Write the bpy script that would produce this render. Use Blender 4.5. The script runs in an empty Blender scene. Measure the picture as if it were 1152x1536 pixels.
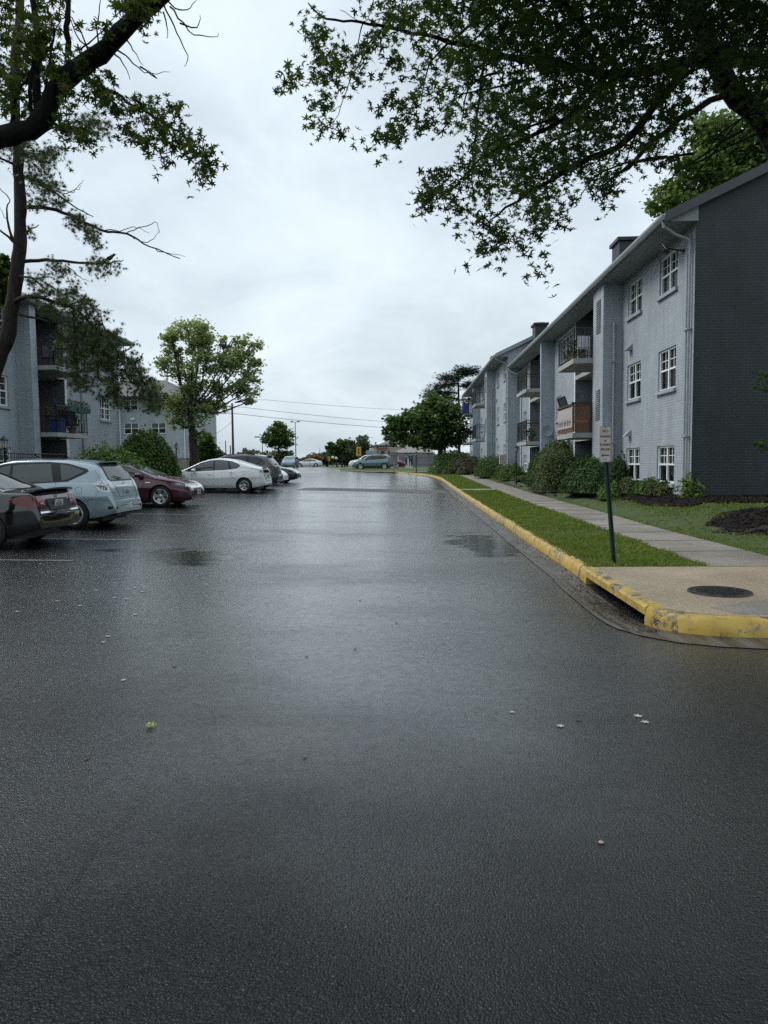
import bpy, bmesh, math, random
import numpy as np
from mathutils import Vector, Matrix
from mathutils.bvhtree import BVHTree

C = bpy.context.scene.collection
PI = math.pi
R = math.radians

# ---------------------------------------------------------------- camera model
F_PX = 1064.0
YAW, PITCH, ROLL = R(2.1), R(3.95), R(-0.6)
CAM_Z = 1.6
CAM_M = Matrix.Rotation(YAW, 3, 'Z') @ Matrix.Rotation(PI/2 - PITCH, 3, 'X') @ Matrix.Rotation(ROLL, 3, 'Z')

def P(px, py, d):
    """point on the line of sight through a photo pixel at distance d along the street"""
    v = CAM_M @ Vector(((px-576)/F_PX, (768-py)/F_PX, -1))
    k = d/v.y
    return Vector((v.x*k, d, CAM_Z + v.z*k))

# ---------------------------------------------------------------- object helpers
def link(o, parent=None):
    C.objects.link(o)
    if parent is not None:
        o.parent = parent
    return o

def tag(o, label, cat, group=None, kind=None):
    if label: o['label'] = label
    if cat: o['category'] = cat
    if group: o['group'] = group
    if kind: o['kind'] = kind
    return o

def thing(name, label, cat, loc=(0,0,0), rz=0.0, group=None):
    o = bpy.data.objects.new(name, None)
    o.empty_display_size = 0.2
    o.location = loc; o.rotation_euler = (0,0,rz)
    link(o)
    return tag(o, label, cat, group)

def copy_tree(o, parent=None):
    c = o.copy(); C.objects.link(c)
    if parent is not None: c.parent = parent
    for ch in list(o.children):
        copy_tree(ch, c)
    return c

class MB:
    """collects faces, builds one mesh object"""
    def __init__(self):
        self.v = []; self.f = []; self.m = []
    def add(self, verts, faces, mi=0):
        n = len(self.v)
        self.v += [tuple(p) for p in verts]
        self.f += [tuple(n+i for i in f) for f in faces]
        self.m += [mi]*len(faces)
        return self
    def quad(self, a, b, c, d, mi=0):
        return self.add([a,b,c,d], [(0,1,2,3)], mi)
    def box(self, x0, x1, y0, y1, z0, z1, mi=0, M=None):
        vs = [(x,y,z) for x in (x0,x1) for y in (y0,y1) for z in (z0,z1)]
        if M is not None: vs = [M @ Vector(p) for p in vs]
        fs = [(0,1,3,2),(4,6,7,5),(0,4,5,1),(2,3,7,6),(0,2,6,4),(1,5,7,3)]
        return self.add(vs, fs, mi)
    def prism(self, pts, axis, a0, a1, mi=0, M=None):
        """polygon (2D) swept along an axis"""
        def mk(p, a):
            if axis == 'x': q = (a, p[0], p[1])
            elif axis == 'y': q = (p[0], a, p[1])
            else: q = (p[0], p[1], a)
            return M @ Vector(q) if M is not None else q
        n = len(pts)
        vs = [mk(p,a0) for p in pts] + [mk(p,a1) for p in pts]
        fs = [tuple(range(n)), tuple(range(2*n-1, n-1, -1))]
        fs += [(i, i+n, (i+1)%n+n, (i+1)%n) for i in range(n)]
        return self.add(vs, fs, mi)
    def tube(self, pts, radii, n=8, mi=0, cap=True):
        pts = [Vector(p) for p in pts]
        if not hasattr(radii, '__len__'): radii = [radii]*len(pts)
        rings = []
        prev = None
        for i, p in enumerate(pts):
            t = (pts[min(i+1,len(pts)-1)] - pts[max(i-1,0)])
            if t.length < 1e-9: t = Vector((0,0,1))
            t.normalize()
            if prev is None:
                a = Vector((0,0,1)) if abs(t.z) < .9 else Vector((1,0,0))
                u = t.cross(a).normalized()
            else:
                u = (prev - t*prev.dot(t))
                u = u.normalized() if u.length > 1e-6 else t.orthogonal().normalized()
            prev = u
            w = t.cross(u)
            rings.append([p + (u*math.cos(2*PI*k/n) + w*math.sin(2*PI*k/n))*radii[i] for k in range(n)])
        vs = [q for r in rings for q in r]
        fs = []
        for i in range(len(pts)-1):
            for k in range(n):
                fs.append((i*n+k, i*n+(k+1)%n, (i+1)*n+(k+1)%n, (i+1)*n+k))
        if cap:
            fs.append(tuple(range(n-1,-1,-1)))
            fs.append(tuple(range((len(pts)-1)*n, len(pts)*n)))
        return self.add(vs, fs, mi)
    def cyl(self, p0, p1, r, n=12, mi=0):
        return self.tube([p0,p1], [r,r], n, mi)
    def lathe(self, prof, n=24, mi=0, M=None):
        """prof: list of (r, z) around z axis"""
        vs = []
        for r, z in prof:
            for k in range(n):
                a = 2*PI*k/n
                q = Vector((r*math.cos(a), r*math.sin(a), z))
                vs.append(M @ q if M is not None else q)
        fs = []
        for i in range(len(prof)-1):
            for k in range(n):
                fs.append((i*n+k, i*n+(k+1)%n, (i+1)*n+(k+1)%n, (i+1)*n+k))
        return self.add(vs, fs, mi)
    def build(self, name, mats, parent=None, smooth=None, loc=None, fix=True, bevel=None):
        me = bpy.data.meshes.new(name)
        me.from_pydata(self.v, [], self.f)
        if not isinstance(mats, (list,tuple)): mats = [mats]
        for m in mats: me.materials.append(m)
        if len(mats) > 1:
            me.polygons.foreach_set('material_index', self.m)
        if fix:
            bm = bmesh.new(); bm.from_mesh(me)
            bmesh.ops.recalc_face_normals(bm, faces=bm.faces[:])
            if bevel:
                bmesh.ops.remove_doubles(bm, verts=bm.verts[:], dist=1e-5)
                ed = [e for e in bm.edges if len(e.link_faces)==2 and e.calc_face_angle(0) > .6]
                bmesh.ops.bevel(bm, geom=ed, offset=bevel, segments=1, affect='EDGES', clamp_overlap=True)
            bm.to_mesh(me); bm.free()
        if smooth is not None:
            me.polygons.foreach_set('use_smooth', [True]*len(me.polygons))
            me.set_sharp_from_angle(angle=R(smooth))
        me.update()
        o = bpy.data.objects.new(name, me)
        if loc is not None: o.location = loc
        link(o, parent)
        return o

def world_part(o, root):
    """child with world-space vertices under an unrotated root"""
    o.matrix_parent_inverse = Matrix.Translation(-Vector(root.location))
    return o

# ---------------------------------------------------------------- materials
class N:
    def __init__(self, name):
        self.m = bpy.data.materials.new(name); self.m.use_nodes = True
        self.t = self.m.node_tree; self.nd = self.t.nodes; self.b = self.nd['Principled BSDF']
    def n(self, kind, **kw):
        x = self.nd.new(kind)
        for k, v in kw.items():
            if k in x.inputs.keys() if isinstance(k, str) else False: x.inputs[k].default_value = v
            else: setattr(x, k, v)
        return x
    def l(self, a, b): self.t.links.new(a, b)
    def pos(self): return self.nd.new('ShaderNodeNewGeometry').outputs['Position']
    def noise(self, scale, detail=4, rough=.55, vec=None, dist=0):
        x = self.nd.new('ShaderNodeTexNoise')
        x.inputs['Scale'].default_value = scale; x.inputs['Detail'].default_value = detail
        x.inputs['Roughness'].default_value = rough; x.inputs['Distortion'].default_value = dist
        self.l(vec if vec is not None else self.pos(), x.inputs['Vector'])
        return x.outputs['Fac']
    def ramp(self, fac, stops):
        x = self.nd.new('ShaderNodeValToRGB')
        els = x.color_ramp.elements
        while len(els) < len(stops): els.new(.5)
        for e, (p, c) in zip(els, stops):
            e.position = p
            e.color = (c,c,c,1) if not hasattr(c,'__len__') else (c[0],c[1],c[2],1)
        self.l(fac, x.inputs['Fac'])
        return x.outputs['Color']
    def math(self, op, a, b=None, clamp=False):
        x = self.nd.new('ShaderNodeMath'); x.operation = op; x.use_clamp = clamp
        for i, q in enumerate((a,b)):
            if q is None: continue
            if hasattr(q, 'node'): self.l(q, x.inputs[i])
            else: x.inputs[i].default_value = q
        return x.outputs[0]
    def mix(self, fac, a, b, mode='MIX'):
        x = self.nd.new('ShaderNodeMix'); x.data_type = 'RGBA'; x.blend_type = mode
        for i, q in ((0,fac),(6,a),(7,b)):
            if hasattr(q,'node'): self.l(q, x.inputs[i])
            else: x.inputs[i].default_value = q if i == 0 else (q[0],q[1],q[2],1)
        return x.outputs[2]
    def map(self, scale=(1,1,1), vec=None, loc=(0,0,0)):
        x = self.nd.new('ShaderNodeMapping')
        x.inputs['Scale'].default_value = scale; x.inputs['Location'].default_value = loc
        self.l(vec if vec is not None else self.pos(), x.inputs['Vector'])
        return x.outputs['Vector']
    def bump(self, h, strength=.3, dist=.01, prev=None):
        x = self.nd.new('ShaderNodeBump')
        x.inputs['Strength'].default_value = strength; x.inputs['Distance'].default_value = dist
        self.l(h, x.inputs['Height'])
        if prev is not None: self.l(prev, x.inputs['Normal'])
        return x.outputs['Normal']
    def set(self, color=None, rough=None, normal=None, **kw):
        def put(sock, v):
            if hasattr(v,'node'): self.l(v, sock)
            elif hasattr(v,'__len__'): sock.default_value = (v[0],v[1],v[2],1)
            else: sock.default_value = v
        if color is not None: put(self.b.inputs['Base Color'], color)
        if rough is not None: put(self.b.inputs['Roughness'], rough)
        if normal is not None: self.l(normal, self.b.inputs['Normal'])
        for k, v in kw.items(): put(self.b.inputs[k], v)
        return self.m

def plain(name, col, rough=.6, metal=0, coat=0, var=.12, scale=6, bump=0, bscale=80, spec=.5):
    n = N(name)
    f = n.noise(scale, 5)
    lo = tuple(c*(1-var) for c in col); hi = tuple(min(1,c*(1+var)) for c in col)
    c = n.ramp(f, [(.3,lo),(.7,hi)])
    kw = {'Metallic':metal, 'Coat Weight':coat, 'Specular IOR Level':spec}
    nm = n.bump(n.noise(bscale,3), bump, .01) if bump else None
    return n.set(c, rough, nm, **kw)

def brick_mat(name, col, var=.1, mortar=.74):
    """painted brick: courses follow whichever way the wall faces"""
    n = N(name)
    g = n.nd.new('ShaderNodeNewGeometry')
    sp = n.nd.new('ShaderNodeSeparateXYZ'); n.l(g.outputs['Position'], sp.inputs[0])
    sn = n.nd.new('ShaderNodeSeparateXYZ'); n.l(g.outputs['True Normal'], sn.inputs[0])
    ax = n.math('GREATER_THAN', n.math('ABSOLUTE', sn.outputs[0]), .5)
    u = n.math('ADD', n.math('MULTIPLY', sp.outputs[1], ax), n.math('MULTIPLY', sp.outputs[0], n.math('SUBTRACT', 1.0, ax)))
    cb = n.nd.new('ShaderNodeCombineXYZ'); n.l(u, cb.inputs[0]); n.l(sp.outputs[2], cb.inputs[1])
    b = n.nd.new('ShaderNodeTexBrick')
    n.l(cb.outputs[0], b.inputs['Vector'])
    b.inputs['Scale'].default_value = 1; b.inputs['Brick Width'].default_value = .21
    b.inputs['Row Height'].default_value = .075; b.inputs['Mortar Size'].default_value = .009
    b.inputs['Mortar Smooth'].default_value = .35; b.inputs['Bias'].default_value = 0
    b.inputs['Color1'].default_value = (.9,.9,.9,1); b.inputs['Color2'].default_value = (1,1,1,1)
    b.inputs['Mortar'].default_value = (mortar,mortar,mortar,1)
    big = n.noise(.9, 5)
    tint = n.ramp(big, [(.3, tuple(c*(1-var) for c in col)), (.7, tuple(c*(1+var) for c in col))])
    # rain streaks: vertical, soft
    st = n.ramp(n.noise(1, 4, .6, vec=n.map((3.2,3.2,.22))), [(.40,1.0),(.70,.80)])
    c = n.mix(1.0, tint, b.outputs['Color'], 'MULTIPLY')
    c = n.mix(.8, c, st, 'MULTIPLY')
    inv = n.math('SUBTRACT', 1.0, b.outputs['Fac'])
    h = n.math('ADD', n.math('MULTIPLY', inv, 1.0), n.math('MULTIPLY', n.noise(45,3), .35))
    nm = n.bump(h, .5, .008)
    return n.set(c, .55, nm)

def leaf_mat(name, dark, light, trans=.35, rough=.55, hue=None):
    n = N(name)
    g = n.nd.new('ShaderNodeNewGeometry')
    f = n.math('ADD', n.math('MULTIPLY', g.outputs['Random Per Island'], .6), n.math('MULTIPLY', n.noise(1.3,3), .5))
    stops = [(.2,dark),(.75,light)]
    if hue: stops.append((.95,hue))
    c = n.ramp(f, stops)
    n.set(c, rough, **{'Specular IOR Level':.15})
    tr = n.nd.new('ShaderNodeBsdfTranslucent'); n.l(n.mix(1.0, c, (1.25,1.35,.7), 'MULTIPLY'), tr.inputs['Color'])
    mx = n.nd.new('ShaderNodeMixShader'); mx.inputs[0].default_value = trans
    n.l(n.b.outputs[0], mx.inputs[1]); n.l(tr.outputs[0], mx.inputs[2])
    n.l(mx.outputs[0], n.nd['Material Output'].inputs['Surface'])
    return n.m

def bark_mat(name, col, scale=14):
    n = N(name)
    v = n.map((1,1,.25))
    f = n.noise(scale, 6, .65, vec=v)
    c = n.ramp(f, [(.3,tuple(k*.45 for k in col)),(.65,col)])
    return n.set(c, .9, n.bump(f, 1.0, .05), **{'Specular IOR Level':.2})

def car_paint(name, col, metal=.35, rough=.28):
    n = N(name)
    fl = n.noise(900, 2)
    c = n.ramp(fl, [(.3,tuple(k*.9 for k in col)),(.7,tuple(min(1,k*1.1) for k in col))])
    r = n.ramp(n.noise(7,4), [(.35,rough*.8),(.7,rough*1.35)])
    return n.set(c, r, None, **{'Metallic':metal,'Coat Weight':1.0,'Coat Roughness':.03})

def glass_pane(name, tint=(.02,.025,.028), clear=.0, rough=.03):
    n = N(name)
    wav = n.bump(n.noise(1.1,1), .04, .05)
    n.set(tint, rough, wav, **{'Specular IOR Level':.7})
    if clear:
        tr = n.nd.new('ShaderNodeBsdfTransparent'); tr.inputs['Color'].default_value = (.8,.85,.85,1)
        fr = n.nd.new('ShaderNodeFresnel'); fr.inputs['IOR'].default_value = 1.5
        k = n.math('SUBTRACT', 1.0, n.math('MULTIPLY', n.math('SUBTRACT', 1.0, fr.outputs[0]), clear))
        mx = n.nd.new('ShaderNodeMixShader'); n.l(k, mx.inputs[0])
        n.l(tr.outputs[0], mx.inputs[1]); n.l(n.b.outputs[0], mx.inputs[2])
        n.l(mx.outputs[0], n.nd['Material Output'].inputs['Surface'])
    return n.m

# ---------------------------------------------------------------- leaf clouds
MAPLE = np.array([(0,-.5),(.07,-.16),(.30,-.30),(.40,-.20),(.20,-.04),(.36,.10),(.52,.12),(.40,.22),(.10,.10),(.15,.34),(.07,.36),(0,.62),(-.07,.36),(-.15,.34),(-.10,.10),(-.40,.22),(-.52,.12),(-.36,.10),(-.20,-.04),(-.40,-.20),(-.30,-.30),(-.07,-.16)])
OVAL = np.array([(0,-.5),(.22,-.2),(.26,.1),(.13,.36),(0,.5),(-.13,.36),(-.26,.1),(-.22,-.2)])
DIAMOND = np.array([(0,-.5),(.24,0),(0,.5),(-.24,0)])
CLUMP = np.array([(0,-.5),(.2,-.3),(.45,-.32),(.34,-.02),(.5,.22),(.2,.24),(.05,.5),(-.16,.26),(-.46,.3),(-.34,.0),(-.48,-.26),(-.16,-.28)])
def star(n, inner, seed):
    r = random.Random(seed); out = []
    for k in range(2*n):
        a = PI*k/n + r.uniform(-.1,.1)
        rr = (.5*r.uniform(.7,1.1)) if k % 2 == 0 else inner
        out.append((rr*math.cos(a), rr*math.sin(a)))
    return np.array(out)
NEEDLE = star(10, .10, 3)
SPRAY = np.array([(0,-.5),(.1,-.2),(.3,-.05),(.12,.02),(.26,.24),(.08,.2),(0,.55),(-.08,.2),(-.26,.24),(-.12,.02),(-.3,-.05),(-.1,-.2)])

def leaf_cloud(name, pos, tmpl, size, mat, parent=None, seed=1, flat=.4, outward=None, droop=0.0):
    """one mesh of leaf-shaped faces; flat = pull of the normals towards vertical"""
    rg = np.random.default_rng(seed)
    pos = np.asarray(pos, float); n = len(pos); k = len(tmpl)
    size = np.broadcast_to(np.asarray(size, float), (n,))*rg.uniform(.55,1.25,n)
    nz = rg.normal(size=(n,3))
    nz[:,2] = nz[:,2] + np.sign(nz[:,2]+.3)*flat*2
    if outward is not None: nz = nz*.6 + outward*1.2
    nz /= np.linalg.norm(nz,axis=1,keepdims=True)+1e-9
    t = rg.normal(size=(n,3)); t[:,2] -= droop
    t -= nz*(t*nz).sum(1,keepdims=True); t /= np.linalg.norm(t,axis=1,keepdims=True)+1e-9
    b = np.cross(nz,t)
    a = tmpl[:,0][None,:,None]; c = tmpl[:,1][None,:,None]
    rr = (tmpl**2).sum(1)[None,:,None]
    s = size[:,None,None]
    v = pos[:,None,:] + s*(b[:,None,:]*a + t[:,None,:]*c - nz[:,None,:]*rr*rg.uniform(.1,.9,n)[:,None,None])
    me = bpy.data.meshes.new(name)
    me.vertices.add(n*k); me.vertices.foreach_set('co', v.reshape(-1).astype(np.float32))
    me.loops.add(n*k); me.loops.foreach_set('vertex_index', np.arange(n*k,dtype=np.int32))
    me.polygons.add(n); me.polygons.foreach_set('loop_start', (np.arange(n)*k).astype(np.int32))
    me.polygons.foreach_set('loop_total', np.full(n,k,np.int32))
    me.materials.append(mat)
    me.update(calc_edges=True)
    o = bpy.data.objects.new(name, me)
    return link(o, parent)

def in_ball(rg, n, c, r, shell=0.0):
    d = rg.normal(size=(n,3)); d /= np.linalg.norm(d,axis=1,keepdims=True)
    rad = rg.uniform(shell**3, 1, n)**(1/3)
    return np.asarray(c) + d*rad[:,None]*np.asarray(r), d
# ================================================================= materials
def asphalt():
    n = N('wet_asphalt')
    p = n.pos()
    ag = n.nd.new('ShaderNodeTexVoronoi'); ag.inputs['Scale'].default_value = 105; n.l(p, ag.inputs['Vector'])
    ag2 = n.nd.new('ShaderNodeTexVoronoi'); ag2.inputs['Scale'].default_value = 60; n.l(p, ag2.inputs['Vector'])
    fine = n.noise(260, 3, .6)
    big = n.noise(.45, 5, .6)
    base = n.ramp(big, [(.3,(.006,.007,.0085)),(.7,(.012,.013,.0155))])
    spk = n.ramp(ag2.outputs['Color'], [(.72,0.0),(.93,1.0)])
    spk = n.math('MULTIPLY', spk, n.ramp(ag2.outputs['Distance'], [(.15,.5),(.4,0.0)]))
    base = n.mix(n.math('MULTIPLY', spk, .55), base, (.20,.20,.195))
    # water film: streaks running across the lane, smooth where water stands
    mp = n.map((.16,.55,1))
    film = n.noise(1.0, 6, .62, vec=mp, dist=.6)
    f2 = n.noise(.35, 4, .5)
    film = n.math('ADD', n.math('MULTIPLY', film, .65), n.math('MULTIPLY', f2, .35))
    rough = n.ramp(film, [(.34,.34),(.45,.27),(.55,.21),(.66,.15)])
    # standing water: two shallow pools
    sx = n.nd.new('ShaderNodeSeparateXYZ'); n.l(p, sx.inputs[0])
    wob = n.noise(1.25, 7, .72, dist=.6)
    def pool(cx, cy, rx, ry, skew=0.0):
        dx = n.math('SUBTRACT', sx.outputs[0], cx); dy = n.math('SUBTRACT', sx.outputs[1], cy)
        dx = n.math('ADD', dx, n.math('MULTIPLY', dy, skew))
        q = n.math('ADD', n.math('POWER', n.math('ABSOLUTE', n.math('DIVIDE', dx, rx)), 2.0),
                          n.math('POWER', n.math('ABSOLUTE', n.math('DIVIDE', dy, ry)), 2.0))
        q = n.math('ADD', q, n.math('MULTIPLY', n.math('SUBTRACT', wob, .5), 6.0))
        return n.ramp(q, [(.55,1.0),(1.05,0.0)])
    w = n.math('MAXIMUM', pool(1.5, 13.8, .75, 2.2, .12), pool(-3.7, 11.6, .8, 1.0, .35))
    w = n.math('MAXIMUM', w, pool(-5.2, 12.3, .35, .25))
    rough = n.mix(w, rough, (.07,.07,.07))
    base = n.mix(n.math('MULTIPLY', w, .4), base, (.012,.012,.014))
    # paving seam running down the lane, slightly crooked
    seam = n.math('ABSOLUTE', n.math('ADD', sx.outputs[0], n.math('ADD', 1.28, n.math('MULTIPLY', n.math('SUBTRACT', n.noise(1.1,5,.6), .5), .5))))
    seam = n.ramp(seam, [(.006,1.0),(.022,0.0)])
    base = n.mix(n.math('MULTIPLY', seam, .8), base, (.004,.004,.004))
    lump = n.noise(95, 2, .5)
    h = n.math('ADD', n.math('MULTIPLY', ag.outputs['Distance'], -.9), n.math('ADD', n.math('MULTIPLY', lump, 1.3), n.math('MULTIPLY', fine, .25)))
    amt = n.math('SUBTRACT', 1.0, w)
    h = n.math('MULTIPLY', h, amt)
    h = n.math('SUBTRACT', h, n.math('MULTIPLY', seam, .8))
    nm = n.bump(h, 1.0, .0065)
    nm = n.bump(n.noise(16,4,.6), .16, .02, nm)
    nm = n.bump(n.noise(.7,3), .10, .03, nm)
    # sheen put into coat and specular by position: mid-lane strong, near and sides weak
    yy = n.math('ADD', sx.outputs[1], n.math('MULTIPLY', n.math('SUBTRACT', f2, .5), 6.0))
    wet = n.ramp(n.math('DIVIDE', yy, 20.0), [(.09,0.0),(.17,.45),(.27,.9),(.4,1.0)])
    side = n.ramp(n.math('ADD', n.math('DIVIDE', n.math('ABSOLUTE', n.math('ADD', sx.outputs[0], 1.0)), 10.0), n.math('MULTIPLY', n.math('SUBTRACT', film, .5), .5)), [(.25,1.0),(.62,.3)])
    wet = n.math('MULTIPLY', wet, side)
    cw = n.math('MULTIPLY', n.ramp(film, [(.36,.45),(.47,.85),(.56,1.0)]), wet)
    cw = n.math('MULTIPLY', cw, n.math('SUBTRACT', 1.0, n.math('MULTIPLY', w, .9)))
    sl = n.math('ADD', n.math('MULTIPLY', wet, .4), .24)
    mott = n.ramp(n.noise(13,5,.7), [(.34,.7),(.6,1.0)])
    cw = n.math('MULTIPLY', cw, mott)
    cn = n.bump(n.math('ADD', lump, n.math('MULTIPLY', ag.outputs['Distance'], -.6)), .32, .004)
    cn = n.bump(n.noise(9,4,.6), .12, .02, cn)
    n.l(cn, n.b.inputs['Coat Normal'])
    return n.set(base, rough, nm, **{'Specular IOR Level':sl,'Coat Weight':cw,'Coat Roughness':.15,'Coat IOR':1.62})

def concrete(name, col, spots=True, bump=.4):
    n = N(name)
    big = n.noise(.8,5,.6); fine = n.noise(60,4,.7)
    c = n.ramp(big, [(.3,tuple(k*.72 for k in col)),(.7,tuple(k*1.1 for k in col))])
    ag = n.nd.new('ShaderNodeTexVoronoi'); ag.inputs['Scale'].default_value = 75; n.l(n.pos(), ag.inputs['Vector'])
    s = n.ramp(ag.outputs['Color'], [(.1,.62),(.9,1.2)])
    c = n.mix(.75 if spots else .3, c, s, 'MULTIPLY')
    r = n.ramp(big, [(.3,.45),(.65,.7)])
    return n.set(c, r, n.bump(n.math('ADD', fine, n.math('MULTIPLY', ag.outputs['Distance'], -.8)), bump, .006))

def kerb_paint():
    n = N('worn_yellow_paint')
    a = n.noise(3.2, 7, .7, dist=.5); b = n.noise(26, 5, .7)
    wear = n.math('ADD', n.math('MULTIPLY', a, .72), n.math('MULTIPLY', b, .28))
    g = n.nd.new('ShaderNodeNewGeometry'); sn = n.nd.new('ShaderNodeSeparateXYZ'); n.l(g.outputs['Normal'], sn.inputs[0])
    wear = n.math('ADD', wear, n.math('MULTIPLY', sn.outputs[2], .035))
    m = n.ramp(wear, [(.535,0.0),(.595,1.0)])
    yel = n.ramp(n.noise(6,4), [(.3,(.36,.235,.035)),(.7,(.54,.385,.085))])
    con = n.ramp(n.noise(9,5,.7), [(.38,(.03,.028,.025)),(.6,(.22,.20,.165))])
    c = n.mix(m, yel, con)
    return n.set(c, .5, n.bump(wear, .5, .01))

def shingle():
    n = N('grey_shingles')
    b = n.nd.new('ShaderNodeTexBrick'); n.l(n.pos(), b.inputs['Vector'])
    b.inputs['Scale'].default_value = 1; b.inputs['Brick Width'].default_value = .3; b.inputs['Row Height'].default_value = .14
    b.inputs['Mortar Size'].default_value = .012
    b.inputs['Color1'].default_value = (.10,.10,.105,1); b.inputs['Color2'].default_value = (.16,.155,.155,1); b.inputs['Mortar'].default_value = (.05,.05,.05,1)
    c = n.mix(.5, b.outputs['Color'], n.ramp(n.noise(30,4),[(.3,.6),(.7,1.2)]), 'MULTIPLY')
    return n.set(c, .8, n.bump(n.noise(90,3), .4, .01))

def mulch():
    n = N('dark_mulch')
    v = n.nd.new('ShaderNodeTexVoronoi'); v.inputs['Scale'].default_value = 28; n.l(n.map((1,1.4,1)), v.inputs['Vector'])
    c = n.ramp(v.outputs['Color'], [(.2,(.005,.004,.004)),(.8,(.022,.017,.015))])
    return n.set(c, .9, n.bump(v.outputs['Distance'], 1.0, .04), **{'Specular IOR Level':.2})

def turf():
    n = N('turf_soil')
    f = n.noise(3.5,6,.65)
    c = n.ramp(f, [(.25,(.03,.045,.012)),(.55,(.055,.085,.02)),(.8,(.10,.105,.035))])
    return n.set(c, .9, n.bump(n.noise(60,4,.7), .8, .03))

def wood(name, col):
    n = N(name)
    f = n.noise(3, 6, .6, vec=n.map((14,14,1.2)))
    return n.set(n.ramp(f, [(.3,tuple(k*.55 for k in col)),(.7,col)]), .65, n.bump(f,.3,.01))

def silty():
    n = N('silty_gutter_concrete')
    st = n.noise(1, 6, .7, vec=n.map((9,1.1,1)), dist=.8); fine = n.noise(70,4,.7)
    c = n.ramp(st, [(.36,(.028,.024,.019)),(.5,(.075,.065,.052)),(.66,(.15,.13,.105))])
    c = n.mix(.6, c, n.ramp(fine,[(.3,.55),(.7,1.25)]), 'MULTIPLY')
    return n.set(c, n.ramp(st,[(.36,.18),(.6,.55)]), n.bump(fine,.6,.006))

M = {}
M['asphalt'] = asphalt()
M['pan'] = silty()
M['walk'] = concrete('sidewalk_concrete', (.265,.235,.20), bump=.5)
M['slab'] = concrete('tan_slab_concrete', (.36,.285,.195))
M['kerb'] = kerb_paint()
M['kerbside'] = concrete('kerb_concrete', (.30,.27,.22))
M['mulch'] = mulch()
M['turf'] = turf()
M['brick'] = brick_mat('grey_painted_brick', (.37,.42,.46))
M['brick_dark'] = brick_mat('slate_painted_brick', (.017,.023,.026), mortar=2.2, var=.3)
M['brick_shade'] = brick_mat('shaded_recess_brick', (.19,.215,.24))  # facade brick in a darker copy, recess shade put into its colour
M['trim'] = plain('white_trim', (.66,.70,.73), .45)
M['pipe'] = plain('pipe_grey', (.31,.345,.365), .45)
M['trim_grey'] = plain('grey_trim', (.27,.31,.33), .5)
M['fascia'] = plain('dark_grey_fascia', (.055,.062,.062), .5)
M['gutter_metal'] = plain('gutter_metal', (.22,.235,.24), .35, metal=.2)
M['soffit'] = plain('soffit_panel', (.235,.255,.265), .6)
M['shingle'] = shingle()
M['frame'] = plain('window_frame_white', (.78,.80,.80), .4, var=.05)
M['pane'] = glass_pane('window_glass', clear=.88)
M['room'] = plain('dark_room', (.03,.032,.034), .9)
M['blind'] = plain('window_blind', (.33,.35,.36), .7, var=.2, scale=18)
M['iron'] = plain('black_iron', (.016,.017,.018), .45, var=.3, bump=.15)
M['iron_wet'] = plain('cast_iron', (.05,.044,.04), .4, metal=.4, var=.5, scale=25, bump=.4)
M['conc_bal'] = concrete('balcony_concrete', (.36,.37,.36), spots=False)
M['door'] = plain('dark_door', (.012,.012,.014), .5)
M['screen'] = wood('brown_reed_screen', (.19,.09,.045))
M['cloth'] = plain('pale_printed_cloth', (.42,.37,.355), .85, var=.1)
M['curtain'] = plain('pale_curtain', (.55,.56,.56), .8, var=.2, scale=14)
M['louver'] = plain('grey_louver', (.15,.165,.17), .5)
M['black'] = plain('black_plastic', (.012,.012,.013), .5, var=.3)
M['tyre'] = plain('tyre_rubber', (.014,.014,.014), .75, var=.3, scale=30)
M['rim'] = plain('alloy_rim', (.52,.53,.54), .3, metal=.85, var=.15)
M['rim_dark'] = plain('dark_alloy', (.05,.05,.055), .35, metal=.7)
M['chrome'] = plain('chrome', (.75,.76,.78), .12, metal=1, var=.05)
M['carglass'] = glass_pane('car_glass', (.055,.07,.066))
M['carglass_dark'] = glass_pane('dark_car_glass', (.012,.013,.014))
M['windscreen'] = glass_pane('windscreen_glass', (.10,.14,.135))
M['redlens'] = plain('red_lens', (.13,.003,.005), .15, coat=.5, var=.4, scale=40)
M['clearlens'] = plain('clear_lens', (.55,.57,.58), .1, metal=.3, coat=1, var=.35, scale=26)
M['darklens'] = plain('smoked_lens', (.05,.05,.055), .08, coat=1, var=.5, scale=30)
M['plate'] = plain('licence_plate_white', (.55,.56,.57), .4, var=.15, scale=60)
M['paint_black'] = car_paint('black_car_paint', (.0035,.004,.005), 0, .12)
M['paint_blue'] = car_paint('silver_blue_car_paint', (.30,.385,.42), .25, .2)
M['paint_maroon'] = car_paint('maroon_car_paint', (.075,.012,.024), .45)
M['paint_white'] = car_paint('pearl_white_car_paint', (.76,.78,.77), .03)
M['paint_graphite'] = car_paint('graphite_car_paint', (.055,.058,.063), .5)
M['paint_dark'] = car_paint('dark_car_paint', (.008,.008,.009), .1, .15)
M['paint_teal'] = car_paint('grey_teal_car_paint', (.13,.21,.24), .4)
M['paint_red'] = car_paint('red_car_paint', (.22,.02,.02), .2)
M['bark'] = bark_mat('maple_bark', (.060,.048,.040))
M['bark_wet'] = bark_mat('wet_dark_bark', (.0085,.0075,.007))
M['bark_pine'] = bark_mat('pine_bark', (.04,.033,.029), 10)
M['leaf_maple'] = leaf_mat('silver_maple_leaves', (.02,.042,.013), (.075,.12,.034), .38)
M['leaf_left'] = leaf_mat('left_maple_leaves', (.028,.048,.014), (.095,.125,.035), .35, hue=(.15,.12,.04))
M['leaf_mid'] = leaf_mat('open_tree_leaves', (.12,.16,.07), (.30,.35,.17), .5)
M['leaf_bright'] = leaf_mat('bright_tree_leaves', (.055,.095,.028), (.15,.22,.07), .4)
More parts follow.
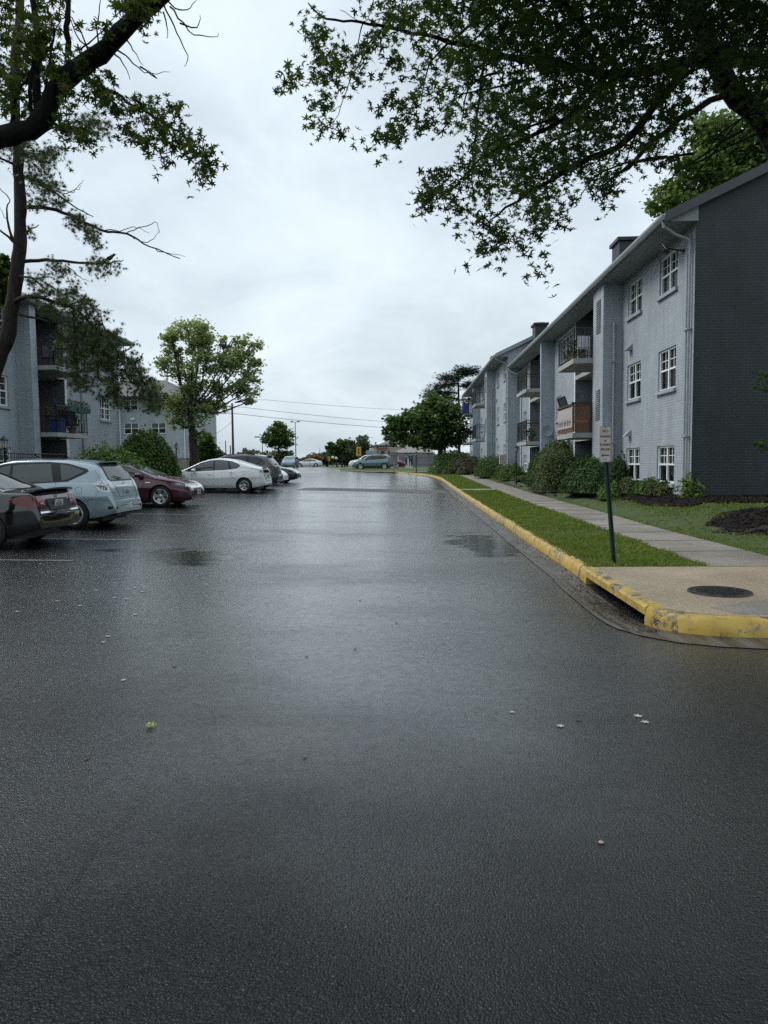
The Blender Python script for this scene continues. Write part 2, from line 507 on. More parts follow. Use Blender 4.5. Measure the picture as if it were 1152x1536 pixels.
M['leaf_deep'] = leaf_mat('deep_green_leaves', (.035,.065,.022), (.10,.16,.05), .35)
M['leaf_far'] = leaf_mat('far_leaves', (.03,.05,.03), (.075,.10,.055), .25)
M['leaf_orange'] = leaf_mat('orange_leaves', (.11,.085,.04), (.21,.16,.075), .25)
M['needle'] = leaf_mat('pine_needles', (.024,.038,.016), (.078,.098,.04), .15)
M['cedar'] = leaf_mat('cedar_needles', (.016,.028,.02), (.045,.06,.042), .15)
M['shrub_green'] = leaf_mat('shrub_leaves', (.04,.08,.018), (.12,.20,.045), .3)
M['shrub_dark'] = leaf_mat('dark_shrub_leaves', (.02,.046,.011), (.075,.135,.026), .25)
M['shrub_tan'] = leaf_mat('tan_tipped_shrub', (.035,.06,.02), (.11,.14,.05), .25, hue=(.24,.22,.11))
M['juniper'] = leaf_mat('juniper_sprays', (.016,.045,.014), (.055,.11,.032), .2)
M['shrub_red'] = leaf_mat('reddish_shrub', (.04,.045,.02), (.10,.085,.05), .2, hue=(.16,.09,.06))
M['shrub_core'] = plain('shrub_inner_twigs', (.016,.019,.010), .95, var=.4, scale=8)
M['grass'] = leaf_mat('grass_blades', (.085,.125,.022), (.18,.235,.055), .38, hue=(.26,.25,.10))
M['leaf_yellow'] = plain('yellow_green_leaf', (.30,.34,.06), .6, var=.35, scale=60)
M['leaf_pale'] = plain('pale_leaf_underside', (.45,.45,.40), .7)
M['leaf_brown'] = plain('brown_leaf', (.10,.065,.035), .7)
M['stone'] = plain('pale_stone', (.36,.27,.21), .6)
M['mark'] = plain('worn_white_marking', (.20,.20,.20), .5, var=.35, scale=9)
M['sign_face'] = plain('faded_sign_white', (.50,.48,.44), .5, var=.1, scale=14)
M['sign_red'] = plain('sign_red_ink', (.15,.05,.045), .5, var=.1)
M['sign_black'] = plain('sign_black_ink', (.02,.018,.02), .5)
M['post_green'] = plain('green_steel_post', (.010,.035,.030), .45, metal=.2, var=.25)
M['lamp_glass'] = plain('frosted_lamp_glass', (.52,.50,.46), .25)
M['pole_wood'] = wood('pole_wood', (.055,.042,.034))
M['pole_metal'] = plain('pole_metal', (.16,.17,.18), .5, metal=.4)
M['fence_wood'] = wood('grey_fence_wood', (.23,.235,.24))
M['stucco'] = plain('beige_stucco', (.52,.45,.37), .8, var=.08)
M['stucco_white'] = plain('pale_stucco', (.68,.64,.58), .8, var=.08)
M['yellow_sign'] = plain('yellow_sign_sheet', (.60,.34,.02), .5, var=.08)
M['beige_box'] = plain('beige_cabinet', (.37,.34,.28), .6, var=.1)
M['grey_box'] = plain('grey_mailbox_metal', (.30,.31,.31), .45, metal=.2)
M['blue_bin'] = plain('blue_plastic', (.015,.03,.16), .5)
M['teal_sign'] = plain('teal_panel', (.03,.26,.28), .5)
M['pot'] = plain('terracotta_pot', (.16,.075,.045), .7)
M['planter'] = plain('green_planter', (.03,.10,.09), .5)
M['skin'] = plain('skin', (.30,.17,.12), .6)
M['shirt_teal'] = plain('dark_teal_cloth', (.03,.09,.11), .85)
M['trousers'] = plain('navy_cloth', (.012,.014,.025), .85)
M['hair'] = plain('dark_hair', (.012,.010,.009), .6)
M['bird'] = plain('bird_feathers', (.03,.027,.026), .8)
M['bin_green'] = plain('dark_green_metal', (.012,.03,.025), .5)
M['wire'] = plain('cable_black', (.02,.02,.022), .6)
# ================================================================= terrain
_cy = [0,14,20,30,36,50,60,72,80,90,100,120,200,700]
_cz = [0,0,.03,.08,.13,.28,.40,.58,.80,.97,1.02,1.04,1.04,1.04]
_ky = [0,8,14,20,30,60,90,120]
_kz = [0,.009,.018,.024,.032,.020,.004,0]
def sstep(a, b, x):
    t = min(1, max(0, (x-a)/(b-a))); return t*t*(3-2*t)
def road_z(x, y):
    z = float(np.interp(y,_cy,_cz)) + float(np.interp(y,_ky,_kz))*max(0.0, min(2.3-x, 10.5))
    z -= .075*math.exp(-((x-2.25)/.42)**2 - ((y-8.2)/1.25)**4)      # dip at the drain
    return z
def right_z(x, y):
    """lawn, pavement and beds right of the kerb"""
    rise = float(np.interp(y,[6,9,14,18,45,62,75,90],[0,.08,.30,.48,.50,.45,.3,.1]))
    return float(np.interp(y,_cy,_cz)) + .16 + rise*sstep(5.3,7.3,x)
def left_z(x, y):
    return road_z(-8.2,y) + .14 + .22*sstep(-11.6,-15,x)

def sheet(name, xs, ys, zf, mat, kind='structure', skip=None, skirt=None):
    vs = [(x,y,zf(x,y)) for y in ys for x in xs]
    nx = len(xs); fs = []
    for j in range(len(ys)-1):
        for i in range(nx-1):
            if skip and skip((xs[i]+xs[i+1])/2, (ys[j]+ys[j+1])/2): continue
            fs.append((j*nx+i, j*nx+i+1, (j+1)*nx+i+1, (j+1)*nx+i))
    mb = MB(); mb.add(vs, fs)
    o = mb.build(name, mat, fix=False, smooth=40)
    tag(o, None, None, kind=kind)
    return o
def rng_list(*segs):
    out = []
    for a, b, s in segs:
        n = max(1, int(round((b-a)/s)))
        out += [a+(b-a)*i/n for i in range(n)]
    out.append(segs[-1][1])
    return out

# far-reaching earth under everything, asphalt above it
sheet('ground', rng_list((-700,-60,80),(-60,60,8),(60,700,80)), rng_list((-60,0,20),(0,140,7),(140,200,20),(200,900,100)),
      lambda x,y: min(road_z(x,y), road_z(2.3,y)) - .35 + (.30 if y > 128 else 0), M['turf'])
sheet('road', rng_list((-60,-12,4),(-12,1.4,.6),(1.4,3.2,.15),(3.2,60,4)), rng_list((-25,5,1.5),(5,12,.3),(12,40,1),(40,128,2)),
      road_z, M['asphalt'])

# ------------------------------------------------------------------ kerb path (far -> near -> round the corner)
KERB = [(-7.6,79),(-8.0,77.4),(-7.4,75.8),(-5.4,74.0),(-3.0,71.6),(-.6,68),(1.0,63.5),(1.9,58.5),(2.28,53),(2.32,46)]
KERB += [(2.32,46-2*i) for i in range(1,18)] + [(2.32,y) for y in (10.6,9.7,9.4,8.8,8.2,7.6,7.05)]
KERB += [(2.34,6.85),(2.42,6.66),(2.56,6.52),(2.78,6.42),(3.1,6.36),(3.6,6.32),(5,6.3),(8,6.3),(14,6.3)]
def densify(path, step):
    out = []
    for a, b in zip(path[:-1], path[1:]):
        n = max(1, int(math.ceil(math.dist(a,b)/step)))
        out += [(a[0]+(b[0]-a[0])*i/n, a[1]+(b[1]-a[1])*i/n) for i in range(n)]
    return out + [path[-1]]
def offset(path, off):
    out = []
    for i, p in enumerate(path):
        a = path[max(0,i-1)]; b = path[min(len(path)-1,i+1)]
        t = Vector((b[0]-a[0], b[1]-a[1])).normalized()
        out.append((p[0]+t.y*off, p[1]-t.x*off))        # positive = right of travel (towards the road)
    return out
KP = densify(KERB, .5)
def kz(x, y): return float(np.interp(y,_cy,_cz))
def strip(mb, path, prof, closed=False, mi=0):
    """prof: list of (offset, z rel) with z from kz"""
    rows = []
    offs = [offset(path, p[0]) for p in prof]
    for i in range(len(path)):
        z0 = kz(*path[i])
        rows.append([(offs[j][i][0], offs[j][i][1], z0 + prof[j][1]) for j in range(len(prof))])
    m = len(prof)
    vs = [q for r in rows for q in r]
    fs = [(i*m+j, i*m+j+1, (i+1)*m+j+1, (i+1)*m+j) for i in range(len(path)-1) for j in range(m-1)]
    fs += [tuple(range(m)), tuple(range((len(path)-1)*m+m-1, (len(path)-1)*m-1, -1))]
    mb.add(vs, fs, mi)
i0 = next(i for i,p in enumerate(KP) if p[1] <= 9.4 and p[0] > 2)
i1 = next(i for i,p in enumerate(KP) if p[1] <= 7.06 and p[0] > 2)
kerb_prof = [(.0,-.30),(.0,.03),(-.02,.135),(-.045,.16),(-.15,.165),(-.15,-.30)]
lid_prof = [(.0,.07),(-.004,.140),(-.03,.164),(-.15,.166),(-.15,.07)]
mb = MB(); strip(mb, KP[:i0+1], kerb_prof); strip(mb, KP[i1:], kerb_prof)
tag(mb.build('kerb', M['kerb'], smooth=35), None, None, kind='structure')
mb=MB()      # cold joints across the kerb
for y in (11.9,14.95,18.0,21.05,24.1,27.2,30.2,33.3,36.3,39.4,42.5):
    z=kz(2.3,y); pr=[(2.318,-.02),(2.318,.03),(2.338,.136),(2.363,.162),(2.472,.167)]
    vs=[(x,y-.006,z+h+.0015) for x,h in pr]+[(x,y+.006,z+h+.0015) for x,h in pr]
    mb.add([(x-.002,yy,zz) for x,yy,zz in vs],[(i,i+1,i+6,i+5) for i in range(4)])
tag(mb.build('kerb_joint', M['black'], fix=False), None, None, kind='structure')
# gutter pan: follows the road's dip
def pan(path, w, name):
    a = offset(path, .0); vs = []; fs = []
    cols = 6
    for i, p in enumerate(path):
        for j in range(cols):
            q = offset(path, w*j/(cols-1))[i] if False else None
    offs = [offset(path, -.01 + (w+.01)*j/(cols-1)) for j in range(cols)]
    for i in range(len(path)):
        for j in range(cols):
            x, y = offs[j][i]
            vs.append((x, y, road_z(x,y) + .006 - .012*(1-j/(cols-1))*0))
    fs = [(i*cols+j, i*cols+j+1, (i+1)*cols+j+1, (i+1)*cols+j) for i in range(len(path)-1) for j in range(cols-1)]
    mb = MB(); mb.add(vs, fs)
    tag(mb.build(name, M['pan'], fix=False, smooth=40), None, None, kind='structure')
pan(densify([p for p in KERB], .25), .38, 'gutter')

# drain: painted lid edge, throat and concrete top, iron cover
t = thing('storm_drain', 'kerb inlet storm drain with a dark slot under its worn yellow edge', 'storm drain', (2.32,8.2,0))
mb = MB(); strip(mb, KP[i0:i1+1], lid_prof)
world_part(mb.build('edge', M['kerb'], t, smooth=35), t)
mb = MB()
mb.box(2.9,2.95,6.98,9.5,-.4,.11); mb.box(2.335,2.95,9.41,9.47,-.4,.065); mb.box(2.36,2.95,6.95,7.03,-.4,.075)
world_part(mb.build('throat', M['black'], t), t)
mb = MB()
pts = [(2.472,9.62),(2.472,7.0),(2.55,6.83),(2.72,6.66),(3.0,6.545),(3.4,6.50),(7.5,6.48),(7.5,9.62)]
mb.prism(pts, 'z', .075, .168)
world_part(mb.build('slab', M['slab'], t, bevel=.008), t)
mb = MB()   # darker exposed-aggregate apron let into the slab, outlined from the corner
mb.prism([(3.05,6.60),(7.48,6.58),(7.48,7.36),(3.45,7.22),(2.9,6.9)], 'z', .168, .173)
world_part(mb.build('apron', M['walk'], t), t)
cx, cy, rr = 3.34, 7.72, .32
t = thing('manhole_cover', 'round rusty iron manhole cover set in the tan concrete', 'manhole cover', (cx,cy,.168))
mb = MB()
mb.lathe([(0,.012),(rr-.05,.012),(rr-.045,.004),(rr-.03,.004),(rr-.028,.016),(rr,.016),(rr+.004,0)], 40)
for i in range(-5,6):
    for j in range(-5,6):
        x, y = i*.055, j*.055
        if math.hypot(x,y) < rr-.075: mb.box(x-.016,x+.016,y-.016,y+.016,.011,.024)
mb.build('cover', M['iron_wet'], t, smooth=30)

# ------------------------------------------------------------------ right verge, pavement, lawn, beds
ys = rng_list((9.6,16,.4),(16,50,1),(50,84,2))
def verge_edge(y):
    pts = sorted([(p[1],p[0]) for p in KERB if p[1] > 9 and p[1] < 78])
    return float(np.interp(y,[a for a,b in pts],[b for a,b in pts])) + .12
def band(name, fl, fr, ys, dz, mat, n=4, zf=right_z, kind='structure', thick=0):
    vs = []
    for y in ys:
        a, b = fl(y), fr(y)
        for j in range(n):
            x = a+(b-a)*j/(n-1); vs.append((x,y,zf(x,y)+dz))
    fs = [(i*n+j,i*n+j+1,(i+1)*n+j+1,(i+1)*n+j) for i in range(len(ys)-1) for j in range(n-1)]
    mb = MB(); mb.add(vs,fs)
    o = mb.build(name, mat, fix=False, smooth=40)
    return tag(o, None, None, kind=kind)
band('verge', verge_edge, lambda y: 4.02, ys, -.004, M['turf'], 5)
walk_r = lambda y: 5.25 + .02*math.sin(y*.7)
band('pavement', lambda y: 4.0, walk_r, rng_list((9.6,50,.4),(50,84,1)), .012, M['walk'], 4)
band('pavement', lambda y: verge_edge(y)+.03, lambda y: 4.0, [33.6,34.9], .010, M['walk'], 3)    # crossing to the kerb
band('pavement', lambda y: -2.2, lambda y: 4.0, [69.6,71.2], .010, M['walk'], 3)
band('lawn', walk_r, lambda y: 40, rng_list((6.45,20,.5),(20,100,2)), -.004, M['turf'], 40)
band('lawn', lambda y: -7.6+max(0,(76-y))*.9, lambda y: 14, rng_list((68.6,79,.8)), -.010, M['turf'], 20)
# saw joints across the pavement
mb = MB()
for k in range(26):
    y = 11.2+1.52*k
    mb.box(4.0, 5.26, y-.008, y+.008, right_z(4.5,y)+.0125, right_z(4.5,y)+.0165)
tag(mb.build('pavement_joint', M['black']), None, None, kind='structure')
# mulch beds: along the facade, and the tree mound
def bed_left(y): return 5.75 + .25*math.sin(y*.9) + (.75 if y < 22.5 else 0) * sstep(23,20,y) + .0
band('mulch_bed', bed_left, lambda y: 7.6, rng_list((17.0,32.8,.4)), .02, M['mulch'], 8)
band('mulch_bed', lambda y: 5.55+.05*math.sin(y), lambda y: 7.5, rng_list((35.2,56,.5)), .02, M['mulch'], 8)
band('mulch_bed', lambda y: 7.2, lambda y: 16, rng_list((16.7,18.4,.3)), .025, M['mulch'], 20)
def mound_z(x, y):
    return right_z(x,y) + .05*math.exp(-((x-7.9)/1.5)**2-((y-13.7)/1.6)**2) + .03*math.sin(x*5)*math.cos(y*4)
vs=[];fs=[]
nr,na=10,48
for i in range(nr+1):
    for k in range(na):
        a=2*PI*k/na; rr=(i/nr)*(1+.10*math.sin(3*a+1)+.06*math.sin(7*a))
        x,y=7.9+2.15*rr*math.cos(a),13.75+1.75*rr*math.sin(a)
        vs.append((x,y,mound_z(x,y)+.03*(1-(i/nr)**4)-.01))
for i in range(nr):
    for k in range(na): fs.append((i*na+k,i*na+(k+1)%na,(i+1)*na+(k+1)%na,(i+1)*na+k))
mb=MB(); mb.add(vs,fs); tag(mb.build('mulch_bed', M['mulch'], fix=False, smooth=60), None, None, kind='structure')
# timber bed edging
def edging(pts, label):
    mb = MB()
    for a,b in zip(pts[:-1],pts[1:]):
        d=Vector((b[0]-a[0],b[1]-a[1])); L=d.length; ang=math.atan2(d.y,d.x)
        mb.box(0,L,-.06,.06,-.1,.11,M=Matrix.Translation((a[0],a[1],right_z(*a)))@Matrix.Rotation(ang,4,'Z'))
    tag(mb.build('bed_edging', M['pole_wood'], bevel=.01), label, 'edging')
edging([(5.5,27.0),(5.42,29.5),(5.45,32.4),(6.6,33.0)], 'low timber edging round the bed of the tan hedge by the walk')
edging([(6.9,35.2),(5.5,35.3),(5.42,39),(5.40,44)], 'low timber edging of the bed behind the near black lamp post')

# ------------------------------------------------------------------ left side: kerb, lawn
lk = [(-11.5,y) for y in range(-4,70,2)]
mb = MB()
vs=[];fs=[]
for (x,y) in lk:
    z=road_z(x,y)
    vs += [(x,y,z-.2),(x,y,z+.14),(x-.15,y,z+.145),(x-.15,y,z-.2)]
for i in range(len(lk)-1):
    for j in range(3): fs.append((i*4+j,i*4+j+1,(i+1)*4+j+1,(i+1)*4+j))
mb.add(vs,fs); tag(mb.build('kerb', M['kerbside']), None, None, kind='structure')
sheet('lawn', rng_list((-60,-20,5),(-20,-11.6,.8)), rng_list((-4,70,2)), lambda x,y: left_z(x,y)-.004, M['turf'])
sheet('lawn', rng_list((-70,-24,5)), rng_list((70,110,4)), lambda x,y: 1.1+.9*sstep(-24,-34,x), M['turf'])
# parking lines (faded)
mb = MB()
for y in (11.0, 13.75, 16.6, 19.4, 22.6, 25.6, 28.6, 31.6, 34.6, 37.6, 40.6):
    xs_ = [-11.3+ .5*i for i in range(13)]
    for a,b in zip(xs_[:-1],xs_[1:]):
        b = min(b,-5.35)
        mb.quad((a,y-.035,road_z(a,y-.035)+.005),(b,y-.035,road_z(b,y-.035)+.005),(b,y+.035,road_z(b,y+.035)+.005),(a,y+.035,road_z(a,y+.035)+.005))
tag(mb.build('parking_marking', M['mark'], fix=False), None, None, kind='structure')
# speed hump: a low worn ridge across the lane
ys_=[33.8+.1*i for i in range(25)]
sheet('speed_hump', rng_list((-5.4,1.9,.3)), ys_, lambda x,y: road_z(x,y)+.004+.085*math.sin(PI*(y-33.8)/2.4)**2*min(1,(x+5.4)/.4,(1.9-x)/.4), concrete('dry_patched_asphalt',(.085,.078,.07)))

# chips of bark on the near beds, leaf scraps and grit along the gutter
_rg=np.random.default_rng(31)
CHIP=np.array([(-.12,-.5),(.12,-.42),(.16,.3),(.02,.5),(-.14,.36)])
_p=[]
for _ in range(5200):
    a=_rg.uniform(0,6.28); q=_rg.uniform(0,1)**.5; x,y=7.9+2.2*q*math.cos(a),13.75+1.8*q*math.sin(a); _p.append((x,y,mound_z(x,y)+.03*(1-q**4)+_rg.uniform(-.005,.012)))
for _ in range(5200):
    x=_rg.uniform(7.1,12); y=_rg.uniform(16.6,18.3); _p.append((x,y,right_z(x,y)+.03))
for _ in range(5000):
    y=_rg.uniform(17,32.8); x=_rg.uniform(bed_left(y)-.05,7.1); _p.append((x,y,right_z(x,y)+.03))
tag(leaf_cloud('mulch_chips',_p,CHIP,.075,plain('bark_chip',(.022,.016,.013),.9,var=.6,scale=30,spec=.2),None,4,1.2),'dark bark chips strewn over the mulch beds','mulch',kind='stuff')
_p=[]
for _ in range(900):
    y=6.6+(30)*_rg.random()**1.8; x=2.31-abs(_rg.normal())*.10; _p.append((x,y,road_z(x,y)+.012))
for _ in range(240):
    y=_rg.uniform(7.0,9.4); x=2.28-abs(_rg.normal())*.16; _p.append((x,y,road_z(x,y)+.014))
tag(leaf_cloud('leaf_litter',_p,OVAL,.032,plain('rotting_leaf',(.05,.034,.02),.8,var=.6,scale=40),None,6,1.5),'rotting leaf scraps and grit lying in the gutter along the yellow kerb','litter',kind='stuff')
# ================================================================= buildings
def wall_panel(mb, T, u0, u1, v, z0, z1, holes, mi=0, reveal=.1):
    """upright wall with window openings; T maps (u, v, z) to world; reveals run inwards"""
    us = sorted(set([u0,u1]+[h[0] for h in holes]+[h[1] for h in holes]))
    zs = sorted(set([z0,z1]+[h[2] for h in holes]+[h[3] for h in holes]))
    for a,b in zip(us[:-1],us[1:]):
        for c,d in zip(zs[:-1],zs[1:]):
            mu,mz=(a+b)/2,(c+d)/2
            if any(h[0]<mu<h[1] and h[2]<mz<h[3] for h in holes): continue
            mb.quad(T(a,v,c),T(b,v,c),T(b,v,d),T(a,v,d),mi)
    for a,b,c,d in holes:
        w=v-reveal
        mb.quad(T(a,v,c),T(a,w,c),T(a,w,d),T(a,v,d),mi); mb.quad(T(b,v,c),T(b,w,c),T(b,w,d),T(b,v,d),mi)
        mb.quad(T(a,v,d),T(a,w,d),T(b,w,d),T(b,v,d),mi); mb.quad(T(a,v,c),T(a,w,c),T(b,w,c),T(b,v,c),mi)

_wm = {}
def window_parts(w, h, lights=2, muntin='top'):
    """meshes in local space: x across, -y outwards, z up, origin bottom centre of the opening"""
    key=(round(w,2),round(h,2),lights,muntin)
    if key in _wm: return _wm[key]
    f=MB(); fw=.055
    f.box(-w/2,-w/2+fw,-.02,.06,0,h); f.box(w/2-fw,w/2,-.02,.06,0,h)
    f.box(-w/2+fw,w/2-fw,-.02,.06,0,fw); f.box(-w/2+fw,w/2-fw,-.02,.06,h-fw,h)
    iw=(w-2*fw)/lights
    for k in range(lights):
        a=-w/2+fw+iw*k; b=a+iw
        if k: f.box(a-.035,a+.035,-.018,.06,fw,h-fw)
        f.box(a+(.035 if k else 0),b-(.035 if k<lights-1 else 0),-.008,.05,h*.5-.025,h*.5+.025)
        if muntin:
            za,zb=(h*.5+.025,h-fw)
            m=(a+b)/2
            f.box(m-.010,m+.010,.012,.03,za,zb)
            f.box(a+.03,b-.03,.014,.028,(za+zb)/2-.010,(za+zb)/2+.010)
            if muntin=='all':
                f.box(m-.010,m+.010,.012,.03,fw,h*.5-.025); f.box(a+.03,b-.03,.014,.028,h*.27-.01,h*.27+.01)
    p=MB(); p.quad((-w/2+fw*.5,.034,fw*.5),(w/2-fw*.5,.034,fw*.5),(w/2-fw*.5,.034,h-fw*.5),(-w/2+fw*.5,.034,h-fw*.5))
    s=MB(); s.box(-w/2-.06,w/2+.06,-.15,-.021,-.10,-.002); s.box(-w/2,w/2,-.021,.06,-.03,-.002)
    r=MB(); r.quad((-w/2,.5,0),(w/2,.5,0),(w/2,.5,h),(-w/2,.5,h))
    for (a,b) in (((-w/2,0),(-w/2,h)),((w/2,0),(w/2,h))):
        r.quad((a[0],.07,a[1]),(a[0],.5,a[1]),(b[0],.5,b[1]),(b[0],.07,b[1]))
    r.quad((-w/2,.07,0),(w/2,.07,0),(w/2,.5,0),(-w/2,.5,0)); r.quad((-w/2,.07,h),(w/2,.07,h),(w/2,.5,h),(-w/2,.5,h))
    def me(mb,name,mat):
        o=mb.build(name,mat); m=o.data; bpy.data.objects.remove(o); return m
    _wm[key]=dict(frame=me(f,'window',M['frame']),pane=me(p,'pane',M['pane']),sill=me(s,'sill',M['brick']),room=me(r,'room',M['room']))
    return _wm[key]
_bl = {}
def blind_mesh(w,h,drop,mat='blind'):
    key=(round(w,2),round(h,2),round(drop,2),mat)
    if key in _bl: return _bl[key]
    b=MB(); n=int(h*drop/.05)
    for k in range(n):
        z=h-.06-k*.05
        b.quad((-w/2+.05,.075,z-.047),(w/2-.05,.075,z-.047),(w/2-.05,.092,z),(-w/2+.05,.092,z))
    o=b.build('blind',M[mat],fix=False); _bl[key]=o.data; bpy.data.objects.remove(o)
    return _bl[key]
def add_window(root, loc, rot, w, h, lights=2, muntin='top', blind=0, sill=True, bmat='blind'):
    ms=window_parts(w,h,lights,muntin)
    o=bpy.data.objects.new('window',ms['frame']); link(o,root)
    o.location=Vector(loc)-Vector(root.location); o.rotation_euler=(0,0,rot)
    for k in ('pane','room')+(('sill',) if sill else ()):
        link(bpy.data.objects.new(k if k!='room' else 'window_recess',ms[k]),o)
    if blind: link(bpy.data.objects.new('blind',blind_mesh(w,h,blind,bmat)),o)
    return o

def railing_mesh(mb, pts, h, gap=.115):
    """iron balcony railing along pts (3D, floor level)"""
    for a,b in zip(pts[:-1],pts[1:]):
        a=Vector(a); b=Vector(b); L=(b-a).length; ang=math.atan2(b.y-a.y,b.x-a.x)
        T_=Matrix.Translation(a)@Matrix.Rotation(ang,4,'Z')
        slope=(b.z-a.z)/max(1e-6,(Vector((b.x,b.y))-Vector((a.x,a.y))).length)
        def P_(x,z): return T_@Vector((x,0,z+slope*x))
        for z,r in ((h,.022),(.10,.016),(h-.13,.011)):
            mb.tube([P_(0,z),P_(L,z)],r,6)
        n=max(1,int(L/gap))
        for k in range(n+1):
            x=L*k/n; r=.02 if k in (0,n) else .0085
            mb.tube([P_(x,0 if k in (0,n) else .10),P_(x,h)],r,5)

def apartment(name, label, X, Y0, side, dz, cfg):
    """side=-1: facade looks towards -x (right of the road); +1: towards +x. u runs along the street, v outwards"""
    def T(u,v,z): return (X+side*v, Y0+u, z+dz)
    rot = R(-90) if side<0 else R(90)
    root=thing(name,label,'apartment building',T(0,0,.5))
    L=cfg['L']; top=7.56; z0=-.3
    F=[-.1,2.60,5.22]; SZ=[(.96,1.04),(3.54,1.14),(6.20,1.06)]
    b0,b1,r1=cfg['bay']; f0,f1,r2=cfg['fin']; D=-1.7
    wins=[]      # (u, floor, w, lights, blind)
    for u in cfg['near']:
        for k in range(3): wins.append((u,k,1.36,2))
    for u,k,w,l in cfg['mid']: wins.append((u,k,w,l))
    for u in cfg['far']:
        for k in range(3): wins.append((u,k,1.25,2))
    def holes(ua,ub):
        return [(u-w/2,u+w/2,SZ[k][0],SZ[k][0]+SZ[k][1]) for u,k,w,l in wins if ua<u<ub]
    mb=MB()
    # front planes
    wall_panel(mb,T,0,b0,0,z0,top,holes(0,b0))
    wall_panel(mb,T,b0,b1,.64,z0,top,[])
    wall_panel(mb,T,r1,f0,0,z0,top,holes(r1,f0))
    wall_panel(mb,T,f0,f1,.64,z0,top,[])
    wall_panel(mb,T,r2,L,0,z0,top,holes(r2,L))
    def q(a,b,mi=0): mb.quad(T(a[0],a[1],z0),T(b[0],b[1],z0),T(b[0],b[1],top),T(a[0],a[1],top),mi)
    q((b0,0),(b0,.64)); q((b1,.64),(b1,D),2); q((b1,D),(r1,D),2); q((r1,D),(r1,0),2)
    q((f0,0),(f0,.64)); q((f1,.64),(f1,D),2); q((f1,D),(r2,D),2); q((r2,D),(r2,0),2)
    q((L,0),(L,-11)); q((L,-11),(0,-11)); q((0,-11),(0,0),1)
    rz=7.73+6.3*.45
    for u,mi in ((0,1),(L,0)):
        mb.add([T(u,0,top),T(u,-11,top),T(u,-11,7.9),T(u,-5.5,rz-.22),T(u,0,7.9)],[(0,1,2,3,4)],mi)
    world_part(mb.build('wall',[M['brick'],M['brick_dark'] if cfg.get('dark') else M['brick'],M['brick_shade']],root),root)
    # roof slab with ridge
    mb=MB()
    prof=[(.8,7.64),(-5.5,rz),(-11.8,7.64),(-11.8,7.58),(-5.5,rz-.16),(.8,7.58)]
    vs=[T(-.16,*p) for p in prof]+[T(L+.16,*p) for p in prof]
    fs=[(0,1,7,6),(1,2,8,7),(2,3,9,8),(3,4,10,9),(4,5,11,10),(5,0,6,11),(0,5,4,1),(1,4,3,2),(6,7,10,11),(7,8,9,10)]
    mb.add(vs,fs); rf=world_part(mb.build('roof',M['shingle'],root),root)
    # soffit box closing the overhang, and its boxed end
    mb=MB()
    vs=[T(-.10,.77,7.48),T(-.10,-.02,7.48),T(-.10,-.02,7.93),T(-.10,.77,7.57)]+[T(L+.10,.77,7.48),T(L+.10,-.02,7.48),T(L+.10,-.02,7.93),T(L+.10,.77,7.57)]
    mb.add(vs,[(0,1,2,3),(7,6,5,4),(0,4,5,1),(0,3,7,4),(1,5,6,2)])
    world_part(mb.build('soffit',M['soffit'],root),root)
    for u in (-.20,L+.16):      # rake board of each gable
        mb=MB(); zc=rz-.2; n=5
        q=[(.82,7.44),(-5.5,zc),(-11.8,7.44),(-11.8,7.68),(-5.5,zc+.24),(.82,7.68)]
        vs=[T(u,*p) for p in q]+[T(u+.04,*p) for p in q]
        mb.add(vs,[(0,1,4,5),(1,2,3,4),(11,10,7,6),(10,9,8,7)]+[(i,i+6,(i+1)%6+6,(i+1)%6) for i in range(6)])
        world_part(mb.build('rake_board',M['fascia'] if cfg.get('dark') else M['trim_grey'],root),root)
    mb=MB()  # gutter: K-profile trough along the eave
    gp=[(.78,7.50),(.86,7.50),(.90,7.58),(.90,7.64),(.885,7.64),(.87,7.58),(.80,7.58),(.78,7.64)]
    vs=[T(-.18,*p) for p in gp]+[T(L+.18,*p) for p in gp]; n=len(gp)
    mb.add(vs,[tuple(range(n)),tuple(range(2*n-1,n-1,-1))]+[(i,i+n,(i+1)%n+n,(i+1)%n) for i in range(n)])
    world_part(mb.build('gutter',M['gutter_metal'],root),root)
    # downpipes
    def pipe(pts,mat,r=.045):
        mb=MB(); mb.tube([T(*p) for p in pts],r,8)
        for p in pts[2:-1] if len(pts)>3 else []:
            pass
        zs=[p[2] for p in pts]
        u,v=pts[-1][0],pts[-1][1]
        for z in (2.2,4.9):
            if min(zs)<z<max(zs)-1: 
                a=T(u,v-.0,z); mb.box(a[0]-.06,a[0]+.06,a[1]-.06,a[1]+.06,a[2]-.02,a[2]+.02)
        return world_part(mb.build('downpipe',mat,root,smooth=40),root)
    pipe([(-.05,.84,7.52),(-.05,.80,7.36),(.12,.45,7.22),(.16,.10,7.10),(.16,.07,6.9),(.16,.07,.45)],M['pipe'],.036)
    if cfg.get('dark'): pipe([(.36,.05,6.8),(.36,.05,6.7),(.36,.05,.45)],M['trim_grey'],.03)
    pipe([(b0-.07,.30,6.2),(b0-.07,.30,6.1),(b0-.07,.30,.4)],M['trim_grey'],.04)
    if cfg.get('farpipe'): pipe([(cfg['farpipe'],.07,5.2),(cfg['farpipe'],.07,5.1),(cfg['farpipe'],.07,.45)],M['trim_grey'])
    pipe([(L-.15,.84,7.52),(L-.15,.7,7.3),(L-.2,.1,7.05),(L-.2,.07,6.9),(L-.2,.07,.45)],M['trim'])
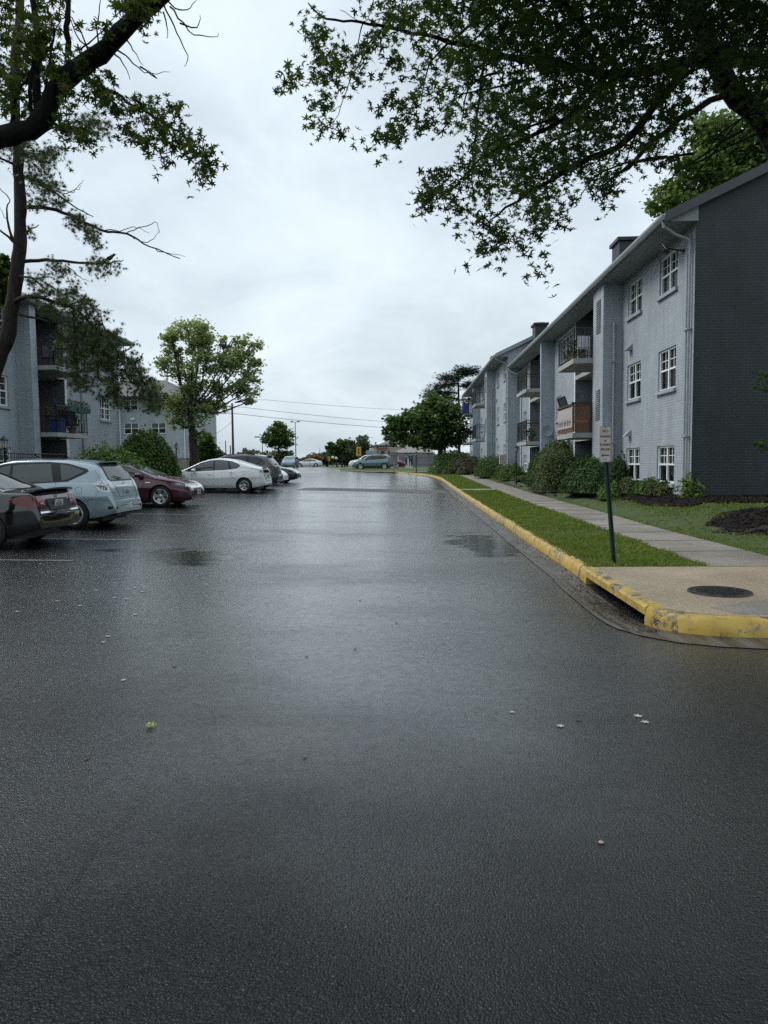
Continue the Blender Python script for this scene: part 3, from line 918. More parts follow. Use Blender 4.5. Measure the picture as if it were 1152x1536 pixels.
    # corner boards of the recesses (bright in the photo)
    for r in (r1,r2):
        mb=MB(); vs=[]
        mb.prism([(T(r,0,0)[0],T(r,0,0)[1]-.03),(T(r,.03,0)[0],T(r,0,0)[1]-.03),(T(r,.03,0)[0],T(r,0,0)[1]+.16),(T(r,.002,0)[0],T(r,0,0)[1]+.16)],'z',z0+dz,7.47+dz)
        world_part(mb.build('corner_board',M['trim'],root),root)
    # windows
    rgw=random.Random(cfg['seed'])
    for u,k,w,l in wins:
        z,h=SZ[k]
        add_window(root,T(u,-.07,z),rot,w,h,l,cfg.get('muntin','top'),rgw.choice([0,.5,.55,.95,.95,.95]),bmat=rgw.choice(['blind','blind','curtain']))
    # brick-louvre vents on the bay front
    for z,h in ((5.95,1.15),(3.0,1.05)):
        mb=MB(); a=b0+.35; c=b0+.85
        for k in range(int(h/.07)):
            zz=z+k*.07
            vs=[T(a,.645,zz),T(c,.645,zz),T(c,.67,zz+.01),T(a,.67,zz+.01),T(a,.67,zz+.02),T(c,.67,zz+.02),T(c,.645,zz+.066),T(a,.645,zz+.066)]
            mb.add(vs,[(0,1,2,3),(3,2,5,4),(4,5,6,7)])
        world_part(mb.build('vent_louver',M['louver'],root,fix=False),root)
    for u,z in ((b0-.95,5.12),(b0-.95,2.38)):
        mb=MB(); vs=[T(u-.14,.0,z),T(u+.14,.0,z),T(u+.14,.22,z),T(u-.14,.22,z),T(u-.14,0,z+.22),T(u+.14,0,z+.22)]
        mb.add(vs,[(0,1,2,3),(4,3,2,5),(0,3,4),(1,5,2),(0,4,5,1)])
        world_part(mb.build('vent_hood',M['trim_grey'],root),root)
    # balconies
    for (ua,ub,uend,depth) in ((b1+.02,b1+cfg['bl'][0],r1,1.33),(f1+.02,f1+cfg['bl'][1],r2,1.33)):
        for k in (1,2):
            z=F[k]
            mb=MB()
            pts=[(ua,D+.01),(ua,depth),(ub,depth),(ub,.02),(uend-.02,.02),(uend-.02,D+.01)]
            pw=[(T(u,v,0)[0],T(u,v,0)[1]) for u,v in pts]
            mb.prism(pw,'z',z-.17+dz,z+dz)
            bal=world_part(mb.build('balcony',M['conc_bal'],root),root)
            if not (cfg.get('screen') and k==1 and ua<12):
                mb=MB()
                railing_mesh(mb,[T(ua+.04,.66,z),T(ua+.04,depth-.05,z),T(ub-.04,depth-.05,z),T(ub-.04,.05,z)],1.06)
                mb.build('railing',M['iron'],bal)
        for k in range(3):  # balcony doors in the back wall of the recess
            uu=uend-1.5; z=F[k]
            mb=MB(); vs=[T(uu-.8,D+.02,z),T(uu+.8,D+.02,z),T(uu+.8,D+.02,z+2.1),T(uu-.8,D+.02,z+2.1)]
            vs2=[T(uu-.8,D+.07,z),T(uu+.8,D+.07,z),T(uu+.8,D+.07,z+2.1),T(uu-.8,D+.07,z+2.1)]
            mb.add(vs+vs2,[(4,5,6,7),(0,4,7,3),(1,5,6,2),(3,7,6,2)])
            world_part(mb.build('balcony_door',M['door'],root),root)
    for k,(u,v) in enumerate(cfg['chim']):
        zr=7.64+(.8-v)*.45; w=.36
        mb=MB(); a=T(u,v,0)
        mb.box(a[0]-w,a[0]+w,a[1]-.5,a[1]+.5,zr+dz-.5,zr+dz+1.45)
        ch=world_part(mb.build('chimney',M['brick_dark'],root),root)
        mb=MB(); mb.box(a[0]-w-.09,a[0]+w+.09,a[1]-.6,a[1]+.6,zr+dz+1.452,zr+dz+1.58)
        mb.box(a[0]-w*.6,a[0]+w*.6,a[1]-.4,a[1]+.4,zr+dz+1.58,zr+dz+1.63)
        mb.build('chimney_cap',M['black'],ch)
    return root, T

A, TA = apartment('apartment_building','grey painted brick apartment building with a dark slate gable end beside the lawn',7.14,18.3,-1,0,
    dict(L=27.5,bay=(6.0,7.3,12.7),fin=(17.2,17.5,24.2),near=(1.85,4.75),mid=[(14.5,2,2.3,3),(16.0,1,1.3,2),(16.0,0,1.3,2)],far=(26.0,),
         bl=(2.7,3.1),dark=True,screen=True,chim=[(10.6,-1.4),(26.2,-.9)],seed=4))
B, TB = apartment('apartment_building','grey painted brick apartment building with a pale gable standing beyond the dark-gabled one',6.28,45.8,-1,.75,
    dict(L=27.5,bay=(6.5,7.8,13.2),fin=(17.7,18.0,24.4),near=(1.3,5.0),mid=[(14.8,2,2.3,3),(16.3,1,1.3,2),(16.3,0,1.3,2)],far=(26.0,),
         bl=(2.9,3.1),chim=[(19.0,-1.5)],seed=9))
CL, TC = apartment('apartment_building','grey painted brick apartment building behind the parked cars on the left',-15.2,9.9,1,.35,
    dict(L=27.1,bay=(6.0,7.3,12.0),fin=(17.3,17.75,21.2),near=(2.0,4.9),mid=[(13.3,2,1.36,2),(13.3,1,1.36,2),(13.3,0,1.36,2),(16.0,2,1.5,2),(16.0,1,1.5,2),(16.0,0,1.5,2)],far=(25.4,),
         bl=(2.7,2.75),chim=[(10,-2.0)],seed=21,muntin='all',farpipe=22.7))

# far frontal building on the left with a hipped roof
def frontal():
    x0,x1,Y,zb=-41.5,-25.9,83.0,1.7
    root=thing('apartment_building','far grey apartment building with a hipped shingle roof behind the leafy tree','apartment building',((x0+x1)/2,Y,zb))
    T=lambda u,v,z:(x0+u, Y-v, zb+z)
    L=x1-x0; top=7.9
    cols=[(1.6,.0),(5.9,.0),(9.1,.0),(12.4,.0)]
    SZ=[(.9,1.2),(3.65,1.25),(6.4,1.2)]
    wins=[(u,k) for u in (3.2,8.75,12.0) for k in range(3)]
    mb=MB()
    wall_panel(mb,T,7.4,L,0,-1,top,[(u-.85,u+.85,SZ[k][0],SZ[k][0]+SZ[k][1]) for u,k in wins if u>7])
    wall_panel(mb,T,0,7.4,1.2,-1,top,[(u-.85,u+.85,SZ[k][0],SZ[k][0]+SZ[k][1]) for u,k in wins if u<7]+[(6.0,7.0,SZ[k][0],SZ[k][0]+SZ[k][1]) for k in range(3)])
    def q(a,b): mb.quad(T(a[0],a[1],-1),T(b[0],b[1],-1),T(b[0],b[1],top),T(a[0],a[1],top))
    q((7.4,0),(7.4,1.2)); q((L,0),(L,-12)); q((L,-12),(0,-12)); q((0,-12),(0,1.2))
    world_part(mb.build('wall',M['brick'],root),root)
    mb=MB()
    e=.6; vs=[T(-e,1.2+e,top),T(L+e,1.2+e,top),T(L+e,-12-e,top),T(-e,-12-e,top),T(4.5,-5.4,top+2.6),T(L-4.5,-5.4,top+2.6),
              T(-e,1.2+e,top-.18),T(L+e,1.2+e,top-.18),T(L+e,-12-e,top-.18),T(-e,-12-e,top-.18)]
    mb.add(vs,[(0,1,5,4),(1,2,5),(2,3,4,5),(3,0,4),(0,6,7,1),(1,7,8,2),(2,8,9,3),(3,9,6,0),(6,9,8,7)])
    rf=world_part(mb.build('roof',M['shingle'],root),root)
    mb=MB(); a=T(6.2,-1.2,0); zz=zb+top+.75
    mb.box(a[0]-.45,a[0]+.45,a[1]-.1,a[1]+1.4,zz-.35,zz+.75); 
    world_part(mb.build('dormer',M['louver'],root),root)
    for u,k in wins: add_window(root,T(u,(-.07 if u>7 else 1.13),SZ[k][0]),0,1.7,SZ[k][1],2,None,.5 if (u+k)%2>.5 else 0)
    for k in range(3): add_window(root,T(6.5,1.13,SZ[k][0]),0,1.0,SZ[k][1],1,None,.5)
    mb=MB(); mb.tube([T(L-.5,.08,top-.2),T(L-.5,.08,-.5)],.07,6); world_part(mb.build('downpipe',M['trim'],root),root)
    mb=MB(); a=T(9.0,0,5.3); mb.box(a[0]-.25,a[0]+.25,a[1]-.22,a[1]-.01,a[2],a[2]+.2); world_part(mb.build('vent_hood',M['trim'],root),root)
frontal()

# ----------------------------------------------------------- fittings that hang on or stand at the buildings
def fit(mb,name,label,cat,mat,group=None,smooth=None): return tag(mb.build(name,mat,smooth=smooth),label,cat,group)
# flood lamp under the soffit at the near corner
r_=thing('flood_light','black flood light on an arm under the eave by the gable corner','light',TA(.75,.1,6.95))
mb=MB(); mb.lathe([(0,0),(.06,0),(.06,.02),(0,.02)],12,M=Matrix.Translation(TA(.75,.0,7.0))@Matrix.Rotation(R(-90),4,'Y')); mb.tube([TA(.75,.02,7.0),TA(.78,.22,7.04),TA(.9,.34,7.1)],.022,6)
world_part(mb.build('arm',M['black'],r_),r_)
mb=MB(); mb.box(-.16,.16,-.05,.05,-.11,.11,M=Matrix.Translation(TA(1.0,.42,7.12))@Matrix.Rotation(R(50),4,'Z')@Matrix.Rotation(R(-35),4,'X'))
world_part(mb.build('lamp_head',M['black'],r_,bevel=.015),r_)
mb=MB(); mb.box(-.14,.14,-.062,-.052,-.09,.09,M=Matrix.Translation(TA(1.0,.42,7.12))@Matrix.Rotation(R(50),4,'Z')@Matrix.Rotation(R(-35),4,'X'))
world_part(mb.build('lens',M['clearlens'],r_),r_)
# round dish on the fin wall
r_=thing('satellite_dish','small round grey dish on the second brick pier','satellite dish',TA(17.1,.32,3.0))
Md=Matrix.Translation(TA(17.05,.36,3.1))@Matrix.Rotation(R(90),4,'X')
mb=MB(); mb.lathe([(0,.0),(.10,.012),(.2,.045),(.26,.085),(.262,.095),(.19,.06),(.0,.02)],24,M=Md); world_part(mb.build('dish',M['trim_grey'],r_,smooth=50),r_)
mb=MB(); mb.tube([TA(17.19,.36,3.1),TA(17.12,.36,2.6),TA(17.19,.36,1.4)],.012,5); world_part(mb.build('cable',M['trim_grey'],r_),r_)
# reed screen and printed cloths on the balcony rail
zf=2.60
def bx(mb,u0,u1,v0,v1,z0,z1,mi=0):
    a=TA(u0,v0,z0); b=TA(u1,v1,z1)
    mb.box(min(a[0],b[0]),max(a[0],b[0]),a[1],b[1],a[2],b[2],mi)
r_=thing('balcony_screen','brown slatted balcony screen hung with pale printed cloth panels','screen',TA(8.6,1.3,zf))
mb=MB()
for k in range(9):
    v=.66+.075*k; bx(mb,7.34,7.365,v,v+.062,zf+.04,zf+1.02)
for k in range(34):
    u=7.37+.078*k; bx(mb,u,u+.062,1.27,1.295,zf+.04,zf+.98)
world_part(mb.build('slats',M['screen'],r_),r_)
mb=MB(); bx(mb,7.325,7.42,.63,1.36,zf+1.03,zf+1.09); bx(mb,7.42,10.0,1.25,1.34,zf+1.0,zf+1.05); bx(mb,7.33,7.40,.63,.72,zf,zf+1.03)
for k in range(7): bx(mb,7.326,7.335,.72+.085*k,.765+.085*k,zf+.93+.03*(k%2),zf+.975+.03*(k%2))
world_part(mb.build('top_rail',M['pole_wood'],r_),r_)
def cloth(pu,pv,flower):
    mb=MB(); n=14
    vs=[];fs=[]
    for j in range(2):
        for i in range(n+1):
            t=i/n
            off=.012*math.sin(t*22)
            if pu: vs.append(TA(7.46+2.45*t,1.318+off,zf+(.20 if j==0 else .93)))
            else: vs.append(TA(7.322-abs(off),.74+.56*t,zf+(.20 if j==0 else .88)))
    for i in range(n): fs.append((i,i+1,n+1+i+1,n+1+i))
    mb.add(vs,fs); return mb
c1=world_part(cloth(True,0,0).build('cloth_panel',M['cloth'],r_,smooth=60),r_)
mb=MB(); rr=random.Random(2)
for k in range(9):      # dark figures printed along the hem of the front cloth
    u=7.66+.26*k
    bx(mb,u,u+.07,1.336,1.339,zf+.30,zf+.48); bx(mb,u-.03,u+.11,1.336,1.339,zf+.40+.02*(k%3),zf+.43+.02*(k%3)); bx(mb,u+.015,u+.055,1.336,1.339,zf+.50,zf+.55)
world_part(mb.build('printed_border',M['louver'],r_),r_)
mb=MB()
for k in range(12):
    a=2*PI*k/12; v=.98+.09*math.cos(a); z=zf+.60+.08*math.sin(a); bx(mb,7.330,7.338,v-.03,v+.03,z-.03,z+.03)
for k in range(7): bx(mb,7.330,7.338,.80+.07*k,.85+.07*k,zf+.36+.03*(k%2),zf+.44+.03*(k%2))
world_part(mb.build('printed_flowers',plain('rust_print',(.30,.15,.06),.8),r_),r_)
# tilted dark board beside the balcony door
mb=MB(); Mt=Matrix.Translation(TA(12.95,.42,3.95))@Matrix.Rotation(R(-22),4,'Y')@Matrix.Rotation(R(8),4,'X')
r_=thing('wall_panel','dark framed panel leaning out from the wall above the brown screen','panel',TA(12.9,.4,4.05))
mb.box(-.15,.15,-.03,.03,-.40,.40,M=Mt); world_part(mb.build('board',M['louver'],r_),r_)
mb=MB()
for a in ((-.18,-.151,-.43,.43),(.151,.18,-.43,.43)): mb.box(a[0],a[1],-.045,.045,a[2],a[3],M=Mt)
for a in ((-.151,.151,-.43,-.401),(-.151,.151,.401,.43)): mb.box(a[0],a[1],-.045,.045,a[2],a[3],M=Mt)
mb.tube([Mt@Vector((.1,.03,-.2)),TA(13.0,.02,3.7)],.02,5)
world_part(mb.build('frame',M['black'],r_),r_)

def pot_plant(loc, label, s=1.0, mat='shrub_green', group=None, hang=False):
    r=thing('potted_plant',label,'plant',loc,group=group)
    mb=MB(); mb.lathe([(0,0),(.10*s,0),(.14*s,.22*s),(.155*s,.22*s),(.155*s,.25*s),(.12*s,.25*s),(0,.22*s)],14)
    mb.build('pot',M['pot'],r,smooth=40)
    rg=np.random.default_rng(int(abs(loc[1])*97)); p,_=in_ball(rg,160,(0,0,.45*s),(.3*s,.3*s,.28*s))
    leaf_cloud('foliage',p,OVAL,.13*s,M[mat],r,seed=5)
    return r
pot_plant(TA(8.2,1.05,5.22),'bushy green potted plant behind the top balcony railing of the dark-gabled building',1.15,'shrub_dark')
pot_plant(TA(9.3,1.0,5.22),'smaller potted plant at the outer corner of that top balcony',.8,'shrub_green')
pot_plant(TA(18.6,.9,2.60),'potted plant on the lower balcony beyond the round dish',1.0,'shrub_dark')
r_=thing('patio_chair','pale folding chair on the top balcony of the dark-gabled building','chair',TA(8.0,.85,5.22))
mb=MB()
mb.box(-.22,.22,-.2,.2,.42,.45)
world_=mb.build('seat',M['trim'],r_)
mb=MB(); mb.box(-.22,.22,-.22,-.19,.46,.86); mb.build('backrest',M['trim'],r_)
for sx in(-.2,.2):
    for sy in(-.18,.18):
        mb=MB(); mb.tube([(sx,sy,0),(sx,sy,.42)],.014,6); mb.build('leg',M['trim'],r_)
# left building: balcony belongings
fb=2.60
mb=MB(); a=TC(18.45,1.0,fb)
r_=thing('storage_bin','dark blue plastic bin on the lower left balcony','bin',a)
mb.prism([(-.24,-.2),(.24,-.2),(.24,.2),(-.24,.2)],'z',0,.5); mb.build('body',M['blue_bin'],r_,bevel=.03)
mb=MB(); mb.box(-.27,.27,-.23,.23,.502,.56); mb.build('lid',M['blue_bin'],r_,bevel=.015)
for k,(u,c) in enumerate(((19.0,'planter'),(19.7,'planter'),(20.3,'planter'))):
    r_=thing('window_box',['green rail planter nearest the brick pier on the left balcony','green rail planter in the middle of the left balcony rail','green rail planter at the far end of the left balcony rail'][k],'planter',TC(u,1.3,fb+.92),group='planters on the balcony rail')
    mb=MB(); mb.prism([(-.10,-.02),(.10,-.02),(.13,.2),(-.13,.2)],'y',-.28,.28); mb.build('trough',M[c],r_)
    rg=np.random.default_rng(k+70); p,_=in_ball(rg,120,(0,0,.3),(.16,.32,.2)); leaf_cloud('foliage',p,OVAL,.09,M['shrub_green' if k!=1 else 'shrub_red'],r_,seed=k)
r_=thing('balcony_table','small dark table behind the left balcony railing','table',TC(18.6,.55,fb))
mb=MB(); mb.box(-.3,.3,-.45,.45,.68,.72); mb.build('tabletop',M['black'],r_)
for sx in(-.26,.26):
    for sy in(-.4,.4):
        mb=MB(); mb.tube([(sx,sy,0),(sx,sy,.68)],.02,6); mb.build('leg',M['black'],r_)
pot_plant(TC(18.6,.55,fb+.72),'small flowering pot on the dark balcony table',.6,'leaf_orange')
pot_plant(TC(19.9,.9,fb),'leafy pot on the floor of the lower left balcony',1.2,'shrub_tan')
r_=thing('cooker','black lidded grill on the lower left balcony','grill',TC(19.6,.85,fb))
mb=MB(); mb.box(-.25,.25,-.35,.35,.35,.75); mb.build('body',M['black'],r_,bevel=.05)
mb=MB(); mb.prism([(-.24,.76),(.24,.76),(.18,.98),(-.1,1.02),(-.2,.95)],'y',-.34,.34); mb.build('lid',M['black'],r_,bevel=.02)
for sy in(-.3,.3):
    mb=MB(); mb.tube([(0,sy,0),(0,sy,.35)],.02,6); mb.build('leg',M['black'],r_)
r_=thing('patio_chair','dark low chair on the upper left balcony','chair',TC(18.7,.7,5.22))
mb=MB(); mb.box(-.25,.25,-.25,.25,.36,.42); mb.build('seat',M['black'],r_)
mb=MB(); mb.box(-.25,-.2,-.25,.25,.43,.9); mb.build('backrest',M['black'],r_)
for sx in(-.22,.22):
    for sy in(-.22,.22):
        mb=MB(); mb.tube([(sx,sy,0),(sx,sy,.36)],.018,6); mb.build('leg',M['black'],r_)
# blue tarp on a far balcony of the far right building
mb=MB(); a=TB(18.5,1.2,5.24); mb.box(a[0]-.28,a[0]+.28,a[1]-.7,a[1]+.7,a[2],a[2]+.85)
fit(mb,'storage_bin','bright blue box on a top balcony of the farther right building','box',M['blue_bin'])
# entrance steps rail on the left
r_=thing('stair_railing','black iron stair railing by the left building entrance','railing',TC(15.2,1.6,.6))
mb=MB(); z=.75
railing_mesh(mb,[TC(12.4,2.0,z),TC(16.9,2.0,z)],.95); railing_mesh(mb,[TC(16.9,2.0,z),TC(18.6,2.0,z-.6)],.95)
world_part(mb.build('rail',M['iron'],r_),r_)
mb=MB(); railing_mesh(mb,[TC(16.4,1.1,z),TC(18.4,1.1,z-.7)],.95); world_part(mb.build('rail',M['iron'],r_),r_)
# ================================================================= cars
def smooth_profile(pts, L, sig=.045, step=.01):
    xs=np.arange(-.5,L+.5,step)
    z=np.interp(xs,[p[0] for p in pts],[p[1] for p in pts])
    k=np.exp(-.5*(np.arange(-20,21)*step/sig)**2); k/=k.sum()
    zp=np.convolve(np.pad(z,20,mode='edge'),k,'valid')
    return lambda x: float(np.interp(x,xs,zp))

class Body:
    """lofted body shell: rear at x=0, nose at x=L, symmetric in y"""
    def __init__(s, sp):
        s.sp=sp; s.L=sp['L']; s.W=sp['W']/2
        s.top=smooth_profile(sp['top'],s.L,sp.get('sig',.045)); s.belt=smooth_profile(sp['belt'],s.L,.15); s.bot=smooth_profile(sp['bot'],s.L,.06)
        s.tumble=sp.get('tumble',.36)
    def half(s,x):
        L=s.L; W=s.W
        er=min(x/.75,1); ef=min((L-x)/1.0,1)
        return W*(1-.13*(1-er)**2.0*1.0-.20*(1-ef)**2.1-.012*abs(x-L/2)/(L/2))
    def section(s,x):
        w=s.half(x); zt=s.top(x); zb=s.bot(x)
        zt=max(zt,zb+.12)
        zl=min(s.belt(x),zt-.055)
        zl=max(zl,zb+.06)
        hg=zt-zl                                 # height of greenhouse here
        crown=.045 if hg>.2 else .035
        yr=w*.965-s.tumble*max(0,hg-.06)
        zs=zb+(zl-zb)*.62                         # character line
        pts=[(0,zb+.02),(w*.80,zb+.015),(w*.93,zb+.01),(w*.972,zb+.06),(w*.992,zb+(zl-zb)*.30),(w*1.0,zs-.03),(w*1.003,zs),(w*.992,zs+.035),(w*.975,zl-.02),(w*.962,zl+.0)]
        if hg>.10:
            m=.5
            pts+=[(w*.955-(w*.955-yr)*.12, zl+(hg-crown-.03)*.12)]
            pts+=[(w*.955+(yr-w*.955)*t-.0+.018*math.sin(PI*t), zl+(hg-crown-.03)*t) for t in (.4,.7)]
            pts+=[(yr+.004,zt-crown-.035),(yr-.03,zt-crown-.004)]
        else:
            pts+=[(w*.957,zl+hg*.15),(w*.95,zl+hg*.3),(w*.94,zl+hg*.42),(w*.93,zl+hg*.5),(w*.90,zl+hg*.62)]
        ye=pts[-1][0]; ze=pts[-1][1]
        for t in (.82,.6,.38,.18,0):
            pts.append((ye*t, zt-(zt-ze)*(t**2.4)))
        return pts
    def mesh(s):
        L=s.L; N_=150
        xs=[L*(.5-.5*math.cos(PI*i/N_))*.35+L*i/N_*.65 for i in range(N_+1)]
        rows=[]
        for x in xs:
            h=s.section(x); full=h+[(-y,z) for y,z in h[-2:0:-1]]
            rows.append([(x-L/2,y,z) for y,z in full])
        m=len(rows[0]); vs=[q for r in rows for q in r]; fs=[]
        for i in range(len(rows)-1):
            for j in range(m): fs.append((i*m+j,i*m+(j+1)%m,(i+1)*m+(j+1)%m,(i+1)*m+j))
        fs.append(tuple(range(m-1,-1,-1))); fs.append(tuple(range((len(rows)-1)*m,len(rows)*m)))
        return vs,fs

def largest(mb):
    """keep the biggest connected piece of a patch"""
    par=list(range(len(mb.v)))
    def find(i):
        while par[i]!=i: par[i]=par[par[i]]; i=par[i]
        return i
    for f in mb.f:
        for k in f[1:]: par[find(k)]=find(f[0])
    cnt={}
    for f in mb.f: cnt[find(f[0])]=cnt.get(find(f[0]),0)+1
    if not cnt: return mb
    best=max(cnt,key=cnt.get); out=MB(); out.add(mb.v,[f for f in mb.f if find(f[0])==best])
    used=sorted({i for f in out.f for i in f}); mp={i:k for k,i in enumerate(used)}
    o2=MB(); o2.add([out.v[i] for i in used],[tuple(mp[i] for i in f) for f in out.f]); return o2
def make_car(kind, name, label, sp, paint, loc, rz, group=None, detail=True):
    root=thing(name,label,sp.get('cat','car'),loc,rz,group)
    b=Body(sp); L=b.L; W=b.W
    vs,fs=b.mesh()
    mb=MB(); mb.add(vs,fs); o=mb.build('body',[paint,M['black']],root)
    # BVH of the uncut shell, for laying lamps, panes and seams on
    bm=bmesh.new(); bm.from_mesh(o.data); bmesh.ops.triangulate(bm,faces=bm.faces[:]); bvh=BVHTree.FromBMesh(bm); bm.free()
    # wheel arches
    wr=sp['wr']; ar=wr+.045
    cut=MB()
    for wx in (sp['wx'][0],sp['wx'][1]):
        for sd in (1,-1):
            n=40; ring0=[];ring1=[]
            for k in range(n):
                a=2*PI*k/n; ring0.append((wx-L/2+ar*math.cos(a),sd*(W-.30),wr+ar*math.sin(a))); ring1.append((wx-L/2+ar*math.cos(a),sd*(W+.3),wr+ar*math.sin(a)))
            cut.add(ring0+ring1,[tuple(range(n)),tuple(range(2*n-1,n-1,-1))]+[(k,k+n,(k+1)%n+n,(k+1)%n) for k in range(n)],1)
    co=cut.build('cutter',[paint,M['black']],root)
    md=o.modifiers.new('b','BOOLEAN'); md.operation='DIFFERENCE'; md.object=co; md.solver='EXACT'
    dg=bpy.context.evaluated_depsgraph_get(); dg.update()
    me=bpy.data.meshes.new_from_object(o.evaluated_get(dg),preserve_all_data_layers=True,depsgraph=dg)
    o.modifiers.clear(); o.data=me; bpy.data.objects.remove(co)
    me.polygons.foreach_set('use_smooth',[True]*len(me.polygons)); me.set_sharp_from_angle(angle=R(38))
    def project(poly, view, off=.004, step=.05, sides=(1,)):
        """lay a flat outline on the shell; view: side (x,z), rear/front (y,z), top (x,y)"""
        out=MB()
        for sd in sides:
            q=bmesh.new(); f=q.faces.new([q.verts.new((p[0],p[1],0)) for p in poly])
            lo=[min(p[i] for p in poly) for i in (0,1)]; hi=[max(p[i] for p in poly) for i in (0,1)]
            for ax in (0,1):
                v=lo[ax]+step
                while v<hi[ax]-.004:
                    pl=[0,0,0]; pl[ax]=v; no=[0,0,0]; no[ax]=1
                    bmesh.ops.bisect_plane(q,geom=q.verts[:]+q.edges[:]+q.faces[:],plane_co=pl,plane_no=no); v+=step
            q.verts.index_update(); q.verts.ensure_lookup_table()
            pts=[]; bad=set()
            for v in q.verts:
                a,c=v.co.x,v.co.y
                if view=='side': org,d=Vector((a-L/2,3*sd,c)),Vector((0,-sd,0))
                elif view=='rear': org,d=Vector((-L,a*sd,c)),Vector((1,0,0))
                elif view=='front': org,d=Vector((L,a*sd,c)),Vector((-1,0,0))
                else: org,d=Vector((a-L/2,c*sd,3)),Vector((0,0,-1))
                hit,nn,_,_=bvh.ray_cast(org,d)
                if hit is None: bad.add(v.index); pts.append((0,0,0)); continue
                if nn.dot(d)>0: nn=-nn
                pts.append(tuple(hit+nn*off))
            out.add(pts,[tuple(v.index for v in f.verts) for f in q.faces if not any(v.index in bad for v in f.verts)])
            q.free()
        return out
    def patch(nm,poly,view,mat,off=.004,sides=(1,-1),step=.06,parent=None):
        for sd in sides:
            p=largest(project(poly,view,off,step,(sd,)))
            if p.f: p.build(nm,mat,parent or root,smooth=50)
    def line(nm,pts,view,mat,w=.006,off=.003,sides=(1,-1)):
        for sd in sides: line1(nm,pts,view,mat,w,off,(sd,))
    def line1(nm,pts,view,mat,w,off,sides):
        p=MB()
        for a,c in zip(pts[:-1],pts[1:]):
            d=Vector((c[0]-a[0],c[1]-a[1])); 
            if d.length<1e-6: continue
            nn=Vector((-d.y,d.x)).normalized()*w/2
            n2=max(1,int(d.length/.06))
            for i in range(n2):
                s0=Vector(a[:2])+d*(i/n2); s1=Vector(a[:2])+d*((i+1)/n2)
                pp=project([tuple(s0-nn),tuple(s1-nn),tuple(s1+nn),tuple(s0+nn)],view,off,9,sides)
                p.add(pp.v,pp.f)
        return p.build(nm,mat,root) if p.f else None
    # glass
    for poly in sp['trim']: patch('window_surround',poly,'side',M['black'],.003)
    for poly in sp['windows']: patch('side_window',poly,'side',sp.get('glass',M['carglass']),.006)
    if sp.get('rear_trim'): patch('window_surround',sp['rear_trim'],'top' if sp.get('rear_top') else 'rear',M['black'],.003,(1,))
    if sp.get('rear'): patch('rear_window',sp['rear'],'top' if sp.get('rear_top') else 'rear',sp.get('rglass',M['carglass']),.006,(1,))
    if sp.get('wind'): patch('windscreen',sp['wind'],'top',M['windscreen'],.006,(1,))
    for nm,poly,view,mat in sp.get('patches',[]):
        patch(nm,poly,view,M[mat] if isinstance(mat,str) else mat,.007 if 'lamp' in nm or 'light' in nm else .005)
    for nm,poly,view,mat in sp.get('single',[]):
        patch(nm,poly,view,M[mat] if isinstance(mat,str) else mat,.008,(1,))
    if detail:
        for pts in sp.get('seams',[]): line('door_seam',pts,'side',M['black'])
        for view,pts in sp.get('seams2',[]): line('panel_seam',pts,view,M['black'],sides=(1,-1) if view!='rear' else (1,-1))
    # handles, mirrors
    for hx,hz in sp.get('handles',[]):
        for sd in (1,-1):
            hit=bvh.ray_cast(Vector((hx-L/2,3*sd,hz)),Vector((0,-sd,0)))[0]
            if hit is None: continue
            mb=MB(); mb.tube([(hx-L/2-.10,hit.y+sd*.012,hz),(hx-L/2-.06,hit.y+sd*.030,hz+.004),(hx-L/2+.06,hit.y+sd*.030,hz+.004),(hx-L/2+.10,hit.y+sd*.012,hz)],[.010,.014,.014,.010],6)
            mb.build('door_handle',paint if not sp.get('chrome_handle') else M['chrome'],root,smooth=50)
    if sp.get('mirror'):
        mx,mz=sp['mirror']
        for sd in (1,-1):
            hit=bvh.ray_cast(Vector((mx-L/2,3*sd,mz)),Vector((0,-sd,0)))[0]
            y=(hit.y if hit else sd*W*.9)
            mb=MB()
            prof=[(0,0),(.05,.075),(.09,.11),(.13,.115),(.16,.10),(.165,0)]
            vs=[];n=12
            for i,(dx,r) in enumerate([(-.02,.02),(0,.07),(.05,.09),(.10,.088),(.145,.06),(.16,.015)]):
                for k in range(n):
                    a=2*PI*k/n; vs.append((mx-L/2-.05+dx,y+sd*.16+1.25*r*math.cos(a),mz+.03+.8*r*math.sin(a)))
            fs=[(i*n+k,i*n+(k+1)%n,(i+1)*n+(k+1)%n,(i+1)*n+k) for i in range(5) for k in range(n)]+[tuple(range(n)),tuple(range(6*n-1,5*n-1,-1))]
            mb.add(vs,fs); mb.tube([(mx-L/2+.02,y-sd*.01,mz-.02),(mx-L/2+.01,y+sd*.10,mz+.0)],[.03,.025],6)
            mb.build('side_mirror',paint,root,smooth=45)
    # wheels
    n_sp=sp.get('spokes',5)
    for wx in sp['wx']:
        for sd in (1,-1):
            w=bpy.data.objects.new('wheel',wheel_mesh(wr,sp['rr'],n_sp,'tyre')); link(w,root)
            w.location=(wx-L/2,sd*(W-.035),wr); w.rotation_euler=(0,0,0 if sd>0 else PI)
            r2=bpy.data.objects.new('rim',wheel_mesh(wr,sp['rr'],n_sp,'rim',sp.get('rimstyle',0))); link(r2,w)
    # underside shade and sills
    mb=MB(); mb.box(.35-L/2,L/2-.35,-W+.22,W-.22,.16,.30); mb.build('underbody',M['black'],root)
    for f in sp.get('extras',[]): f(root,b,bvh,paint)
    return root

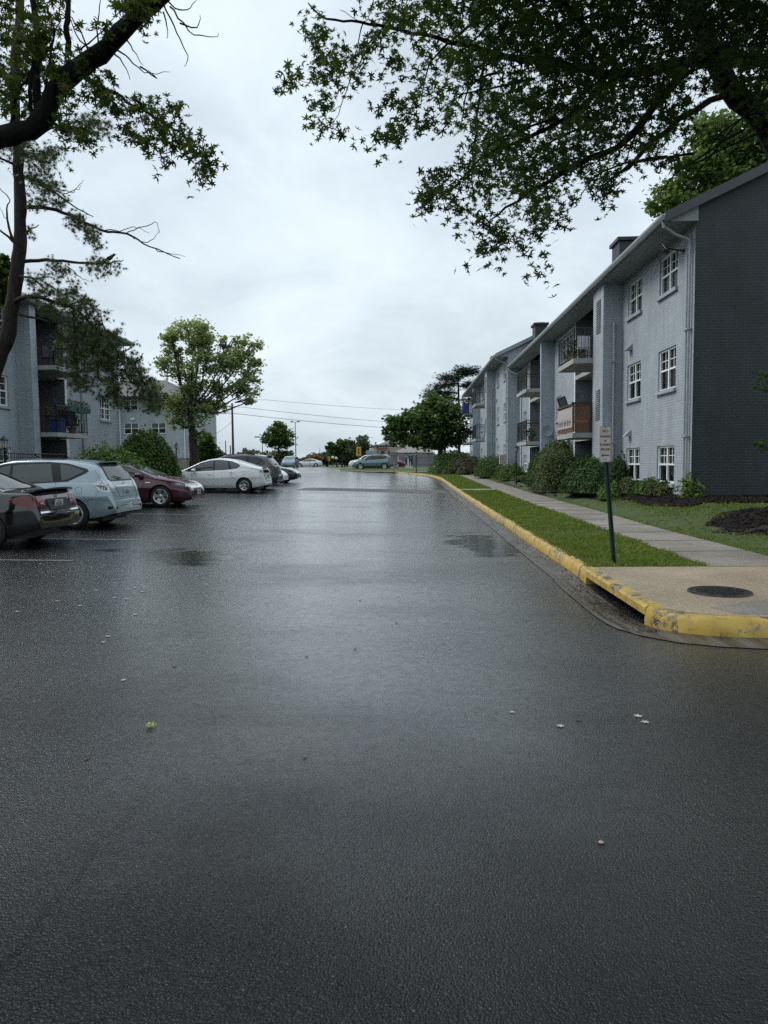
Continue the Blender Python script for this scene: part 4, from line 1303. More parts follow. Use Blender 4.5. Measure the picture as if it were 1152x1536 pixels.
_wl={}
def wheel_mesh(wr,rr,n,part,style=0):
    key=(wr,rr,n,part,style)
    if key in _wl: return _wl[key]
    mb=MB(); Mx=Matrix.Rotation(R(-90),4,'X')       # lathe axis to +y
    wd=.20
    if part=='tyre':
        mb.lathe([(rr-.015,-wd+.03),(rr+.02,-wd),(wr-.03,-wd+.005),(wr,-wd+.035),(wr,-.035),(wr-.03,-.005),(rr+.03,.004),(rr+.008,-.006),(rr-.012,-.03),(rr-.015,-wd+.03)],48,M=Mx)
        o=mb.build('wheel',M['tyre'],smooth=40)
    else:
        mb.lathe([(rr-.012,-.03),(rr+.006,-.008),(rr-.004,-.002),(rr-.028,-.012),(rr-.035,-.06),(rr-.04,-wd+.05)],48,mi=0,M=Mx)
        mb.lathe([(rr-.04,-.10),(.05,-.09),(0,-.085)],32,mi=1,M=Mx)          # dark barrel
        for k in range(n):
            a=2*PI*k/n
            tw=.35 if style==2 else 0
            Ms=Matrix.Rotation(a,4,'Y')
            w0,w1=(.028,.042) if n>5 else ((.040,.060) if style==0 else (.035,.085))
            prof=[(.045,-w0),(rr-.022,-w1+tw*.12),(rr-.022,w1+tw*.12),(.045,w0)]
            v=[Ms@Vector((p[0],-.035 if p[0]<.1 else -.016,p[1])) for p in prof]+[Ms@Vector((p[0],-.07,p[1]*.9)) for p in prof]
            mb.add(v,[(0,1,2,3),(7,6,5,4),(0,4,5,1),(1,5,6,2),(2,6,7,3),(3,7,4,0)],0)
        mb.lathe([(.075,-.06),(.07,-.03),(.045,-.022),(.03,-.018),(0,-.017)],20,mi=0,M=Mx)
        o=mb.build('rim',[M['rim'],M['rim_dark']],smooth=35)
    _wl[key]=o.data; bpy.data.objects.remove(o); return _wl[key]

def plate(x,z,tilt=0,y=0,w=.305,h=.152,front=False):
    def f(root,b,bvh,paint):
        L=b.L; d=-1 if front else 1
        hit=bvh.ray_cast(Vector((L*(1 if front else -1),y,z)),Vector((d,0,0)))[0]
        if hit is None: return
        Mt=Matrix.Translation((hit.x-d*.018,y,z))@Matrix.Rotation(tilt*d,4,'Y')
        mb=MB(); mb.box(-.006,.006,-w/2,w/2,-h/2,h/2,M=Mt)
        o=mb.build('licence_plate',M['plate'],root,bevel=.003)
        m2=MB(); e=-d*.0075
        for k in range(6): m2.box(e-.001,e+.001,-.105+.038*k,-.082+.038*k,-.03,.03,M=Mt)      # worn characters, too blurred to read
        for zz in (-.055,.055): m2.box(e-.001,e+.001,-.06,.06,zz-.007,zz+.007,M=Mt)
        m2.build('embossing',M['louver'],o)
    return f
def spoiler_lip(x0,x1,z,hw,rise=.02,thick=.025,mat=None):
    def f(root,b,bvh,paint):
        L=b.L; mb=MB(); n=14; rows=[]
        for j in range(n+1):
            y=-hw+2*hw*j/n; k=1-(abs(y)/hw)**4*.35
            e=(1-k)*.25
            rows.append([(x1-L/2,y,z-.015-.02*(abs(y)/hw)**2),(x0+e-L/2,y,z+rise-.03*(abs(y)/hw)**2),(x0+e-L/2+.01,y,z+rise-thick-.03*(abs(y)/hw)**2),(x1-L/2,y,z-.05-.02*(abs(y)/hw)**2)])
        vs=[q for r in rows for q in r]; fs=[(j*4+i,j*4+(i+1)%4,(j+1)*4+(i+1)%4,(j+1)*4+i) for j in range(n) for i in range(4)]+[(3,2,1,0),(n*4,n*4+1,n*4+2,n*4+3)]
        mb.add(vs,fs); mb.build('spoiler',mat or paint,root,smooth=40)
    return f
def wiper(y0,z0,y1,z1):
    def f(root,b,bvh,paint):
        L=b.L; pts=[]
        for t in (0,.5,1):
            y,z=y0+(y1-y0)*t,z0+(z1-z0)*t
            h=bvh.ray_cast(Vector((-L,y,z)),Vector((1,0,0)))[0]; pts.append(h+Vector((-.03,0,.01)))
        mb=MB(); mb.tube(pts,[.016,.012,.008],6); mb.build('wiper',M['black'],root)
    return f
def badge(z,r=.045,front=False):
    def f(root,b,bvh,paint):
        L=b.L; d=-1 if front else 1
        h=bvh.ray_cast(Vector((-d*L,0,z)),Vector((d,0,0)))[0]
        mb=MB(); mb.lathe([(r*.75,0),(r,.004),(r*.95,.012),(r*.78,.012),(r*.75,0)],20,M=Matrix.Translation(h+Vector((-d*.004,0,0)))@Matrix.Rotation(R(-90*d),4,'Y')@Matrix.Diagonal((.75,1,1,1)))
        mb.build('badge',M['chrome'],root,smooth=40)
    return f
def roundcap(cx,cz,r): return [(cx+r*math.cos(2*PI*k/20),cz+r*math.sin(2*PI*k/20)) for k in range(21)]
def boxes(nm,mat,lst,bev=.01):
    def f(root,b,bvh,paint):
        mb=MB()
        for q in lst: mb.box(*q)
        mb.build(nm,M[mat] if mat else paint,root,bevel=bev)
    return f

# ---- wagon (tall hatch)
WAGON=dict(L=4.62,W=1.78,wr=.325,rr=.215,wx=(.93,3.71),spokes=5,tumble=.30,sig=.04,
  top=[(0,.50),(.02,.62),(.05,.72),(.09,.80),(.11,.98),(.16,1.04),(.36,1.36),(.46,1.47),(.62,1.51),(1.2,1.56),(1.9,1.575),(2.35,1.56),(2.7,1.49),(3.65,1.03),(3.9,.96),(4.3,.84),(4.55,.70),(4.62,.55)],
  belt=[(0,1.0),(1.0,1.0),(2.5,.95),(3.6,.88),(4.62,.8)], bot=[(0,.34),(.3,.26),(.7,.20),(3.9,.20),(4.4,.22),(4.62,.28)],
  trim=[[(3.35,1.02),(2.55,1.44),(2.2,1.475),(1.5,1.49),(1.05,1.45),(.62,1.33),(.58,1.28),(.66,1.22),(1.05,1.05),(2.0,1.0),(3.0,.97)]],
  windows=[[(3.2,1.02),(2.52,1.39),(2.36,1.41),(2.36,1.01),(3.0,.985)],[(2.30,1.41),(2.1,1.435),(1.45,1.445),(1.36,1.06),(2.28,1.015)],[(1.24,1.44),(1.02,1.40),(.70,1.29),(.69,1.27),(1.02,1.11),(1.17,1.075)]],
  rear=[(-.55,1.08),(.55,1.08),(.60,1.12),(.50,1.42),(-.50,1.42),(-.60,1.12)],
  rear_trim=[(-.60,1.05),(.60,1.05),(.66,1.10),(.545,1.455),(-.545,1.455),(-.66,1.10)],
  wind=[(3.5,-.6),(3.6,0),(3.5,.6),(2.78,.50),(2.74,0),(2.78,-.50)],
  patches=[('tail_light',[(.46,.99),(.24,1.17),(.19,1.10),(.10,.80),(.30,.83)],'side','clearlens'),('tail_light',[(.60,.80),(.84,.84),(.82,1.02),(.70,1.10),(.62,1.05)],'rear','clearlens'),
    ('lamp_bezel',[(.40,.965),(.22,.96),(.11,.85),(.26,.86)],'side','darklens'),('reflector',[(.66,.42),(.80,.44),(.80,.50),(.66,.48)],'rear','black')],
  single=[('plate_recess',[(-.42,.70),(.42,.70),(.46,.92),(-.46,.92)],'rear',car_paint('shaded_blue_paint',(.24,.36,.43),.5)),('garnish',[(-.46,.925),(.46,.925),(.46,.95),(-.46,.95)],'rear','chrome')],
  seams=[[(2.33,.32),(2.33,1.0)],[(1.30,1.05),(1.32,.75),(1.10,.55)],[(3.30,.40),(3.35,1.0)],roundcap(.78,.86,.075),[(3.3,.33),(1.35,.33)],[(.18,.64),(.55,.66),(.62,.60)]],
  seams2=[('rear',[(.64,1.05),(.60,.72),(.50,.645),(0,.64)])],
  handles=[(2.5,.86),(1.5,.90)],mirror=(3.12,1.0),
  extras=[plate(.1,.79,-.1),wiper(.05,1.10,.40,1.16),badge(1.0),spoiler_lip(.34,.75,1.51,.60,rise=.0,thick=.03),boxes('lower_bumper','black',[(-2.27,-1.9,-.62,.62,.27,.34)])])

# ---- liftback
LIFT=dict(L=4.46,W=1.745,wr=.315,rr=.20,wx=(.90,3.60),spokes=6,tumble=.36,sig=.04,
  top=[(0,.48),(.02,.60),(.05,.74),(.08,.84),(.11,1.00),(.16,1.08),(.30,1.115),(.8,1.27),(1.3,1.41),(1.8,1.48),(2.15,1.49),(2.5,1.45),(2.8,1.36),(3.62,.98),(3.85,.91),(4.2,.78),(4.40,.64),(4.46,.50)],
  belt=[(0,1.0),(.9,.99),(2.3,.90),(3.5,.84),(4.46,.74)], bot=[(0,.32),(.3,.24),(.7,.19),(3.8,.19),(4.3,.21),(4.46,.26)],
  trim=[[(3.50,.94),(2.78,1.28),(2.35,1.385),(1.95,1.415),(1.45,1.35),(1.12,1.22),(1.06,1.16),(1.2,1.06),(1.6,.99),(2.4,.945),(3.2,.90)]],
  windows=[[(3.38,.945),(2.98,1.14),(2.98,.92),(3.2,.915)],[(2.94,1.15),(2.74,1.255),(2.30,1.355),(2.24,1.36),(2.24,.965),(2.94,.925)],[(2.17,1.37),(1.92,1.385),(1.62,1.345),(1.54,1.01),(2.17,.968)],[(1.55,1.33),(1.45,1.315),(1.14,1.19),(1.13,1.17),(1.24,1.08),(1.46,1.03)]],
  rear=[(.34,-.50),(.30,0),(.34,.50),(1.28,.44),(1.32,0),(1.28,-.44)],rear_top=True,
  wind=[(3.5,-.6),(3.58,0),(3.5,.6),(2.72,.49),(2.68,0),(2.72,-.49)],
  patches=[('tail_light',[(.34,1.04),(.16,1.02),(.07,.72),(.19,.76)],'side','clearlens'),('tail_light',[(.56,.74),(.79,.74),(.79,.99),(.60,.99)],'rear','clearlens'),('lamp_bezel',[(.28,.98),(.15,.97),(.10,.86),(.19,.87)],'side','darklens'),
    ('headlight',[(4.36,.66),(4.18,.76),(3.80,.86),(3.72,.84),(4.05,.68)],'side','clearlens')],
  single=[('spoiler_window',[(-.5,.86),(.5,.86),(.54,1.00),(-.54,1.00)],'rear','carglass_dark'),('lower_bumper',[(-.6,.30),(.6,.30),(.62,.38),(-.62,.38)],'rear','black')],
  seams=[[(2.2,.28),(2.2,.96)],[(1.42,1.02),(1.46,.70),(1.24,.52)],[(3.14,.32),(3.16,.90)],roundcap(.92,.86,.07),[(3.14,.29),(1.4,.29)],[(.10,.66),(.5,.63),(.60,.55)]],
  handles=[(2.36,.80),(1.42,.88)],mirror=(3.02,.93),extras=[plate(.1,.70,-.05),spoiler_lip(.08,.30,1.10,.58,rise=.015,thick=.03)])

# ---- compact saloon with boot lip
SALOON=dict(L=4.49,W=1.75,wr=.325,rr=.222,wx=(.92,3.62),spokes=5,rimstyle=1,tumble=.38,sig=.04,glass=M['carglass_dark'],rglass=M['carglass_dark'],
  top=[(0,.55),(.02,.66),(.04,.72),(.07,.86),(.10,.98),(.14,1.0),(.5,1.01),(.68,1.03),(1.35,1.345),(1.7,1.415),(2.1,1.435),(2.45,1.41),(2.75,1.33),(3.6,.95),(3.8,.90),(4.2,.76),(4.42,.62),(4.49,.48)],
  belt=[(0,.93),(.8,.95),(2.3,.90),(3.5,.83),(4.49,.72)], bot=[(0,.34),(.3,.26),(.7,.19),(3.8,.19),(4.3,.2),(4.49,.25)],
  trim=[[(3.35,.93),(2.70,1.25),(2.35,1.335),(1.9,1.355),(1.5,1.30),(1.05,1.10),(.98,1.04),(1.1,.985),(2.0,.95),(3.1,.90)]],
  windows=[[(3.25,.935),(2.66,1.225),(2.32,1.305),(2.2,1.31),(2.2,.965),(3.05,.918)],[(2.14,1.315),(1.88,1.325),(1.52,1.275),(1.14,1.10),(1.10,1.02),(2.14,.97)]],
  rear=[(.74,-.58),(.70,0),(.74,.58),(1.36,.47),(1.40,0),(1.36,-.47)],rear_top=True,
  wind=[(3.45,-.6),(3.52,0),(3.45,.6),(2.68,.49),(2.64,0),(2.68,-.49)],
  patches=[('tail_light',[(.50,.84),(.42,.90),(.16,.955),(.08,.93),(.05,.76),(.20,.70)],'side','redlens'),('tail_light',[(.44,.76),(.50,.92),(.76,.92),(.78,.74),(.62,.72)],'rear','redlens'),
    ('reverse_lamp',[(.48,.75),(.62,.73),(.62,.80),(.50,.82)],'rear','clearlens')],
  single=[('plate_recess',[(-.34,.66),(.34,.66),(.38,.86),(-.38,.86)],'rear','black'),('bumper_trim',[(-.70,.615),(.70,.615),(.70,.645),(-.70,.645)],'rear','chrome')],
  seams=[[(2.16,.28),(2.16,.96)],[(1.30,.97),(1.34,.70),(1.22,.54)],[(3.12,.32),(3.14,.90)],roundcap(1.02,.80,.07),[(.06,.62),(.55,.60),(.62,.5)],[(.62,.42),(.10,.44)]],
  handles=[(2.3,.82),(1.42,.85)],mirror=(2.98,.94),
  extras=[plate(.1,.76,-.12),badge(.90,.04),spoiler_lip(.0,.34,1.02,.70,rise=.045,thick=.03)])

# ---- mid-size saloon, nose towards the road
FASTSAL=dict(L=4.66,W=1.82,wr=.328,rr=.225,wx=(1.02,3.72),spokes=5,rimstyle=2,tumble=.38,sig=.045,
  top=[(0,.50),(.03,.70),(.08,.95),(.14,1.02),(.5,1.06),(1.2,1.30),(1.7,1.39),(2.1,1.41),(2.5,1.37),(2.8,1.28),(3.5,.985),(3.65,.955),(4.1,.875),(4.42,.77),(4.55,.68),(4.62,.60),(4.66,.46)],
  belt=[(0,.96),(.9,.96),(2.3,.91),(3.5,.87),(4.3,.74),(4.66,.66)], bot=[(0,.32),(.4,.22),(.7,.18),(3.9,.18),(4.4,.19),(4.66,.22)],
  trim=[[(3.45,.95),(2.80,1.22),(2.4,1.31),(1.9,1.33),(1.3,1.24),(.85,1.07),(1.1,1.0),(2.0,.965),(3.2,.92)]],
  windows=[[(3.32,.955),(2.76,1.195),(2.38,1.28),(2.24,1.285),(2.24,.98),(3.1,.94)],[(2.17,1.29),(1.9,1.30),(1.35,1.22),(.98,1.08),(1.15,1.02),(2.17,.985)]],
  wind=[(3.42,-.62),(3.50,0),(3.42,.62),(2.74,.52),(2.70,0),(2.74,-.52)],
  rear=[(.55,-.56),(.55,.56),(1.3,.48),(1.3,-.48)],rear_top=True,
  patches=[('headlight',[(4.50,.60),(4.46,.685),(4.20,.725),(3.98,.735),(4.15,.66)],'side','darklens'),('headlight',[(.38,.595),(.40,.66),(.74,.70),(.80,.64),(.60,.60)],'front','clearlens'),
     ('fog_recess',[(.46,.30),(.80,.32),(.78,.46),(.50,.42)],'front','black'),('wheel_arch_vent',[(4.56,.32),(4.46,.31),(4.40,.42),(4.52,.45)],'side','black'),('fender_badge',[(3.42,.76),(3.26,.76),(3.26,.775),(3.42,.775)],'side','chrome'),
     ('headlight_strip',[(4.50,.672),(4.46,.69),(4.2,.728),(4.2,.712)],'side','chrome')],
  single=[('grille',[(-.42,.34),(.42,.34),(.44,.52),(.38,.56),(-.38,.56),(-.44,.52)],'front','black'),('grille_bar',[(-.62,.575),(.62,.575),(.66,.655),(-.66,.655)],'front','chrome')],
  seams=[[(2.2,.28),(2.2,.97)],[(3.18,.30),(3.22,.93)],[(3.30,.92),(3.9,.80),(4.30,.715)],[(3.15,.26),(1.5,.26)]],
  seams2=[('top',[(3.52,.70),(4.1,.72),(4.42,.62)])],
  handles=[(2.36,.82),(1.5,.86)],mirror=(3.06,.97),extras=[plate(4.6,.44,0,front=True),badge(.62,.05,front=True)])

# ---- sport-utility
SUV=dict(L=4.60,W=1.85,wr=.36,rr=.235,wx=(.98,3.67),spokes=5,rimstyle=1,tumble=.26,sig=.05,cat='suv',glass=M['carglass_dark'],rglass=M['carglass_dark'],
  top=[(0,.62),(.02,.74),(.06,.84),(.10,1.05),(.16,1.16),(.42,1.52),(.50,1.60),(.9,1.66),(1.6,1.69),(2.2,1.685),(2.6,1.62),(2.85,1.54),(3.45,1.13),(3.65,1.08),(4.2,1.0),(4.45,.90),(4.56,.74),(4.60,.58)],
  belt=[(0,1.12),(1.0,1.10),(2.4,1.05),(3.5,1.0),(4.6,.85)], bot=[(0,.42),(.3,.34),(.7,.26),(3.9,.26),(4.4,.28),(4.6,.34)],
  trim=[[(3.30,1.10),(2.78,1.47),(2.45,1.55),(1.5,1.58),(.95,1.55),(.66,1.42),(.70,1.30),(1.0,1.16),(2.0,1.10),(3.1,1.06)]],
  windows=[[(3.18,1.105),(2.74,1.44),(2.42,1.515),(2.30,1.52),(2.30,1.11),(3.0,1.08)],[(2.23,1.525),(1.50,1.545),(1.42,1.16),(2.23,1.115)],[(1.34,1.54),(.98,1.51),(.74,1.40),(.77,1.32),(1.04,1.20),(1.28,1.17)]],
  rear=[(-.60,1.18),(.60,1.18),(.52,1.52),(-.52,1.52)],rear_trim=[(-.66,1.15),(.66,1.15),(.56,1.56),(-.56,1.56)],
  wind=[(3.3,-.65),(3.38,0),(3.3,.65),(2.86,.56),(2.82,0),(2.86,-.56)],
  patches=[('tail_light',[(.62,1.08),(.20,1.18),(.10,1.12),(.08,1.02),(.25,1.00)],'side','redlens'),('tail_light',[(.46,1.02),(.84,1.04),(.82,1.16),(.50,1.10)],'rear','redlens'),('headlight',[(4.52,.80),(4.40,.92),(4.0,.98),(4.05,.88)],'side','clearlens'),
     ('sill_cladding',[(1.4,.30),(3.25,.30),(3.25,.40),(1.4,.40)],'side','black')],
  single=[('lower_bumper',[(-.80,.44),(.80,.44),(.80,.62),(-.80,.62)],'rear','black'),('plate_recess',[(-.36,.80),(.36,.80),(.36,1.0),(-.36,1.0)],'rear','black')],
  seams=[[(2.26,.42),(2.26,1.1)],[(1.40,1.15),(1.42,.85),(1.3,.62)],[(3.2,.42),(3.22,1.06)]],
  handles=[(2.42,.98),(1.52,1.02)],mirror=(3.06,1.13),
  extras=[plate(.1,.88,-.08),spoiler_lip(.36,.75,1.60,.62,rise=.02,thick=.035),wiper(.0,1.2,.35,1.22),boxes('roof_rail','black',[(-1.2,.7,-.57,-.54,1.63,1.675),(-1.2,.7,.54,.57,1.63,1.675)])])

# ---- pickup-like tall van front / generic far cars
def place(kind,name,label,sp,paint,xr,y,heading,group='cars parked along the left side of the lane',detail=True,z=None):
    """xr: world x of the end nearest the lane; heading -1 = nose away from the lane (towards -x)"""
    xc=xr-sp['L']/2
    zz=(road_z(xc-1.3,y)+road_z(xc+1.3,y))/2 if z is None else z
    o=make_car(kind,name,label,sp,paint,(xc,y,zz),PI if heading<0 else 0,group,detail)
    if z is None:
        o.rotation_euler=(0,math.atan2(road_z(xc+1.3,y)-road_z(xc-1.3,y),2.6)*(1 if heading<0 else -1),o.rotation_euler[2])
    return o
place('saloon','parked_car','black saloon car with red tail lights and a boot lip spoiler, nearest on the left',SALOON,M['paint_black'],-6.5,12.95,-1)
place('wagon','parked_car','silver blue tall wagon with clear tail lights parked beside the black saloon',WAGON,M['paint_blue'],-6.52,16.25,-1)
place('fast','parked_car','maroon saloon car parked with its nose and silver grille bar towards the lane',FASTSAL,M['paint_maroon'],-6.80,22.6,1)
place('lift','parked_car','pearl white liftback car parked beyond the maroon saloon',LIFT,M['paint_white'],-6.2,31.0,-1)
place('suv','parked_car','graphite sport utility car with red tail lights behind the white liftback',SUV,M['paint_graphite'],-6.32,34.4,-1)
place('lift','parked_car','pale car seen only by its sloping windscreen beyond the graphite utility car',LIFT,M['paint_white'],-6.9,39.5,1,detail=False)
place('fast','parked_car','dark saloon car parked nose out beyond the graphite utility car',FASTSAL,M['paint_dark'],-6.75,43.2,1,detail=False)
o=make_car('suv','parked_car','grey teal sport utility car parked side on by the far kerb island',SUV,M['paint_teal'],(-4.15,80.5,road_z(-4,80)+.03),PI,None,False)
o=make_car('suv','parked_car','pale car mostly hidden behind the grey teal utility car',SUV,M['paint_white'],(-4.9,84.5,road_z(-4,84)+.03),PI,None,False)
o=make_car('fast','parked_car','red car showing its end behind the grey mailbox cabinet',FASTSAL,M['paint_red'],(-2.9,87.5,road_z(-2,87)+.03),0,None,False)
o=make_car('suv','parked_car','pale green utility car facing this way at the end of the lane',SUV,M['paint_teal'],(-17.0,101.0,1.05),R(-92),None,False)
o=make_car('fast','parked_car','small white car at the far end of the lane',FASTSAL,M['paint_white'],(-17.2,121.0,1.06),R(180),None,False)
# ================================================================= vegetation
def wobble(pts, amp, seed, sub=4):
    """smooth a coarse limb path and add small irregular bends"""
    r=random.Random(seed); pts=[Vector(p) for p in pts]; out=[]
    for i in range(len(pts)-1):
        p0=pts[max(0,i-1)];p1=pts[i];p2=pts[i+1];p3=pts[min(len(pts)-1,i+2)]
        for k in range(sub):
            t=k/sub
            q=.5*((2*p1)+(p2-p0)*t+(2*p0-5*p1+4*p2-p3)*t*t+(3*p1-p0-3*p2+p3)*t**3)
            out.append(q+Vector((r.uniform(-amp,amp),r.uniform(-amp,amp),r.uniform(-amp,amp)))*(1 if i+k else 0))
    out.append(pts[-1]); return out
def limb(mb, pts, r0, r1, seed=0, amp=.02, n=8, sub=4, power=1.0):
    q=wobble(pts,amp,seed,sub); L=len(q)-1
    rr=random.Random(seed+5)
    mb.tube(q,[ (r0+(r1-r0)*(i/L)**power)*rr.uniform(.92,1.08) for i in range(L+1)],n)
    return q

def twig_leaves(rg, starts, length, nl, droop=.5, spread=.10, direction=None):
    """positions of leaves along drooping twigs"""
    starts=np.asarray(starts); n=len(starts)
    d=rg.normal(size=(n,3))
    if direction is not None: d=d*.6+direction
    d/=np.linalg.norm(d,axis=1,keepdims=True); d[:,2]=d[:,2]*.5-droop*.5
    t=rg.uniform(0,1,(n,nl,1))
    L=length*rg.uniform(.6,1.3,(n,1,1))
    p=starts[:,None,:]+d[:,None,:]*t*L
    p[:,:,2]-=droop*.4*(t[:,:,0]**2)*L[:,:,0]
    return (p+rg.normal(size=p.shape)*spread).reshape(-1,3)

def pt_in_poly(x,y,poly):
    c=False;n=len(poly);j=n-1
    for i in range(n):
        xi,yi=poly[i];xj,yj=poly[j]
        if (yi>y)!=(yj>y) and x<(xj-xi)*(y-yi)/(yj-yi)+xi: c=not c
        j=i
    return c
def edge_dist(x,y,poly):
    best=1e9
    for i in range(len(poly)):
        a=poly[i];b=poly[(i+1)%len(poly)]
        dx,dy=b[0]-a[0],b[1]-a[1]; t=max(0,min(1,((x-a[0])*dx+(y-a[1])*dy)/(dx*dx+dy*dy)))
        best=min(best,math.hypot(a[0]+t*dx-x,a[1]+t*dy-y))
    return best

# ---------------- big maple right: trunk just outside the frame, crown hanging over the lane
def big_maple():
    base=(8.5,13.9,right_z(8.4,13.9)+.2)
    t=thing('maple_tree','large dark silver maple hanging over the lane from the right lawn','tree',base)
    mb=MB()
    limb(mb,[(8.5,13.9,.3),(8.45,13.85,1.6),(8.4,13.8,3.0),(8.35,13.8,4.2)],.42,.36,1,.02,12)
    a=limb(mb,[(8.35,13.8,4.0),P(1165,215,12.6),P(1095,130,11.8),P(1040,20,11),P(980,-120,10)],.24,.09,2,.03,10)
    limb(mb,[(8.4,13.8,4.1),P(1300,60,12),P(1250,-120,10)],.26,.10,3,.03,10)
    limb(mb,[P(1180,90,12.2),P(1040,92,11),P(930,112,10.2),P(830,95,9.6),P(740,78,9),P(660,58,8.6)],.10,.022,4,.02,8)
    limb(mb,[P(660,58,8.6),P(600,45,8.3),P(540,32,8.1),P(490,28,8.0),P(462,4,7.9)],.022,.006,5,.012,6)
    limb(mb,[P(575,42,8.2),P(555,70,8.1),P(530,110,8.0),P(515,150,8.0),P(500,185,8)],.010,.003,6,.012,5)
    limb(mb,[P(545,34,8.1),P(535,75,8.05),P(525,120,8.0)],.008,.003,7,.01,5)
    limb(mb,[P(530,108,8.0),P(480,125,7.9),P(440,118,7.8)],.006,.002,8,.008,5)
    limb(mb,[P(560,0,8.2),P(555,20,8.15),P(545,33,8.1),P(510,15,8)],.006,.003,9,.008,5)
    limb(mb,[P(1060,60,11),P(950,200,9.5),P(860,250,8.8),P(790,290,8.4),P(735,330,8.2)],.06,.008,10,.03,6)
    limb(mb,[P(940,105,10.2),P(830,190,9),P(740,225,8.5),P(690,270,8.2)],.04,.006,11,.02,6)
    limb(mb,[P(730,78,9),P(715,180,8.5),P(710,260,8.3),P(715,310,8.2)],.02,.004,12,.02,5)
    limb(mb,[P(1100,135,11.8),P(1020,180,10.5),P(940,250,9.6),P(900,280,9.2)],.06,.008,13,.03,6)
    limb(mb,[P(930,110,10.2),P(850,10,9),P(780,-80,8)],.05,.012,14,.03,6)
    r=random.Random(77)
    for k in range(40):
        px=r.uniform(600,1150); py=r.uniform(-60,260)-(.0 if px>700 else 60); d=r.uniform(8,11)
        limb(mb,[P(px+r.uniform(40,120),py-r.uniform(10,80),d+.6),P(px,py,d),P(px-r.uniform(10,60),py+r.uniform(20,70),d-.2)],.018,.003,100+k,.02,5,3)
    mb.build('trunk',M['bark_wet'],t,smooth=60,fix=False); tr=t.children[0]; world_part(tr,t)
    rg=np.random.default_rng(12)
    main=[(548,-20),(575,60),(600,108),(640,140),(655,180),(690,215),(700,250),(690,285),(722,320),(735,352),(772,345),(800,352),(835,322),(870,285),(915,285),(955,250),(980,215),(1010,235),(1045,180),(1075,130),(1105,150),(1170,230),(1330,230),(1420,60),(1420,-520),(420,-520)]
    st=[]
    r=random.Random(5)
    while len(st)<8600:
        x=r.uniform(420,1420); y=r.uniform(-520,380)
        if not pt_in_poly(x,y,main): continue
        e=edge_dist(x,y,main) if y>-60 else 200
        if r.random()>min(1,.14+e/85): continue
        # open windows in the crown where sky shows through
        g=math.sin(x*.041+1.3)*math.sin(y*.052+.4)+math.sin(x*.019-y*.027)
        if e<150 and x<800 and g<-.55 and r.random()<.75: continue
        d=r.uniform(7.2,11.8) if y>-60 else r.uniform(6.0,11)
        st.append(P(x,y,d))
    for (x,y,n,s) in [(463,22,5,10),(475,48,6,10),(500,60,6,12),(485,78,8,14),(520,75,7,14),(550,65,6,10),(442,116,8,10),(470,110,6,10),(480,103,8,12),(505,95,7,12),(535,95,6,12),(527,130,4,8),(473,155,5,8),(480,172,5,8),(498,188,5,8),(505,150,3,8),
                      (560,20,8,18),(575,45,9,20),(590,20,10,20),(560,80,8,14),(590,95,8,16),(578,190,5,8),(604,197,6,9),(575,170,4,8),(590,135,7,12),(612,150,8,12),(648,185,5,8),(640,290,6,12),(655,285,7,10),(672,280,6,10),(635,298,4,7),(690,318,5,10),(685,250,7,14),(655,255,3,8),(722,332,5,8),(725,375,5,8),(745,352,6,10),(755,350,5,8),(790,372,3,6),(813,395,3,5),(805,330,7,12),(985,235,6,14),(1015,240,3,8),(905,282,5,10)]:
        for k in range(n if x>600 else (n+1)//2): st.append(P(x+r.gauss(0,s*.6),y+r.gauss(0,s*.5),r.uniform(7.7,8.6)))
    st=np.array([tuple(v) for v in st])
    p=twig_leaves(rg,st,.26,9,.6,.055)
    # unseen leaves above and behind the viewer, added to shade the foreground
    q,_=in_ball(rg,9000,(6.6,4.5,8.8),(4.4,7.0,2.6)); q=q[(q[:,2]>5.8)]
    p=np.concatenate([p,q[:7000]])
    sz=np.full(len(p),.10); sz[-7000:]=.19
    world_part(leaf_cloud('crown',p,MAPLE,sz,M['leaf_maple'],t,3,.35,droop=.6),t)
big_maple()

